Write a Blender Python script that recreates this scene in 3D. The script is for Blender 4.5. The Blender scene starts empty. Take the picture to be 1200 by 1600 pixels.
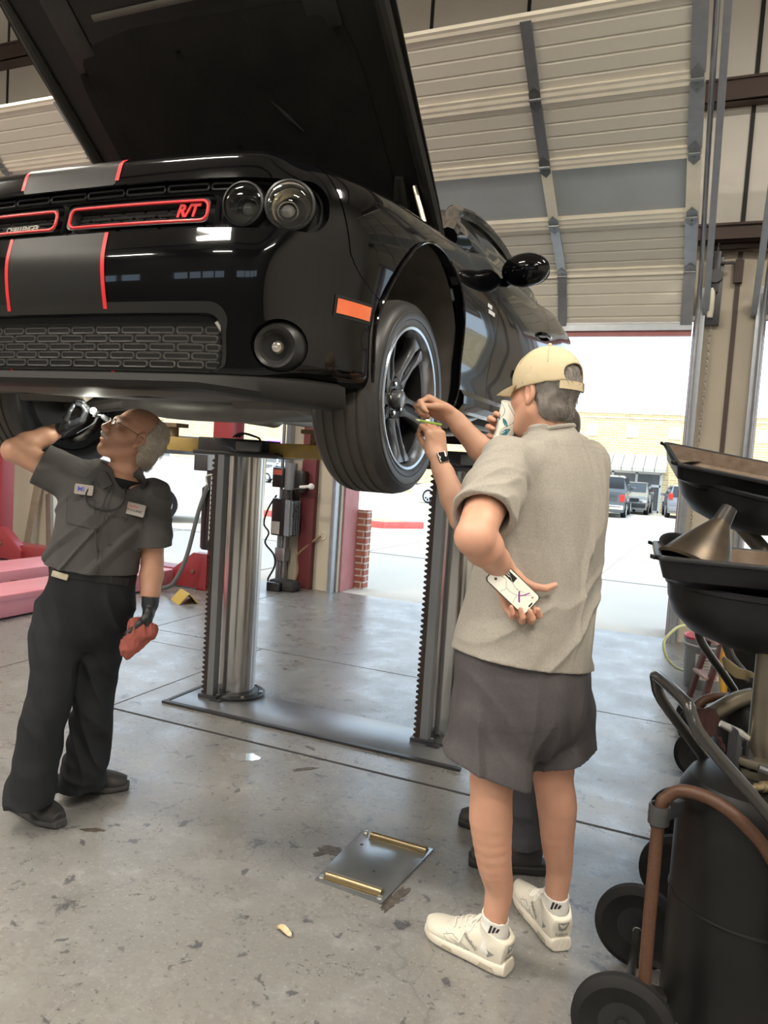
import bpy, bmesh, math, random
import numpy as np
from mathutils import Vector, Matrix, noise as mnoise
R = math.radians
PI = math.pi
scene = bpy.context.scene
COL = scene.collection
random.seed(7)
rng = np.random.default_rng(11)

# ------------------------------------------------------------------ camera model (metres)
CAM_F, CAM_YAW, CAM_PITCH, CAM_ROLL, CAM_H = 1170.0, 0.4027, 0.0691, 0.0645, 1.52
def cam_basis():
    cy, sy = math.cos(CAM_YAW), math.sin(CAM_YAW)
    w = Vector((-sy*math.cos(CAM_PITCH), cy*math.cos(CAM_PITCH), -math.sin(CAM_PITCH)))
    r0 = Vector((cy, sy, 0)); u0 = r0.cross(w)
    r = r0*math.cos(CAM_ROLL) + u0*math.sin(CAM_ROLL)
    u = u0*math.cos(CAM_ROLL) - r0*math.sin(CAM_ROLL)
    return r, u, w
CR, CU, CW = cam_basis()
def at(x, y, X=None, Y=None, Z=None, D=None):
    """point of the place seen at photo position (x, y), at a known X, Y, Z or depth D"""
    d = CR*((x-600)/CAM_F) - CU*((y-800)/CAM_F) + CW
    if X is not None: t = X/d.x
    elif Y is not None: t = Y/d.y
    elif Z is not None: t = (Z-CAM_H)/d.z
    else: t = D
    return Vector((0, 0, CAM_H)) + d*t

# ------------------------------------------------------------------ materials
MATS = {}
def M(name, col, rough=.5, metal=0., noise=None, bump=None, coat=0., emit=None, estr=0., spec=.5,
      col2=None, trans=0., ior=1.45, sss=0., alpha=1., rvar=0.):
    """noise=(scale, amount, detail) blends col->col2 ; bump=(scale, strength, distance)"""
    if name in MATS: return MATS[name]
    m = bpy.data.materials.new(name); m.use_nodes = True
    nt = m.node_tree; b = nt.nodes['Principled BSDF']
    b.inputs['Base Color'].default_value = (*col, 1)
    b.inputs['Roughness'].default_value = rough
    b.inputs['Metallic'].default_value = metal
    b.inputs['Specular IOR Level'].default_value = spec
    b.inputs['Coat Weight'].default_value = coat
    b.inputs['Coat Roughness'].default_value = .03
    b.inputs['IOR'].default_value = ior
    b.inputs['Transmission Weight'].default_value = trans
    b.inputs['Alpha'].default_value = alpha
    if sss:
        b.inputs['Subsurface Weight'].default_value = sss
        b.inputs['Subsurface Radius'].default_value = (.012, .004, .002)
        b.inputs['Subsurface Scale'].default_value = 1
    if emit:
        b.inputs['Emission Color'].default_value = (*emit, 1); b.inputs['Emission Strength'].default_value = estr
    tc = nt.nodes.new('ShaderNodeTexCoord')
    if noise:
        n = nt.nodes.new('ShaderNodeTexNoise'); n.inputs['Scale'].default_value = noise[0]
        n.inputs['Detail'].default_value = noise[2] if len(noise) > 2 else 4
        nt.links.new(tc.outputs['Object'], n.inputs['Vector'])
        mx = nt.nodes.new('ShaderNodeMix'); mx.data_type = 'RGBA'
        c2 = col2 or tuple(c*.6 for c in col)
        mx.inputs['A'].default_value = (*col, 1); mx.inputs['B'].default_value = (*c2, 1)
        mr = nt.nodes.new('ShaderNodeMapRange'); mr.inputs['From Min'].default_value = .5-.25
        mr.inputs['From Max'].default_value = .5+.25; mr.inputs['To Max'].default_value = noise[1]
        nt.links.new(n.outputs['Fac'], mr.inputs['Value']); nt.links.new(mr.outputs['Result'], mx.inputs['Factor'])
        nt.links.new(mx.outputs['Result'], b.inputs['Base Color'])
        if rvar:
            m2 = nt.nodes.new('ShaderNodeMapRange'); m2.inputs['To Min'].default_value = max(0, rough-rvar)
            m2.inputs['To Max'].default_value = min(1, rough+rvar)
            nt.links.new(n.outputs['Fac'], m2.inputs['Value']); nt.links.new(m2.outputs['Result'], b.inputs['Roughness'])
    if bump:
        n = nt.nodes.new('ShaderNodeTexNoise'); n.inputs['Scale'].default_value = bump[0]; n.inputs['Detail'].default_value = 3
        nt.links.new(tc.outputs['Object'], n.inputs['Vector'])
        bp = nt.nodes.new('ShaderNodeBump'); bp.inputs['Strength'].default_value = bump[1]
        bp.inputs['Distance'].default_value = bump[2] if len(bump) > 2 else .002
        nt.links.new(n.outputs['Fac'], bp.inputs['Height']); nt.links.new(bp.outputs['Normal'], b.inputs['Normal'])
    MATS[name] = m
    return m

# ------------------------------------------------------------------ objects
def link(o, parent=None):
    COL.objects.link(o)
    if parent is not None: o.parent = parent
    return o
def tag(o, label=None, cat=None, group=None, kind=None):
    if label: o['label'] = label
    if cat: o['category'] = cat
    if group: o['group'] = group
    if kind: o['kind'] = kind
    return o
ORIGIN = {}
def thing(name, label, cat, loc=(0, 0, 0), group=None, rz=0.):
    o = bpy.data.objects.new(name, None); o.empty_display_size = .1
    COL.objects.link(o); o.location = loc; o.rotation_euler = (0, 0, rz)
    tag(o, label, cat, group); ORIGIN[o.name] = Vector(loc)
    return o
def world_of(parent):
    """matrix of a parent chain (only locations / z-rotations are used)"""
    m = Matrix.Identity(4)
    while parent is not None:
        l = Matrix.Translation(parent.location) @ parent.rotation_euler.to_matrix().to_4x4()
        m = l @ m; parent = parent.parent
    return m
class G:
    """collects shapes (in world or local coordinates) and links them as ONE mesh object"""
    def __init__(s): s.bm = bmesh.new()
    def v(s, p): return s.bm.verts.new(p)
    def quadpts(s, a, b, c, d):
        f = s.bm.faces.new([s.v(a), s.v(b), s.v(c), s.v(d)]); return f
    def box(s, lo, hi, m=None):
        x0, y0, z0 = lo; x1, y1, z1 = hi
        P = [(x0,y0,z0),(x1,y0,z0),(x1,y1,z0),(x0,y1,z0),(x0,y0,z1),(x1,y0,z1),(x1,y1,z1),(x0,y1,z1)]
        if m is not None: P = [m @ Vector(p) for p in P]
        V = [s.v(p) for p in P]
        for f in ((3,2,1,0),(4,5,6,7),(0,1,5,4),(1,2,6,5),(2,3,7,6),(3,0,4,7)): s.bm.faces.new([V[i] for i in f])
        return s
    def cbox(s, c, size, rot=None):
        m = Matrix.Translation(c)
        if rot is not None: m = m @ (rot.to_4x4() if hasattr(rot, 'to_4x4') else rot)
        h = [k/2 for k in size]
        return s.box((-h[0],-h[1],-h[2]), (h[0],h[1],h[2]), m)
    def bar(s, a, b, w, h, up=(0,0,1)):
        """rectangular bar from a to b, w across, h along up"""
        a = Vector(a); b = Vector(b); d = (b-a); L = d.length; d.normalize()
        u = Vector(up); x = d.cross(u)
        if x.length < 1e-5: x = d.cross(Vector((1,0,0)))
        x.normalize(); u = x.cross(d)
        V = []
        for p in (a, b):
            for sx, su in ((-1,-1),(1,-1),(1,1),(-1,1)): V.append(s.v(p + x*(sx*w/2) + u*(su*h/2)))
        for f in ((3,2,1,0),(4,5,6,7),(0,1,5,4),(1,2,6,5),(2,3,7,6),(3,0,4,7)): s.bm.faces.new([V[i] for i in f])
        return s
    def tube(s, pts, r, n=12, caps=True, closed=False, smooth_pts=0):
        """tube along pts; r number or list"""
        P = [Vector(p) for p in pts]
        if smooth_pts:
            rr = r if isinstance(r, (list, tuple)) else None
            P, rr2 = catmull(P, smooth_pts, rr, closed)
            if rr: r = rr2
        k = len(P); rs = r if isinstance(r, (list, tuple)) else [r]*k
        T = []
        for i in range(k):
            if closed: t = P[(i+1) % k] - P[i-1]
            else: t = P[min(i+1, k-1)] - P[max(i-1, 0)]
            if t.length < 1e-9: t = Vector((0,0,1))
            T.append(t.normalized())
        ref = Vector((0,0,1)) if abs(T[0].z) < .9 else Vector((1,0,0))
        nrm = (ref - T[0]*ref.dot(T[0])).normalized()
        rings = []
        for i in range(k):
            if i:
                nrm = nrm - T[i]*nrm.dot(T[i])
                if nrm.length < 1e-6: nrm = T[i].orthogonal()
                nrm.normalize()
            bn = T[i].cross(nrm)
            rings.append([s.v(P[i] + (nrm*math.cos(2*PI*j/n) + bn*math.sin(2*PI*j/n))*rs[i]) for j in range(n)])
        for i in range(k if closed else k-1):
            A = rings[i]; B = rings[(i+1) % k]
            for j in range(n): s.bm.faces.new((A[j], A[(j+1) % n], B[(j+1) % n], B[j]))
        if caps and not closed:
            s.bm.faces.new(rings[0][::-1]); s.bm.faces.new(rings[-1])
        return s
    def cyl(s, a, b, r, n=24, r2=None):
        return s.tube([a, b], [r, r if r2 is None else r2], n)
    def lathe(s, prof, n=32, m=None, a0=0., a1=2*PI, close=True):
        """prof list of (r, z) about z axis, then matrix m"""
        full = abs(a1-a0-2*PI) < 1e-6
        cnt = n if full else n+1
        rings = []
        for (r, z) in prof:
            if r < 1e-7 and full:
                p = Vector((0,0,z)); rings.append([s.v(m @ p if m else p)])
            else:
                ring = []
                for j in range(cnt):
                    t = a0 + (a1-a0)*j/n
                    p = Vector((r*math.cos(t), r*math.sin(t), z)); ring.append(s.v(m @ p if m else p))
                rings.append(ring)
        for A, B in zip(rings, rings[1:]):
            for j in range(n if full else n):
                j2 = (j+1) % cnt if full else j+1
                if len(A) == 1 and len(B) == 1: continue
                if len(A) == 1: s.bm.faces.new((A[0], B[j2], B[j])) if True else None
                elif len(B) == 1: s.bm.faces.new((A[j], A[j2], B[0]))
                else: s.bm.faces.new((A[j], A[j2], B[j2], B[j]))
        return s
    def grid(s, fn, nu, nv, closeu=False):
        V = [[s.v(fn(i/nu, j/nv)) for j in range(nv+1)] for i in range(nu if closeu else nu+1)]
        for i in range(nu):
            i2 = (i+1) % nu if closeu else i+1
            for j in range(nv): s.bm.faces.new((V[i][j], V[i2][j], V[i2][j+1], V[i][j+1]))
        return V
    def prism(s, poly, d, m=None):
        """poly: list of 3d points (planar), extruded by vector d"""
        d = Vector(d); A = [Vector(p) for p in poly]; B = [p+d for p in A]
        if m is not None: A = [m @ p for p in A]; B = [m @ p for p in B]
        VA = [s.v(p) for p in A]; VB = [s.v(p) for p in B]; n = len(A)
        s.bm.faces.new(VA[::-1]); s.bm.faces.new(VB)
        for i in range(n): s.bm.faces.new((VA[i], VA[(i+1) % n], VB[(i+1) % n], VB[i]))
        return s
    def ball(s, c, r, n=16, rad3=None, rot=None):
        m = Matrix.Translation(c)
        if rot is not None: m = m @ rot.to_4x4()
        if rad3: m = m @ Matrix.Diagonal((*rad3, 1)); r = 1
        prof = [(r*math.sin(PI*i/n), -r*math.cos(PI*i/n)) for i in range(n+1)]
        prof[0] = (0, -r); prof[-1] = (0, r)
        return s.lathe(prof, n*2, m)
    def build(s, name, mat, parent=None, smooth=True, bevel=0., bseg=2, angle=35, local=False, recalc=True):
        if recalc: bmesh.ops.recalc_face_normals(s.bm, faces=s.bm.faces)
        if bevel:
            es = [e for e in s.bm.edges if len(e.link_faces) == 2 and e.calc_face_angle(0) > R(40)]
            if es: bmesh.ops.bevel(s.bm, geom=es, offset=bevel, segments=bseg, affect='EDGES', profile=.5, clamp_overlap=True)
        me = bpy.data.meshes.new(name)
        if parent is not None and not local:
            s.bm.transform(world_of(parent).inverted())
        s.bm.to_mesh(me); s.bm.free()
        if smooth:
            me.polygons.foreach_set('use_smooth', [True]*len(me.polygons))
            if angle < 179:
                try: me.set_sharp_from_angle(angle=R(angle))
                except Exception: pass
        me.materials.append(mat)
        return link(bpy.data.objects.new(name, me), parent)
def catmull(P, sub, rs=None, closed=False):
    n = len(P); out = []; ro = []
    rng_ = range(n if closed else n-1)
    for i in rng_:
        if closed: a, b, c, d = P[i-1], P[i], P[(i+1) % n], P[(i+2) % n]
        else: a, b, c, d = P[max(i-1,0)], P[i], P[i+1], P[min(i+2, n-1)]
        for k in range(sub):
            t = k/sub; t2 = t*t; t3 = t2*t
            out.append((b*2 + (c-a)*t + (a*2-b*5+c*4-d)*t2 + (b*3-a-c*3+d)*t3)*.5)
            if rs: ro.append(rs[i]*(1-t) + rs[(i+1) % n]*t)
    if not closed:
        out.append(P[-1]); 
        if rs: ro.append(rs[-1])
    return out, ro
def struct(o, label=None):
    o['kind'] = 'structure'
    if label: o['label'] = label
    return o
def copy_tree(o, parent=None):
    c = o.copy(); COL.objects.link(c)
    if parent is not None: c.parent = parent
    for ch in list(o.children): copy_tree(ch, c)
    return c
def text(body, size, m, mat, name, parent, depth=.0005, font=None, shear=0., align='CENTER', weight=0., bevel=0.):
    """raised lettering built as a mesh; m places it (text lies in local XY, reads along +X)"""
    cu = bpy.data.curves.new(name, 'FONT'); cu.body = body; cu.size = size; cu.extrude = depth; cu.align_x = align; cu.align_y = 'CENTER'
    cu.shear = shear; cu.offset = weight; cu.resolution_u = 3
    tmp = bpy.data.objects.new('tmp_text', cu); COL.objects.link(tmp)
    dg = bpy.context.evaluated_depsgraph_get()
    me = bpy.data.meshes.new_from_object(tmp.evaluated_get(dg))
    COL.objects.unlink(tmp); bpy.data.objects.remove(tmp)
    me.materials.clear(); me.materials.append(mat)
    mm = (world_of(parent).inverted() if parent is not None else Matrix.Identity(4)) @ m
    me.transform(mm)
    me.name = name
    return link(bpy.data.objects.new(name, me), parent)
def frame(o, x, y):
    """matrix with origin o, X axis x, Y axis close to y"""
    x = Vector(x).normalized(); y = Vector(y); z = x.cross(y).normalized(); y = z.cross(x)
    m = Matrix((x, y, z)).transposed().to_4x4(); m.translation = Vector(o)
    return m
def aim(a, b):
    """matrix whose Z runs from a to b, origin a"""
    z = (Vector(b)-Vector(a)).normalized(); x = z.orthogonal().normalized(); y = z.cross(x)
    m = Matrix((x, y, z)).transposed().to_4x4(); m.translation = Vector(a)
    return m

# ------------------------------------------------------------------ smooth distance fields -> organic meshes
def A3(p): return np.array((p[0], p[1], p[2]), dtype=np.float32)
class Field:
    def __init__(s, lo, hi, h):
        s.lo = np.array(lo, np.float32); s.h = h
        s.n = tuple(int(math.ceil((hi[i]-lo[i])/h))+1 for i in range(3))
        s.D = np.full(s.n, .5, np.float32)
    def region(s, lo, hi, pad):
        i0 = [max(0, int((lo[i]-pad-s.lo[i])/s.h)) for i in range(3)]
        i1 = [min(s.n[i], int((hi[i]+pad-s.lo[i])/s.h)+2) for i in range(3)]
        if any(i1[i] <= i0[i] for i in range(3)): return None, None
        sl = tuple(slice(i0[i], i1[i]) for i in range(3))
        ax = [s.lo[i] + s.h*np.arange(i0[i], i1[i], dtype=np.float32) for i in range(3)]
        return sl, np.meshgrid(*ax, indexing='ij', sparse=True)
    def put(s, sl, d, k, op):
        a = s.D[sl]
        if op == 'u':
            if k > 0:
                h = np.maximum(k-np.abs(a-d), 0)/k; s.D[sl] = np.minimum(a, d) - h*h*(k*.25)
            else: s.D[sl] = np.minimum(a, d)
        elif op == 's':
            d = -d
            if k > 0:
                h = np.maximum(k-np.abs(a-d), 0)/k; s.D[sl] = np.maximum(a, d) + h*h*(k*.25)
            else: s.D[sl] = np.maximum(a, d)
    def cap(s, a, b, ra, rb, k=.02, op='u', flat=None, f=1.):
        """round cone; flat=(axis vector) and f<1 squashes the section along that axis"""
        a = A3(a); b = A3(b); r = max(ra, rb)
        sl, g = s.region(np.minimum(a, b)-r, np.maximum(a, b)+r, k+.02)
        if sl is None: return s
        ab = b-a; L2 = float(ab @ ab)+1e-12
        px, py, pz = g[0]-a[0], g[1]-a[1], g[2]-a[2]
        t = np.clip((px*ab[0]+py*ab[1]+pz*ab[2])/L2, 0, 1)
        dx, dy, dz = px-t*ab[0], py-t*ab[1], pz-t*ab[2]
        if flat is not None:
            n = A3(flat); n /= np.linalg.norm(n)
            q = (dx*n[0]+dy*n[1]+dz*n[2])*(1/f-1)
            dx, dy, dz = dx+q*n[0], dy+q*n[1], dz+q*n[2]
            d = (np.sqrt(dx*dx+dy*dy+dz*dz)-(ra+(rb-ra)*t))*(f if f < 1 else 1)
        else:
            d = np.sqrt(dx*dx+dy*dy+dz*dz)-(ra+(rb-ra)*t)
        s.put(sl, d, k, op); return s
    def ell(s, c, r, rot=None, k=.02, op='u'):
        """ellipsoid, rot: 3x3 matrix whose columns are its axes"""
        c = A3(c); r = np.array(r, np.float32); m = float(r.max())
        sl, g = s.region(c-m, c+m, k+.02)
        if sl is None: return s
        p = [g[0]-c[0], g[1]-c[1], g[2]-c[2]]
        if rot is not None:
            Rm = np.array(rot, np.float32)
            p = [p[0]*Rm[0,i]+p[1]*Rm[1,i]+p[2]*Rm[2,i] for i in range(3)]
        k0 = np.sqrt((p[0]/r[0])**2+(p[1]/r[1])**2+(p[2]/r[2])**2)
        k1 = np.sqrt((p[0]/r[0]**2)**2+(p[1]/r[1]**2)**2+(p[2]/r[2]**2)**2)+1e-9
        s.put(sl, k0*(k0-1)/k1, k, op); return s
    def rbox(s, c, half, rot=None, rad=.005, k=.01, op='u'):
        c = A3(c); hv = np.array(half, np.float32); m = float(np.linalg.norm(hv))
        sl, g = s.region(c-m, c+m, k+.02)
        if sl is None: return s
        p = [g[0]-c[0], g[1]-c[1], g[2]-c[2]]
        if rot is not None:
            Rm = np.array(rot, np.float32)
            p = [p[0]*Rm[0,i]+p[1]*Rm[1,i]+p[2]*Rm[2,i] for i in range(3)]
        q = [np.abs(p[i])-(hv[i]-rad) for i in range(3)]
        d = np.sqrt(np.maximum(q[0],0)**2+np.maximum(q[1],0)**2+np.maximum(q[2],0)**2)+np.minimum(np.maximum(q[0],np.maximum(q[1],q[2])),0)-rad
        s.put(sl, d, k, op); return s
    def chain(s, pts, rads, k=.02, op='u', flat=None, f=1.):
        for i in range(len(pts)-1): s.cap(pts[i], pts[i+1], rads[i], rads[i+1], k, op, flat, f)
        return s
    def loft(s, secs, k=.03, sub=4, op='u', power=2.):
        """secs: list of (center, half width, half depth, width axis, depth axis); dense stack of elliptic discs"""
        S = []
        for i in range(len(secs)-1):
            for j in range(sub):
                t = j/sub; t = t
                S.append(lerp_sec(secs, i, t))
        S.append(lerp_sec(secs, len(secs)-2, 1.))
        # evaluate as one field: for each grid point take nearest station along the axis
        C = np.array([A3(q[0]) for q in S]); r = max(max(q[1], q[2]) for q in S)
        sl, g = s.region(C.min(0)-r, C.max(0)+r, k+.03)
        if sl is None: return s
        shape = tuple(sl[i].stop-sl[i].start for i in range(3))
        best = np.full(shape, 9., np.float32); bz = np.full(shape, 9., np.float32)
        for i in range(len(S)-1):
            a = C[i]; ab = C[i+1]-a; L2 = float(ab @ ab)+1e-12
            px, py, pz = g[0]-a[0], g[1]-a[1], g[2]-a[2]
            t = (px*ab[0]+py*ab[1]+pz*ab[2])/L2
            tc = np.clip(t, 0, 1)
            w = (1-tc)*S[i][1]+tc*S[i+1][1]; dd = (1-tc)*S[i][2]+tc*S[i+1][2]
            qx, qy, qz = px-tc*ab[0], py-tc*ab[1], pz-tc*ab[2]
            X = A3(S[i][3]); Yv = A3(S[i][4]); Z = ab/math.sqrt(L2)
            u = qx*X[0]+qy*X[1]+qz*X[2]; v = qx*Yv[0]+qy*Yv[1]+qz*Yv[2]; z = qx*Z[0]+qy*Z[1]+qz*Z[2]
            m = np.minimum(w, dd)
            k0 = ((np.abs(u)/w)**power+(np.abs(v)/dd)**power)**(1/power)
            gm = k0/(np.sqrt((u/w**2)**2+(v/dd**2)**2)+1e-6)
            e = (k0-1)*np.where(k0 > 1e-4, np.clip(gm, m*.6, np.maximum(w, dd)), m)
            az = np.abs(z); inner = ((t < 0) & (i > 0)) | ((t > 1) & (i < len(S)-2))
            e = np.where((az > 1e-4) & ~inner, np.sqrt(np.maximum(e, 0)**2+z*z), e)
            own = (az < bz-1e-5) | ((az <= bz+1e-5) & (e < best))
            best = np.where(own, e, best); bz = np.where(own, az, bz)
        s.put(sl, best, k, op); return s
    def half(s, n, p, keep_below=True, within=None, rad=None, k=0.):
        """cut away everything on the +n side of p (optionally only within a ball)"""
        n = A3(n); n = n/np.linalg.norm(n); p = A3(p)
        if within is not None:
            sl, g = s.region(A3(within)-rad, A3(within)+rad, 0)
        else:
            sl, g = s.region(s.lo, s.lo+np.array(s.n)*s.h, 0)
        d = (g[0]-p[0])*n[0]+(g[1]-p[1])*n[1]+(g[2]-p[2])*n[2]
        if within is not None:
            w = A3(within); rr = np.sqrt((g[0]-w[0])**2+(g[1]-w[1])**2+(g[2]-w[2])**2)
            d = np.where(rr < rad, d, -9.)
        s.D[sl] = np.maximum(s.D[sl], d); return s
    def merge(s, o, k=.02):
        a, b = s.D, o.D
        if k > 0: h = np.maximum(k-np.abs(a-b), 0)/k; s.D = np.minimum(a, b)-h*h*(k*.25)
        else: s.D = np.minimum(a, b)
        return s
    def disp(s, fn, band=.04):
        """add fn(x,y,z) (metres outward) near the surface"""
        idx = np.where(np.abs(s.D) < band)
        P = [s.lo[i]+s.h*idx[i] for i in range(3)]
        s.D[idx] -= fn(*P).astype(np.float32); return s
    def hit(s, o, d, far=.3):
        """first surface point from o along d"""
        o = Vector(o); d = Vector(d).normalized(); k = 0.
        while k < far:
            q = o+d*k; u = [(q[a]-float(s.lo[a]))/s.h for a in range(3)]; i = [int(math.floor(x)) for x in u]
            if all(0 <= i[a] < s.n[a]-1 for a in range(3)):
                f = [u[a]-i[a] for a in range(3)]; v = 0.
                for a in (0, 1):
                    for b in (0, 1):
                        for c in (0, 1): v += (f[0] if a else 1-f[0])*(f[1] if b else 1-f[1])*(f[2] if c else 1-f[2])*float(s.D[i[0]+a, i[1]+b, i[2]+c])
                if v < 0: return q
            k += .0008
        return o+d*far*.5
    def mesh(s):
        D = s.D; B = D < 0
        n = D.shape
        cs = [B[i:n[0]-1+i, j:n[1]-1+j, k:n[2]-1+k] for i in (0,1) for j in (0,1) for k in (0,1)]
        cnt = sum(c.astype(np.int8) for c in cs)
        act = np.argwhere((cnt > 0) & (cnt < 8))
        if len(act) == 0: return np.zeros((0,3)), np.zeros((0,4), int)
        ids = np.full((n[0]-1, n[1]-1, n[2]-1), -1, np.int32)
        ids[act[:,0], act[:,1], act[:,2]] = np.arange(len(act))
        acc = np.zeros((len(act), 3), np.float32); num = np.zeros(len(act), np.float32)
        corner = [(i,j,k) for i in (0,1) for j in (0,1) for k in (0,1)]
        val = {c: D[act[:,0]+c[0], act[:,1]+c[1], act[:,2]+c[2]] for c in corner}
        for c in corner:
            for a in range(3):
                if c[a] == 0:
                    e = list(c); e[a] = 1; e = tuple(e)
                    va, vb = val[c], val[e]
                    x = (va < 0) != (vb < 0)
                    t = np.where(x, va/(va-vb+1e-12), 0)
                    for b in range(3):
                        acc[:,b] += np.where(x, (c[b] + (t if b == a else 0)), 0)
                    num += x
        V = s.lo + s.h*(act + acc/num[:,None])
        F = []
        for a in range(3):
            sh = [slice(None)]*3; s0 = list(sh); s1 = list(sh)
            s0[a] = slice(0, n[a]-1); s1[a] = slice(1, n[a])
            x = B[tuple(s0)] != B[tuple(s1)]
            b, c = (a+1) % 3, (a+2) % 3
            e = np.argwhere(x)
            e = e[(e[:,b] > 0) & (e[:,c] > 0) & (e[:,b] < n[b]-1) & (e[:,c] < n[c]-1)]
            if len(e) == 0: continue
            inside = B[e[:,0], e[:,1], e[:,2]]
            q = []
            for (ob, oc) in ((-1,-1),(0,-1),(0,0),(-1,0)):
                f = e.copy(); f[:,b] += ob; f[:,c] += oc
                q.append(ids[f[:,0], f[:,1], f[:,2]])
            q = np.stack(q, 1)
            q[~inside] = q[~inside][:, ::-1]
            F.append(q)
        return V, np.concatenate(F)
def lerp_sec(secs, i, t):
    n = len(secs)
    g = lambda j: secs[min(max(j, 0), n-1)]
    def cr(f):
        a, b, c, d = (f(g(i-1)), f(g(i)), f(g(i+1)), f(g(i+2)))
        t2, t3 = t*t, t*t*t
        return (b*2+(c-a)*t+(a*2-b*5+c*4-d)*t2+(b*3-a-c*3+d)*t3)*.5
    c = cr(lambda q: Vector(q[0])); w = cr(lambda q: q[1]); d = cr(lambda q: q[2])
    x = (Vector(g(i)[3])*(1-t)+Vector(g(i+1)[3])*t).normalized(); y = (Vector(g(i)[4])*(1-t)+Vector(g(i+1)[4])*t).normalized()
    return (c, max(w, .004), max(d, .004), x, y)
def relax(V, F, it=2, lam=.5):
    """Laplacian smoothing of a quad mesh"""
    E = np.concatenate([F[:, [i, (i+1) % 4]] for i in range(4)])
    for _ in range(it):
        acc = np.zeros_like(V); cnt = np.zeros(len(V))
        np.add.at(acc, E[:,0], V[E[:,1]]); np.add.at(acc, E[:,1], V[E[:,0]])
        np.add.at(cnt, E[:,0], 1); np.add.at(cnt, E[:,1], 1)
        V = V+(acc/np.maximum(cnt, 1)[:,None]-V)*lam
    return V
def mesh_obj(name, parts, mat, parent=None, it=2, angle=180):
    """parts: list of Field; joined into one mesh object"""
    Vs, Fs, o = [], [], 0
    for f in parts:
        V, F = f.mesh() if isinstance(f, Field) else f
        if len(V) == 0: continue
        V = relax(V.astype(np.float64), F, it)
        Vs.append(V); Fs.append(F+o); o += len(V)
    V = np.concatenate(Vs); F = np.concatenate(Fs)
    if parent is not None:
        mi = np.array(world_of(parent).inverted()); V = V @ mi[:3,:3].T+mi[:3,3]
    me = bpy.data.meshes.new(name)
    me.vertices.add(len(V)); me.vertices.foreach_set('co', V.astype(np.float32).ravel())
    me.loops.add(F.size); me.loops.foreach_set('vertex_index', F.astype(np.int32).ravel())
    me.polygons.add(len(F)); me.polygons.foreach_set('loop_start', np.arange(0, F.size, 4, dtype=np.int32))
    me.polygons.foreach_set('loop_total', np.full(len(F), 4, np.int32))
    me.polygons.foreach_set('use_smooth', np.ones(len(F), bool))
    me.update(calc_edges=True); me.validate()
    me.materials.append(mat)
    return link(bpy.data.objects.new(name, me), parent)
def strands_on(o, name, mat, parent, flow, n, length, r, seed, lift=.001, keep=None):
    """fine hair lying along flow on the surface of mesh object o"""
    me = o.data; rnd = random.Random(seed); W = world_of(parent); g = G(); nv = len(me.vertices); flow = Vector(flow)
    for _ in range(n):
        v = me.vertices[rnd.randrange(nv)]; p = W @ v.co; nrm = v.normal
        if keep and not keep(p): continue
        f = flow+Vector((rnd.uniform(-.35, .35), rnd.uniform(-.35, .35), rnd.uniform(-.35, .35)))
        t = (f-nrm*f.dot(nrm))
        if t.length < .2: continue
        t.normalize(); L = length*rnd.uniform(.6, 1.3)
        g.tube([p-nrm*.0015, p+t*L*.35+nrm*lift, p+t*L*.7+nrm*lift*1.2, p+t*L-nrm*.001], [r, r, r*.8, r*.3], 4, caps=False)
    h = g.build(name, mat, parent, angle=180, recalc=False); h['kind'] = 'stuff'; return h
def vnoise(x, y, z, seed=0):
    """cheap smooth value noise in numpy"""
    xi, yi, zi = np.floor(x), np.floor(y), np.floor(z)
    fx, fy, fz = x-xi, y-yi, z-zi
    fx, fy, fz = [t*t*(3-2*t) for t in (fx, fy, fz)]
    def hsh(a, b, c):
        q = np.sin(a*127.1+b*311.7+c*74.7+seed*13.3)*43758.5453
        return q-np.floor(q)
    out = 0
    for i in (0,1):
        for j in (0,1):
            for k in (0,1):
                w = (fx if i else 1-fx)*(fy if j else 1-fy)*(fz if k else 1-fz)
                out = out+w*hsh(xi+i, yi+j, zi+k)
    return out*2-1
LAMP_W, SKY_W, SUN_W, EXPOSURE = 165.0, 2.9, 3.0, 0.0
# ================================================================== the workshop
WY = 7.5                       # inside face of the bay-door wall
BAYS = [(-8.05, -4.45), (-3.72, -.22), (.36, 3.86)]
BEIGE = M('beige_wall', (.56, .50, .40), .75, noise=(2.2, .35, 6), col2=(.42, .37, .29), bump=(40, .15))
INSUL = M('white_insulation', (.74, .71, .65), .55, noise=(1.6, .3, 3), col2=(.5, .47, .42), bump=(9, .25, .01))
BROWN = M('brown_steel', (.075, .05, .045), .5, noise=(3, .4, 3), col2=(.11, .075, .06))
BLACKSTRAP = M('black_strap', (.02, .02, .022), .6)
GALV = M('galvanised_steel', (.45, .47, .50), .38, .75, noise=(14, .5, 3), col2=(.30, .32, .35), bump=(30, .1))
CREAM = M('cream_door_rail', (.88, .82, .69), .5, noise=(6, .3, 4), col2=(.62, .55, .43))
DOORSKIN = M('beige_door_skin', (.70, .665, .58), .5, noise=(2, .25, 4), col2=(.60, .56, .47))
MAROON = M('maroon_steel', (.16, .035, .04), .45, noise=(5, .4, 3), col2=(.1, .03, .03))
JAMBRED = M('red_jamb_paint', (.46, .16, .16), .5, noise=(6, .5, 4), col2=(.56, .28, .27))

TYRE = M('tyre_rubber', (.012, .012, .0125), .7, noise=(20, .3), col2=(.028, .027, .026), spec=.25)
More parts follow.
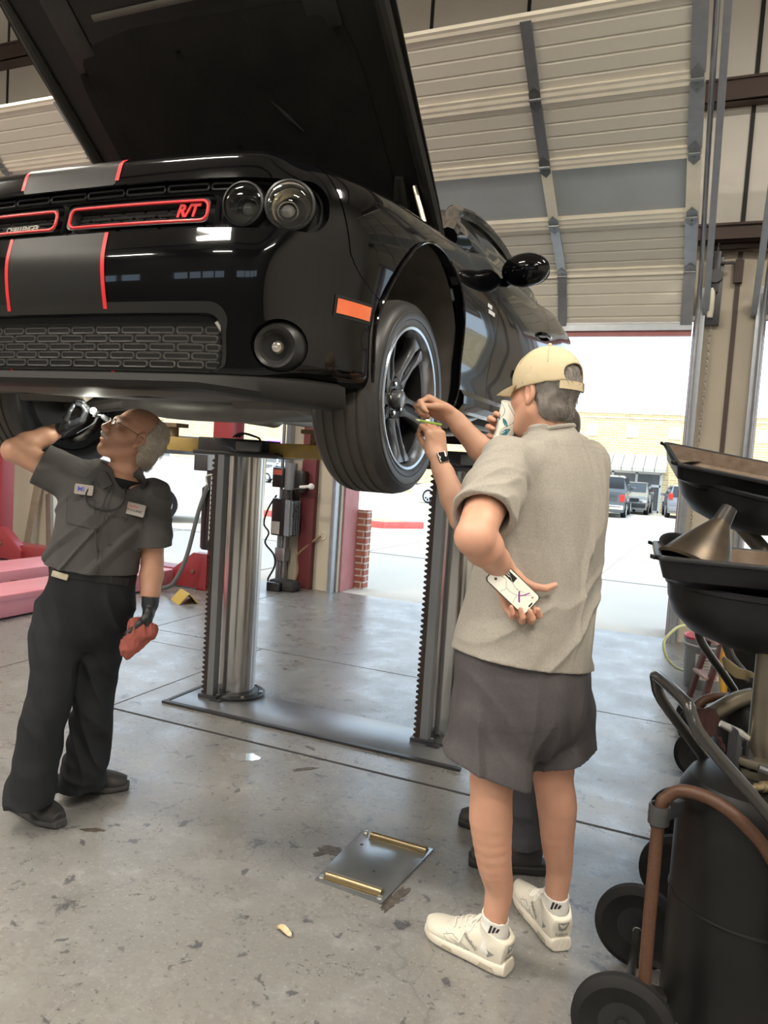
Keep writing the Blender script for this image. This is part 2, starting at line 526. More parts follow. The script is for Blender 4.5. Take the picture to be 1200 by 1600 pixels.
# --- floor
def floor_material():
    m = bpy.data.materials.new('worn_concrete'); m.use_nodes = True
    nt = m.node_tree; b = nt.nodes['Principled BSDF']; L = nt.links.new; N = nt.nodes.new
    tc = N('ShaderNodeTexCoord')
    def ns(scale, detail, rough=.6, dist=0.):
        n = N('ShaderNodeTexNoise'); n.inputs['Scale'].default_value = scale; n.inputs['Detail'].default_value = detail
        n.inputs['Roughness'].default_value = rough; n.inputs['Distortion'].default_value = dist
        L(tc.outputs['Object'], n.inputs['Vector']); return n.outputs['Fac']
    def rmp(f, a, b_, lo=0., hi=1.):
        n = N('ShaderNodeMapRange'); n.inputs['From Min'].default_value = a; n.inputs['From Max'].default_value = b_
        n.inputs['To Min'].default_value = lo; n.inputs['To Max'].default_value = hi; L(f, n.inputs['Value']); return n.outputs['Result']
    def mix(f, c1, c2):
        n = N('ShaderNodeMix'); n.data_type = 'RGBA'; L(f, n.inputs['Factor'])
        for s, c in (('A', c1), ('B', c2)):
            if isinstance(c, tuple): n.inputs[s].default_value = (*c, 1)
            else: L(c, n.inputs[s])
        return n.outputs['Result']
    base = mix(rmp(ns(.9, 6), .35, .65), (.235, .226, .21), (.175, .172, .166))
    base = mix(rmp(ns(7, 8, .7), .52, .72, 0, .55), base, (.36, .36, .355))        # pale bloom
    base = mix(rmp(ns(30, 6, .75), .46, .70, 0, .5), base, (.13, .128, .125))
    base = mix(rmp(ns(75, 4, .7), .56, .68, 0, .55), base, (.40, .40, .40))       # fine speckle
    # chips where the coating came off
    ch = N('ShaderNodeMath'); ch.operation = 'MULTIPLY'
    L(rmp(ns(13, 6, .62, .5), .618, .628), ch.inputs[0]); L(rmp(ns(1.4, 2), .36, .50), ch.inputs[1])
    base = mix(ch.outputs[0], base, (.085, .085, .09))
    ch2 = rmp(ns(34, 4, .55, .5), .655, .665, 0, .85)
    base = mix(ch2, base, (.07, .07, .073))
    # hairline cracks
    vo = N('ShaderNodeTexVoronoi'); vo.feature = 'DISTANCE_TO_EDGE'; vo.inputs['Scale'].default_value = .55
    wv = N('ShaderNodeVectorMath'); wv.operation = 'ADD'; wn = N('ShaderNodeTexNoise'); wn.inputs['Scale'].default_value = 2.5; wn.inputs['Detail'].default_value = 6
    L(tc.outputs['Object'], wn.inputs['Vector']); sc = N('ShaderNodeVectorMath'); sc.operation = 'SCALE'; sc.inputs['Scale'].default_value = .45
    L(wn.outputs['Color'], sc.inputs[0]); L(tc.outputs['Object'], wv.inputs[0]); L(sc.outputs[0], wv.inputs[1]); L(wv.outputs[0], vo.inputs['Vector'])
    base = mix(rmp(vo.outputs['Distance'], .0008, .0025, .45, 0), base, (.10, .10, .10))
    L(base, b.inputs['Base Color'])
    L(rmp(ns(3.5, 6, .7), .3, .7, .20, .44), b.inputs['Roughness'])
    b.inputs['Specular IOR Level'].default_value = .95
    bp = N('ShaderNodeBump'); bp.inputs['Strength'].default_value = .25; bp.inputs['Distance'].default_value = .003
    L(ns(26, 6, .7), bp.inputs['Height']); L(bp.outputs['Normal'], b.inputs['Normal'])
    return m
g = G(); g.box((-13, -7, -.15), (5.2, WY+.06, 0)); fl = struct(g.build('floor', floor_material(), smooth=False), 'worn grey concrete workshop floor with chips and stains')
JOINT = M('floor_joint_dark', (.03, .028, .025), .7)
def joint(a, b, w, h=.0012):
    g = G(); g.bar((a[0], a[1], h/2), (b[0], b[1], h/2), w, h); struct(g.build('floor_joint', JOINT, smooth=False))
joint((-3.05, 3.29), (1.2, 3.29), .018)
joint((-3.05, 3.29), (-3.05, 4.92), .007)
joint((-9, 4.92), (5, 4.92), .006)
joint((-4.15, -2), (-4.15, 7.5), .006)
joint((.6, -2), (.6, 7.5), .006)
joint((-9, 4.6), (-3.05, 4.6), .004)
# --- walls
TOP = 7.3
g = G()
for x0, x1 in ((-13, BAYS[0][0]), (BAYS[0][1], BAYS[1][0]), (BAYS[1][1], BAYS[2][0]), (BAYS[2][1], 5.2)):
    g.box((x0, WY, 0), (x1, WY+.22, 3.66))
for x0, x1 in BAYS: g.box((x0, WY, 3.02), (x1, WY+.22, 3.66))
struct(g.build('wall_back', BEIGE, smooth=False), 'beige wall with three tall bay openings')
g = G(); g.box((-13, WY+.02, 3.66), (5.2, WY+.22, TOP)); struct(g.build('wall_back_upper', INSUL, smooth=False), 'white insulation panels above the bay doors')
g = G()
for x in [q for q in [-12.2+1.02*k for k in range(17)] if abs(q-.1) > .3]:
    g.box((x-.018, WY+.012, 3.66), (x+.018, WY+.022, TOP))
g.box((.10-.018, WY+.008, 3.66), (.10+.018, WY+.02, TOP))
struct(g.build('trim_1', BLACKSTRAP, smooth=False), 'black straps down the insulation')
for i, (z, h, d) in enumerate(((3.72, .14, .16), (4.95, .19, .14), (6.55, .2, .2))):
    g = G(); g.box((-13, WY-d, z-h/2), (5.2, WY+.02, z+h/2)); g.box((-13, WY-d-.02, z+h/2-.02), (5.2, WY-d+.03, z+h/2)); g.box((-13, WY-d-.02, z-h/2), (5.2, WY-d+.03, z-h/2+.02))
    struct(g.build('trim_%d' % (i+2), BROWN, smooth=False), 'brown steel girt across the wall')
g = G(); g.box((-13.2, -7, 0), (-13, WY+.2, TOP)); struct(g.build('wall_left', INSUL, smooth=False))
g = G(); g.box((5.2, -7, 0), (5.4, WY+.2, TOP)); struct(g.build('wall_right', INSUL, smooth=False))
g = G()   # wall behind the photographer: three big openings with a band of windows over them
fy0, fy1 = -7.2, -7.0
FB = [(-11.5, -7.9), (-6.7, -3.1), (-1.9, 1.7)]
xs = [-13] + [q for b in FB for q in b] + [5.2]
for i in range(0, len(xs), 2): g.box((xs[i], fy0, 0), (xs[i+1], fy1, 3.2))
g.box((-13, fy0, 3.2), (5.2, fy1, TOP))
for x0, x1 in FB:
    for k in range(4):
        w = (x1-x0)/4
        g.box((x0+k*w, fy0, 2.15), (x0+k*w+.06, fy1, 2.75))
    g.box((x0, fy0, 2.75), (x1, fy1, 3.2)); g.box((x0, fy0, 0), (x1, fy1, 2.15))
struct(g.build('wall_front', M('dim_back_wall', (.10, .095, .09), .8), smooth=False))
g = G(); g.box((-13, -7.2, TOP), (5.4, WY+.2, TOP+.15))
struct(g.build('ceiling', INSUL, smooth=False))
g = G()
for y in (-5, -2.4, .2, 2.8, 5.4): g.box((-13, y-.07, TOP-.22), (5.2, y+.07, TOP-.001))
struct(g.build('trim_5', BROWN, smooth=False), 'brown roof purlins')

# --- steel column and strip on the right pier
g = G(); g.box((.085, WY-.012, 0), (.125, WY+.001, 3.6)); g.box((.07, WY-.05, 3.3), (.14, WY, 3.5))
struct(g.build('trim_6', BROWN, smooth=False), 'dark steel strip down the beige pier')
g = G(); g.box((-.15, WY-.05, 3.60), (.36, WY-.005, 3.64)); g.tube([(-.16, WY-.06, 3.56), (.1, WY-.05, 3.58), (.35, WY-.06, 3.55)], .012, 8)
struct(g.build('trim_7', BROWN, smooth=False))
# --- red jambs and brick reveals outside the piers
g = G()
g.box((-3.735, WY+.06, 0), (-3.70, WY+.42, 3.02)); g.box((-4.48, WY+.22, 0), (-4.44, WY+.42, 3.02)); g.box((-.24, WY+.22, 0), (-.205, WY+.42, 3.02)); g.box((.345, WY+.22, 0), (.375, WY+.42, 3.02))
struct(g.build('trim_8', JAMBRED, smooth=False), 'red painted steel door jambs')
def brick_mat(name, c1, c2, mortar, sx, sy, rough=.85, scale=1., mode='xz'):
    m = bpy.data.materials.new(name); m.use_nodes = True; nt = m.node_tree; b = nt.nodes['Principled BSDF']
    tc = nt.nodes.new('ShaderNodeTexCoord'); sp = nt.nodes.new('ShaderNodeSeparateXYZ'); cb = nt.nodes.new('ShaderNodeCombineXYZ')
    ad = nt.nodes.new('ShaderNodeMath'); ad.operation = 'ADD'
    nt.links.new(tc.outputs['Object'], sp.inputs[0]); nt.links.new(sp.outputs['X'], ad.inputs[0]); nt.links.new(sp.outputs['Y'], ad.inputs[1])
    nt.links.new(ad.outputs[0], cb.inputs['X']); nt.links.new(sp.outputs['Z'], cb.inputs['Y'])
    br = nt.nodes.new('ShaderNodeTexBrick'); br.inputs['Scale'].default_value = scale
    br.inputs['Brick Width'].default_value = sx; br.inputs['Row Height'].default_value = sy; br.inputs['Mortar Size'].default_value = sy*.12
    br.inputs['Color1'].default_value = (*c1, 1); br.inputs['Color2'].default_value = (*c2, 1); br.inputs['Mortar'].default_value = (*mortar, 1)
    nt.links.new(cb.outputs[0], br.inputs['Vector']); nt.links.new(br.outputs['Color'], b.inputs['Base Color']); b.inputs['Roughness'].default_value = rough
    return m
REDBRICK = brick_mat('red_brick', (.33, .10, .075), (.42, .16, .11), (.6, .56, .5), .21, .075)
g = G()
for x0, x1 in ((-13, BAYS[0][0]+.02), (BAYS[0][1]-.02, BAYS[1][0]+.14), (BAYS[1][1]-.02, BAYS[2][0]+.02), (BAYS[2][1]-.02, 5.4)): g.box((x0, WY+.42, -.05), (x1, WY+.55, 3.0 if x0 != BAYS[0][1]-.02 else .92))
g.box((-13, WY+.22, 3.06), (5.4, WY+.5, TOP))
struct(g.build('wall_exterior', REDBRICK, smooth=False), 'red brick facing outside the bays')

# --- sectional bay doors, run up on a slope
PROF = [(7.37, 2.89), (7.15, 3.37), (6.61, 3.66), (6.10, 3.96), (5.62, 4.26), (5.16, 4.59)]
GLASS = M('door_glass', (.50, .55, .58), .18, alpha=.9, noise=(3, .5, 5), col2=(.40, .42, .42))
HINGE = M('hinge_steel', (.30, .32, .33), .4, .8)
RUBBER = M('black_rubber', (.03, .03, .03), .7)
def bay_door(idx, x0, x1, label):
    root = thing('door_%d' % idx, None, None, ((x0+x1)/2, WY-.1, 2.89)); struct(root, label)
    nst = 3; stx = [x0+(x1-x0)*k/nst for k in range(nst+1)]
    for i in range(5):
        a = Vector((0, *PROF[i])); b = Vector((0, *PROF[i+1])); d = (b-a).normalized(); n = Vector((0, -d.z, d.y))   # inward/downward normal
        if n.z > 0: n = -n
        L = (b-a).length
        def P(x, s, o): q = a+d*s+n*o; return (x, q.y, q.z)
        win = (i == 2)
        if not win:
            g = G(); nr = 5
            prof = []
            for k in range(nr):
                s0 = L*k/nr; s1 = L*(k+1)/nr
                prof += [(s0, .0), (s0+.012, .012), (s1-.012, .012), (s1, 0)]
            for (sa, oa), (sb, ob) in zip(prof, prof[1:]):
                if sb-sa < 1e-6: continue
                g.quadpts(P(x0, sa, oa), P(x1, sa, oa), P(x1, sb, ob), P(x0, sb, ob))
            g.quadpts(P(x0, 0, -.02), P(x1, 0, -.02), P(x1, L, -.02), P(x0, L, -.02))
            g.build('panel', DOORSKIN, root, smooth=False, recalc=False)
        else:
            for k in range(nst):
                g = G()
                A = [P(stx[k]+.03, .06, -.005), P(stx[k+1]-.03, .06, -.005), P(stx[k+1]-.03, L-.05, -.005), P(stx[k]+.03, L-.05, -.005)]
                g.prism(A, n*.006); g.build('window_pane', GLASS, root, smooth=False)
        for s0, s1 in ((0, .05), (L-.045, L)):
            g = G(); g.prism([P(x0, s0, -.02), P(x0, s1, -.02), P(x0, s1, .035), P(x0, (s0+s1)/2, .028), P(x0, s0, .035)], (x1-x0, 0, 0))
            g.build('rail', CREAM, root, smooth=False)
        for k in range(nst+1):
            w = .04 if 0 < k < nst else .05
            xc = stx[k]+(.05 if k == 0 else -.05 if k == nst else 0)
            g = G(); g.prism([P(xc-w, .03, .014), P(xc-w, .03, .04), P(xc+w, .03, .04), P(xc+w, .03, .014)], d*(L-.06))
            g.build('stile', CREAM if win else GALV, root, smooth=False)
            if i:
                g = G()
                g.prism([P(xc-.042, -.055, .04), P(xc-.042, .05, .04), P(xc, .10, .04), P(xc+.042, .05, .04), P(xc+.042, -.055, .04), P(xc, -.10, .04)], n*.007)
                g.cyl(P(xc-.045, 0, .052), P(xc+.045, 0, .052), .011, 10)
                for s in (.03, .075, -.035, -.075): g.cyl(P(xc, s, .044), P(xc, s, .053), .008, 8)
                g.build('hinge', HINGE, root)
    g = G(); g.box((x0, PROF[0][0]-.05, PROF[0][1]-.03), (x1, PROF[0][0]+.04, PROF[0][1]+.045)); g.build('bottom_rail', GALV, root, smooth=False)
    g = G(); g.box((x0, PROF[0][0]-.02, PROF[0][1]-.075), (x1, PROF[0][0]+.03, PROF[0][1]-.03)); g.build('weather_seal', JAMBRED, root, smooth=False)
    return root
bay_door(1, -3.70, -.24, 'open sectional bay door with beige panels and one row of windows')
bay_door(2, -8.03, -4.47, 'open beige sectional bay door of the left bay')
bay_door(3, .38, 3.84, 'open beige sectional bay door of the right bay')
def track(x, side):
    pts = [(x, WY-.13, 0)] + [(x, 7.37-.02, 2.4), (x, 7.33, 2.95), (x, 7.2, 3.25), (x, 7.0, 3.46)] + [(x, y, z) for y, z in ((6.61, 3.68), (5.16, 4.61), (4.6, 4.97))]
    g = G(); g.tube(pts, .02, 10, smooth_pts=3)
    o = struct(g.build('trim_9', GALV), 'galvanised door track')
    g = G(); g.box((x+side*.03-.025, WY-.10, 0), (x+side*.03+.03, WY+.005, 3.25))
    g.prism([(x+side*.045-.004, WY-.1, 3.0), (x+side*.045-.004, WY, 3.0), (x+side*.045-.004, 5.0, 4.83), (x+side*.045-.004, 5.0, 4.72)], (.05*side, 0, 0))
    struct(g.build('trim_10', GALV, smooth=False), 'galvanised track angle')
for (x, s) in ((-.20, 1), (-3.74, -1), (.33, -1), (-4.42, 1)): track(x, s)

# chain hoist of the main door, outlet, conduit
DK = M('dark_steel', (.07, .075, .085), .45, .6, noise=(12, .4, 3), col2=(.12, .11, .10))
PLASTIC_W = M('cream_plastic', (.75, .70, .58), .4)
t = thing('door_operator', 'dark steel chain operator beside the bay door track', 'door operator', (-.08, WY-.02, 3.0))
g = G(); g.box((-.14, WY-.09, 2.92), (-.02, WY-.02, 3.52)); g.box((-.11, WY-.13, 3.2), (-.05, WY-.02, 3.56)); g.build('housing', DK, t, bevel=.006)
g = G(); g.cyl((-.08, WY-.16, 3.34), (-.08, WY-.02, 3.34), .06, 20); g.cyl((-.14, WY-.1, 3.46), (.06, WY-.1, 3.46), .014, 10); g.cyl((-.08, WY-.1, 3.5), (-.08, WY-.1, 3.64), .012, 10); g.build('sprocket', DK, t)
g = G(); g.tube([(-.10, WY-.12, 2.98), (-.10, WY-.12, 3.06), (-.10, WY-.12, 3.2), (-.10, WY-.12, 3.24)], [.026, .03, .028, .012], 14); g.build('chain_guide', PLASTIC_W, t)
CHAINM = M('chain_steel', (.42, .40, .36), .4, .9)
g = G()
z = 2.98; k = 0
while z > .55:
    c = Vector((-.085-.02*(3-z)/2.5, WY-.06, z)); ax = Vector((1, 0, 0)) if k % 2 else Vector((0, 1, 0))
    pts = [c+ax*(.011*math.cos(q))+Vector((0, 0, .022*math.sin(q))) for q in [2*PI*j/8 for j in range(8)]]
    g.tube(pts, .0035, 5, closed=True); z -= .034; k += 1
o = tag(g.build('hoist_chain', CHAINM), 'steel hoist chain hanging beside the bay door', 'chain')
t = thing('wall_outlet', 'cream double power outlet low on the beige pier', 'outlet', (-.02, WY, 1.31))
g = G(); g.box((-.075, WY-.008, 1.25), (.035, WY, 1.37)); g.build('cover_plate', PLASTIC_W, t, bevel=.003)
g = G(); 
for dx in (-.042, .002): 
    for dz in (1.285, 1.335): g.box((dx-.012, WY-.011, dz-.016), (dx+.012, WY-.008, dz+.016))
g.build('socket', M('grey_plastic', (.3, .29, .27), .5), t)
t = thing('conduit_box', 'grey conduit with box low beside the right bay post', 'conduit', (-.13, WY-.03, 0))
g = G(); g.cyl((-.13, WY-.03, 0), (-.13, WY-.03, .45), .014, 10); g.build('pipe', GALV, t)
g = G(); g.box((-.165, WY-.07, .42), (-.095, WY-.005, .60)); g.cyl((-.13, WY-.04, .6), (-.13, WY-.04, .64), .02, 12); g.build('box', GALV, t, bevel=.004)

# ceiling lamps of the shop (out of the frame, above and behind the photographer)
LAMP = M('lamp_diffuser', (.9, .9, .88), .5, emit=(1, .93, .82), estr=8)
WHITEMETAL = M('white_metal', (.75, .75, .73), .4)
def ceiling_lamp(x, y, z, power):
    t = thing('ceiling_light', None, 'ceiling light', (x, y, z)); t['group'] = 'strip lights under the roof'; t['label'] = 'white strip light hung under the workshop roof'
    g = G(); g.box((x-.75, y-.16, z), (x+.75, y+.16, z+.07)); g.build('housing', WHITEMETAL, t, smooth=False)
    g = G(); g.box((x-.72, y-.13, z-.02), (x+.72, y+.13, z-.001)); g.build('diffuser', LAMP, t, smooth=False)
    l = bpy.data.lights.new('strip_light', 'AREA'); l.shape = 'RECTANGLE'; l.size = 1.44; l.size_y = .26; l.energy = power; l.color = (1, .92, .80)
    o = bpy.data.objects.new('strip_light', l); COL.objects.link(o); o.location = (x, y, z-.03)
for x in (-7.5, -3.2, 1.6):
    for y in (-5.2, -2.2, .6): ceiling_lamp(x, y, 5.6, LAMP_W)
for x in (-5.8, 2.2): ceiling_lamp(x, 3.8, 6.2, LAMP_W)
# ================================================================== in-ground two-post lift under the car
STEEL = M('polished_ram', (.56, .55, .53), .2, 1., noise=(1.5, .4, 3), col2=(.42, .41, .39))
PLATE = M('steel_floor_plate', (.30, .31, .32), .35, .7, noise=(3, .7, 6), col2=(.18, .18, .19), bump=(20, .2))
RACK = M('oily_rack', (.045, .035, .03), .5, .4, noise=(20, .5), col2=(.09, .06, .05))
LIFTBLK = M('lift_black', (.03, .03, .032), .4, coat=.2, noise=(8, .4), col2=(.06, .06, .06))
LIFTYEL = M('worn_yellow_arm', (.50, .34, .07), .55, noise=(7, .8, 6), col2=(.26, .19, .09))
BOLT = M('bolt_zinc', (.5, .5, .48), .35, .8)
t = thing('lift_base_plate', 'steel plate let into the floor under the two lift columns', 'floor plate', (-1.93, 3.73, 0))
g = G(); g.box((-2.82, 3.55, .0), (-1.03, 3.94, .010)); g.build('plate', PLATE, t, bevel=.002)
g = G(); g.box((-2.85, 3.515, 0), (-1.0, 3.545, .014)); g.box((-2.85, 3.545, 0), (-2.825, 3.95, .012)); g.build('edge_frame', M('dark_frame_steel', (.06, .06, .062), .45, .6), t)
for (x, y, lab, tp) in ((-2.585, 3.90, 'polished steel lift column on the left, beside the mechanic', 1.49), (-1.21, 3.94, 'polished steel lift column on the right, behind the man in grey', 1.49)):
    t = thing('lift_column', lab, 'lift column', (x, y, .01))
    g = G(); g.cyl((x, y, .01), (x, y, tp), .110, 56); g.build('ram', STEEL, t)
    g = G(); g.lathe([(.112, .03), (.135, .03), (.14, .012), (.175, .012), (.178, .02), (.165, .026), (.15, .02), (.14, .03)], 48, Matrix.Translation((x, y, 0))); g.build('flange', DK, t)
    for k in range(6):
        a = 2*PI*k/6+.3; g = G(); g.cyl((x+.158*math.cos(a), y+.158*math.sin(a), .014), (x+.158*math.cos(a), y+.158*math.sin(a), .034), .011, 6); g.build('flange_bolt', BOLT, t)
    rx, ry = x-.085, y-.17
    g = G(); g.box((rx-.012, ry-.01, .012), (rx+.034, ry+.045, tp)); g.build('guide_channel', M('grey_channel', (.28, .29, .30), .4, .6), t)
    g = G(); g.box((rx-.034, ry-.012, .012), (rx-.012, ry+.03, tp)); z = .03
    P = []
    while z < tp-.03:
        g.prism([(rx-.034, ry-.012, z), (rx-.050, ry-.012, z+.008), (rx-.050, ry-.012, z+.016), (rx-.034, ry-.012, z+.024)], (0, .042, 0))
        z += .030
    g.build('toothed_rack', RACK, t)
    g = G(); g.box((rx-.06, ry-.03, .011), (rx+.07, ry+.05, .03)); g.box((rx+.04, ry-.05, .011), (rx+.11, ry-.01, .018)); g.build('rack_foot', DK, t)
    # head with swing arms
    hx = x
    g = G()
    g.prism([(hx-.27, y-.15, tp), (hx+.27, y-.15, tp), (hx+.27, y-.15, tp+.03), (hx+.16, y-.15, tp+.03), (hx+.13, y-.15, tp+.10), (hx-.27, y-.15, tp+.10)], (0, .30, 0))
    g.box((hx-.30, y-.16, tp-.004), (hx+.30, y+.16, tp+.022)); g.build('bolster', LIFTBLK, t, bevel=.006)
    g = G(); g.box((hx+.02, y-.175, tp+.03), (hx+.19, y-.15, tp+.085)); g.build('arm_lock', M('grey_lock', (.13, .135, .14), .4, .5), t, bevel=.005)
    sgn = -1 if x < -2 else 1
    for s in (1, -1):
        L = .36
        ya = y-.02 if s*sgn < 0 else y-.05
        a = Vector((hx+s*.2, ya, tp+.045)); b = Vector((hx+s*(.2+L), ya-.05, tp+.05))
        g = G(); g.bar(a, b, .12, .085); arm = g.build('swing_arm', LIFTYEL, t, bevel=.006)
        g = G(); g.cyl(b+Vector((-s*.06, 0, .04)), b+Vector((-s*.06, 0, .12)), .035, 16); g.box(b+Vector((-s*.06-.07, -.06, .10)), b+Vector((-s*.06+.07, .06, .125))); g.build('lift_pad', M('rusty_pad', (.22, .15, .08), .7, noise=(12, .7), col2=(.12, .08, .05)), arm)
    if sgn < 0:
        g = G()
        for k in range(3): g.tube([(hx-.05+k*.02, y-.10, tp+.11), (hx+.02, y-.12+.02*k, tp+.135), (hx+.12, y-.10, tp+.115), (hx+.16, y-.13, tp+.10)], .006, 6, smooth_pts=5)
        g.build('air_hose', MATS['black_rubber'], t)
# ================================================================== black coupe raised on the lift
CO = Vector((-1.98, 2.70, 1.54))
PAINT = M('black_car_paint', (.002, .002, .0025), .15, coat=.6, spec=.05)
SATIN = M('satin_black_stripe', (.012, .0115, .0105), .36, spec=.35)
MATTE = M('matte_black_plastic', (.010, .0098, .009), .55, noise=(5, .4, 4), col2=(.018, .0165, .0145), spec=.25)
DEEP = M('deep_black', (.008, .008, .008), .8)
REDLINE = M('red_pinstripe', (.62, .025, .03), .35)
TRAY = M('grey_undertray', (.07, .064, .056), .6, noise=(4, .6, 5), col2=(.115, .10, .085), spec=.3)
LINER = M('wheel_liner', (.060, .055, .048), .7, noise=(9, .7, 5), col2=(.13, .115, .10))
LENS = M('clear_lens', (.92, .92, .9), .02, trans=1., ior=1.3)
LAMPIN = M('lamp_reflector', (.72, .69, .60), .15, .9)
AMBER = M('amber_marker', (.75, .12, .03), .2, noise=(10, .5), col2=(.9, .30, .12), coat=.6)
BADGE = M('silver_badge', (.62, .60, .55), .3, .7)
car = thing('car', 'black two-door coupe raised on the lift with its bonnet open', 'car', CO)
def LW(p): return CO+Vector(p)
# plan outline, half
OUT = [(0,-.885),(.2,-.884),(.4,-.876),(.56,-.862),(.68,-.838),(.77,-.80),(.85,-.735),(.905,-.65),(.938,-.55),(.960,-.42),(.975,-.25),(.98,0),(.98,.5),(.985,1.2),(.985,2.0),(.98,2.8),(.95,3.4),(.87,3.85),(.6,3.98),(0,4.0)]
_o, _ = catmull([Vector((a, b, 0)) for a, b in OUT], 12)
ARC = [0.]
for a, b in zip(_o, _o[1:]): ARC.append(ARC[-1]+(b-a).length)
ARC = np.array(ARC); OX = np.array([p.x for p in _o]); OY = np.array([p.y for p in _o])
def plan(s):
    sg = 1 if s >= 0 else -1; a = abs(s)
    x = np.interp(a, ARC, OX); y = np.interp(a, ARC, OY); e = .012
    tx = np.interp(a+e, ARC, OX)-np.interp(max(a-e, 0), ARC, OX); ty = np.interp(a+e, ARC, OY)-np.interp(max(a-e, 0), ARC, OY)
    if a < e: tx, ty = 1, 0
    l = math.hypot(tx, ty); nx, ny = ty/l, -tx/l
    return x*sg, y, nx*sg, ny
def s_at_x(x): return float(np.interp(x, OX[:120], ARC[:120]))
def s_at_y(y): return float(np.interp(y, OY[5:-1], ARC[5:-1]))
PF = [(.12,.165),(.05,.195),(.035,.28),(.022,.37),(.004,.47),(0,.55),(.015,.625),(.03,.69),(.045,.765),(.058,.825),(.078,.868),(.14,.892),(.34,.915)]
PS = [(.13,.19),(.05,.225),(.035,.31),(.035,.41),(.022,.51),(.004,.62),(0,.715),(.01,.79),(.035,.85),(.075,.895),(.125,.925),(.18,.945),(.23,.955)]
def ztop(y): return float(np.interp(y, [-.9,-.7,-.3,.1,.5,.9,1.4,2.0,2.6,3.2,4.0], [.90,.90,.935,.965,1.0,1.02,1.03,1.05,1.10,1.08,1.04]))
def profile(s, v):
    x, y, nx, ny = plan(s)
    w = min(1, max(0, (abs(nx)-.35)/.5)); w = w*w*(3-2*w)
    n = len(PF)-1; t = v*n; i = min(int(t), n-1); f = t-i
    def cr(P, c):
        a, b, d, e = P[max(i-1,0)][c], P[i][c], P[i+1][c], P[min(i+2,n)][c]
        return (b*2+(d-a)*f+(a*2-b*5+d*4-e)*f*f+(b*3-a-d*3+e)*f**3)*.5
    df, zf = cr(PF, 0), cr(PF, 1); ds, zs = cr(PS, 0), cr(PS, 1)
    zt = ztop(y)
    if zs > .62: zs = .62+(zs-.62)*(zt-.62)/(.955-.62)
    if y > .55: ds = ds*(1-.42*min(1, (y-.55)/.3)*min(1, max(0, (zs-.8)/.1)))
    return df*(1-w)+ds*w, zf*(1-w)+zs*w
def pos(s, v, off=0.):
    x, y, nx, ny = plan(s); d, z = profile(s, v)
    return Vector((x-nx*(d-off), y-ny*(d-off), z))
def v_at(s, z):
    lo, hi = 0., 1.
    for _ in range(24):
        m = (lo+hi)/2
        if profile(s, m)[1] < z: lo = m
        else: hi = m
    return lo
def posz(s, z, off=0.): return pos(s, v_at(s, z), off)
def rrect(px, py, cx, cy, hx, hy, r):
    qx, qy = abs(px-cx)-hx+r, abs(py-cy)-hy+r
    return math.hypot(max(qx,0), max(qy,0))+min(max(qx,qy),0)-r
def panel(name, mat, f, s0, s1, ds=.018, nv=52, v0=0., v1=1., off=0., hem=.0, parent=None, mirror=False):
    """sheet of the body surface where f(s, z, x, y) > 0, cut exactly, with edges turned inward by hem"""
    bm = bmesh.new(); ns = max(2, int(abs(s1-s0)/ds))
    pt = {}; val = {}
    for i in range(ns+1):
        s = s0+(s1-s0)*i/ns; x, y, _, _ = plan(s)
        for j in range(nv+1):
            v = v0+(v1-v0)*j/nv; p = pos(s, v, off); pt[i,j] = (s, v, p); val[i,j] = f(s, p.z, x, y)
    vs = {}; ev = {}
    def vert(k):
        if k not in vs: vs[k] = bm.verts.new(pt[k][2])
        return vs[k]
    def cut(a, b):
        k = (a, b) if a < b else (b, a)
        if k not in ev:
            fa, fb = val[k[0]], val[k[1]]; t = fa/(fa-fb); A, B = pt[k[0]], pt[k[1]]
            s = A[0]+(B[0]-A[0])*t; v = A[1]+(B[1]-A[1])*t
            ev[k] = bm.verts.new(pos(s, v, off))
        return ev[k]
    for i in range(ns):
        for j in range(nv):
            q = [(i,j),(i+1,j),(i+1,j+1),(i,j+1)]; poly = []
            for a, b in zip(q, q[1:]+q[:1]):
                if val[a] > 0: poly.append(vert(a))
                if (val[a] > 0) != (val[b] > 0): poly.append(cut(a, b))
            u = []
            for p in poly:
                if p not in u: u.append(p)
            if len(u) > 2:
                try: bm.faces.new(u)
                except ValueError: pass
    bmesh.ops.remove_doubles(bm, verts=bm.verts, dist=2e-4)
    if hem:
        es = [e for e in bm.edges if len(e.link_faces) == 1]
        r = bmesh.ops.extrude_edge_only(bm, edges=es)
        for vtx in [g for g in r['geom'] if isinstance(g, bmesh.types.BMVert)]:
            p = vtx.co; c = Vector((p.x*.2, max(min(p.y, 3.3), -.3), .55))
            vtx.co = p+(Vector((c.x-p.x, c.y-p.y, 0)).normalized())*hem
    if mirror:
        ge = bmesh.ops.duplicate(bm, geom=bm.verts[:]+bm.edges[:]+bm.faces[:])['geom']
        vv = [g for g in ge if isinstance(g, bmesh.types.BMVert)]
        for q in vv: q.co.x = -q.co.x
        bmesh.ops.reverse_faces(bm, faces=[g for g in ge if isinstance(g, bmesh.types.BMFace)])
        bmesh.ops.remove_doubles(bm, verts=bm.verts, dist=2e-4)
    bmesh.ops.recalc_face_normals(bm, faces=bm.faces)
    me = bpy.data.meshes.new(name); bm.to_mesh(me); bm.free()
    me.polygons.foreach_set('use_smooth', [True]*len(me.polygons)); me.set_sharp_from_angle(angle=R(50)); me.materials.append(mat)
    return link(bpy.data.objects.new(name, me), parent or car)
S_SLOT = s_at_x(.885); ZC_S, HZ_S = .708, .078
def slot(s, z): return rrect(s, z, 0, ZC_S, S_SLOT, HZ_S, .07)
def lowg(s, z): return rrect(s, z, 0, .295, s_at_x(.625), .085, .05)
S_FOG = s_at_x(.80); Z_FOG = .30
def fog(s, z): return math.hypot((abs(s)-S_FOG)/1.25, z-Z_FOG)-.078
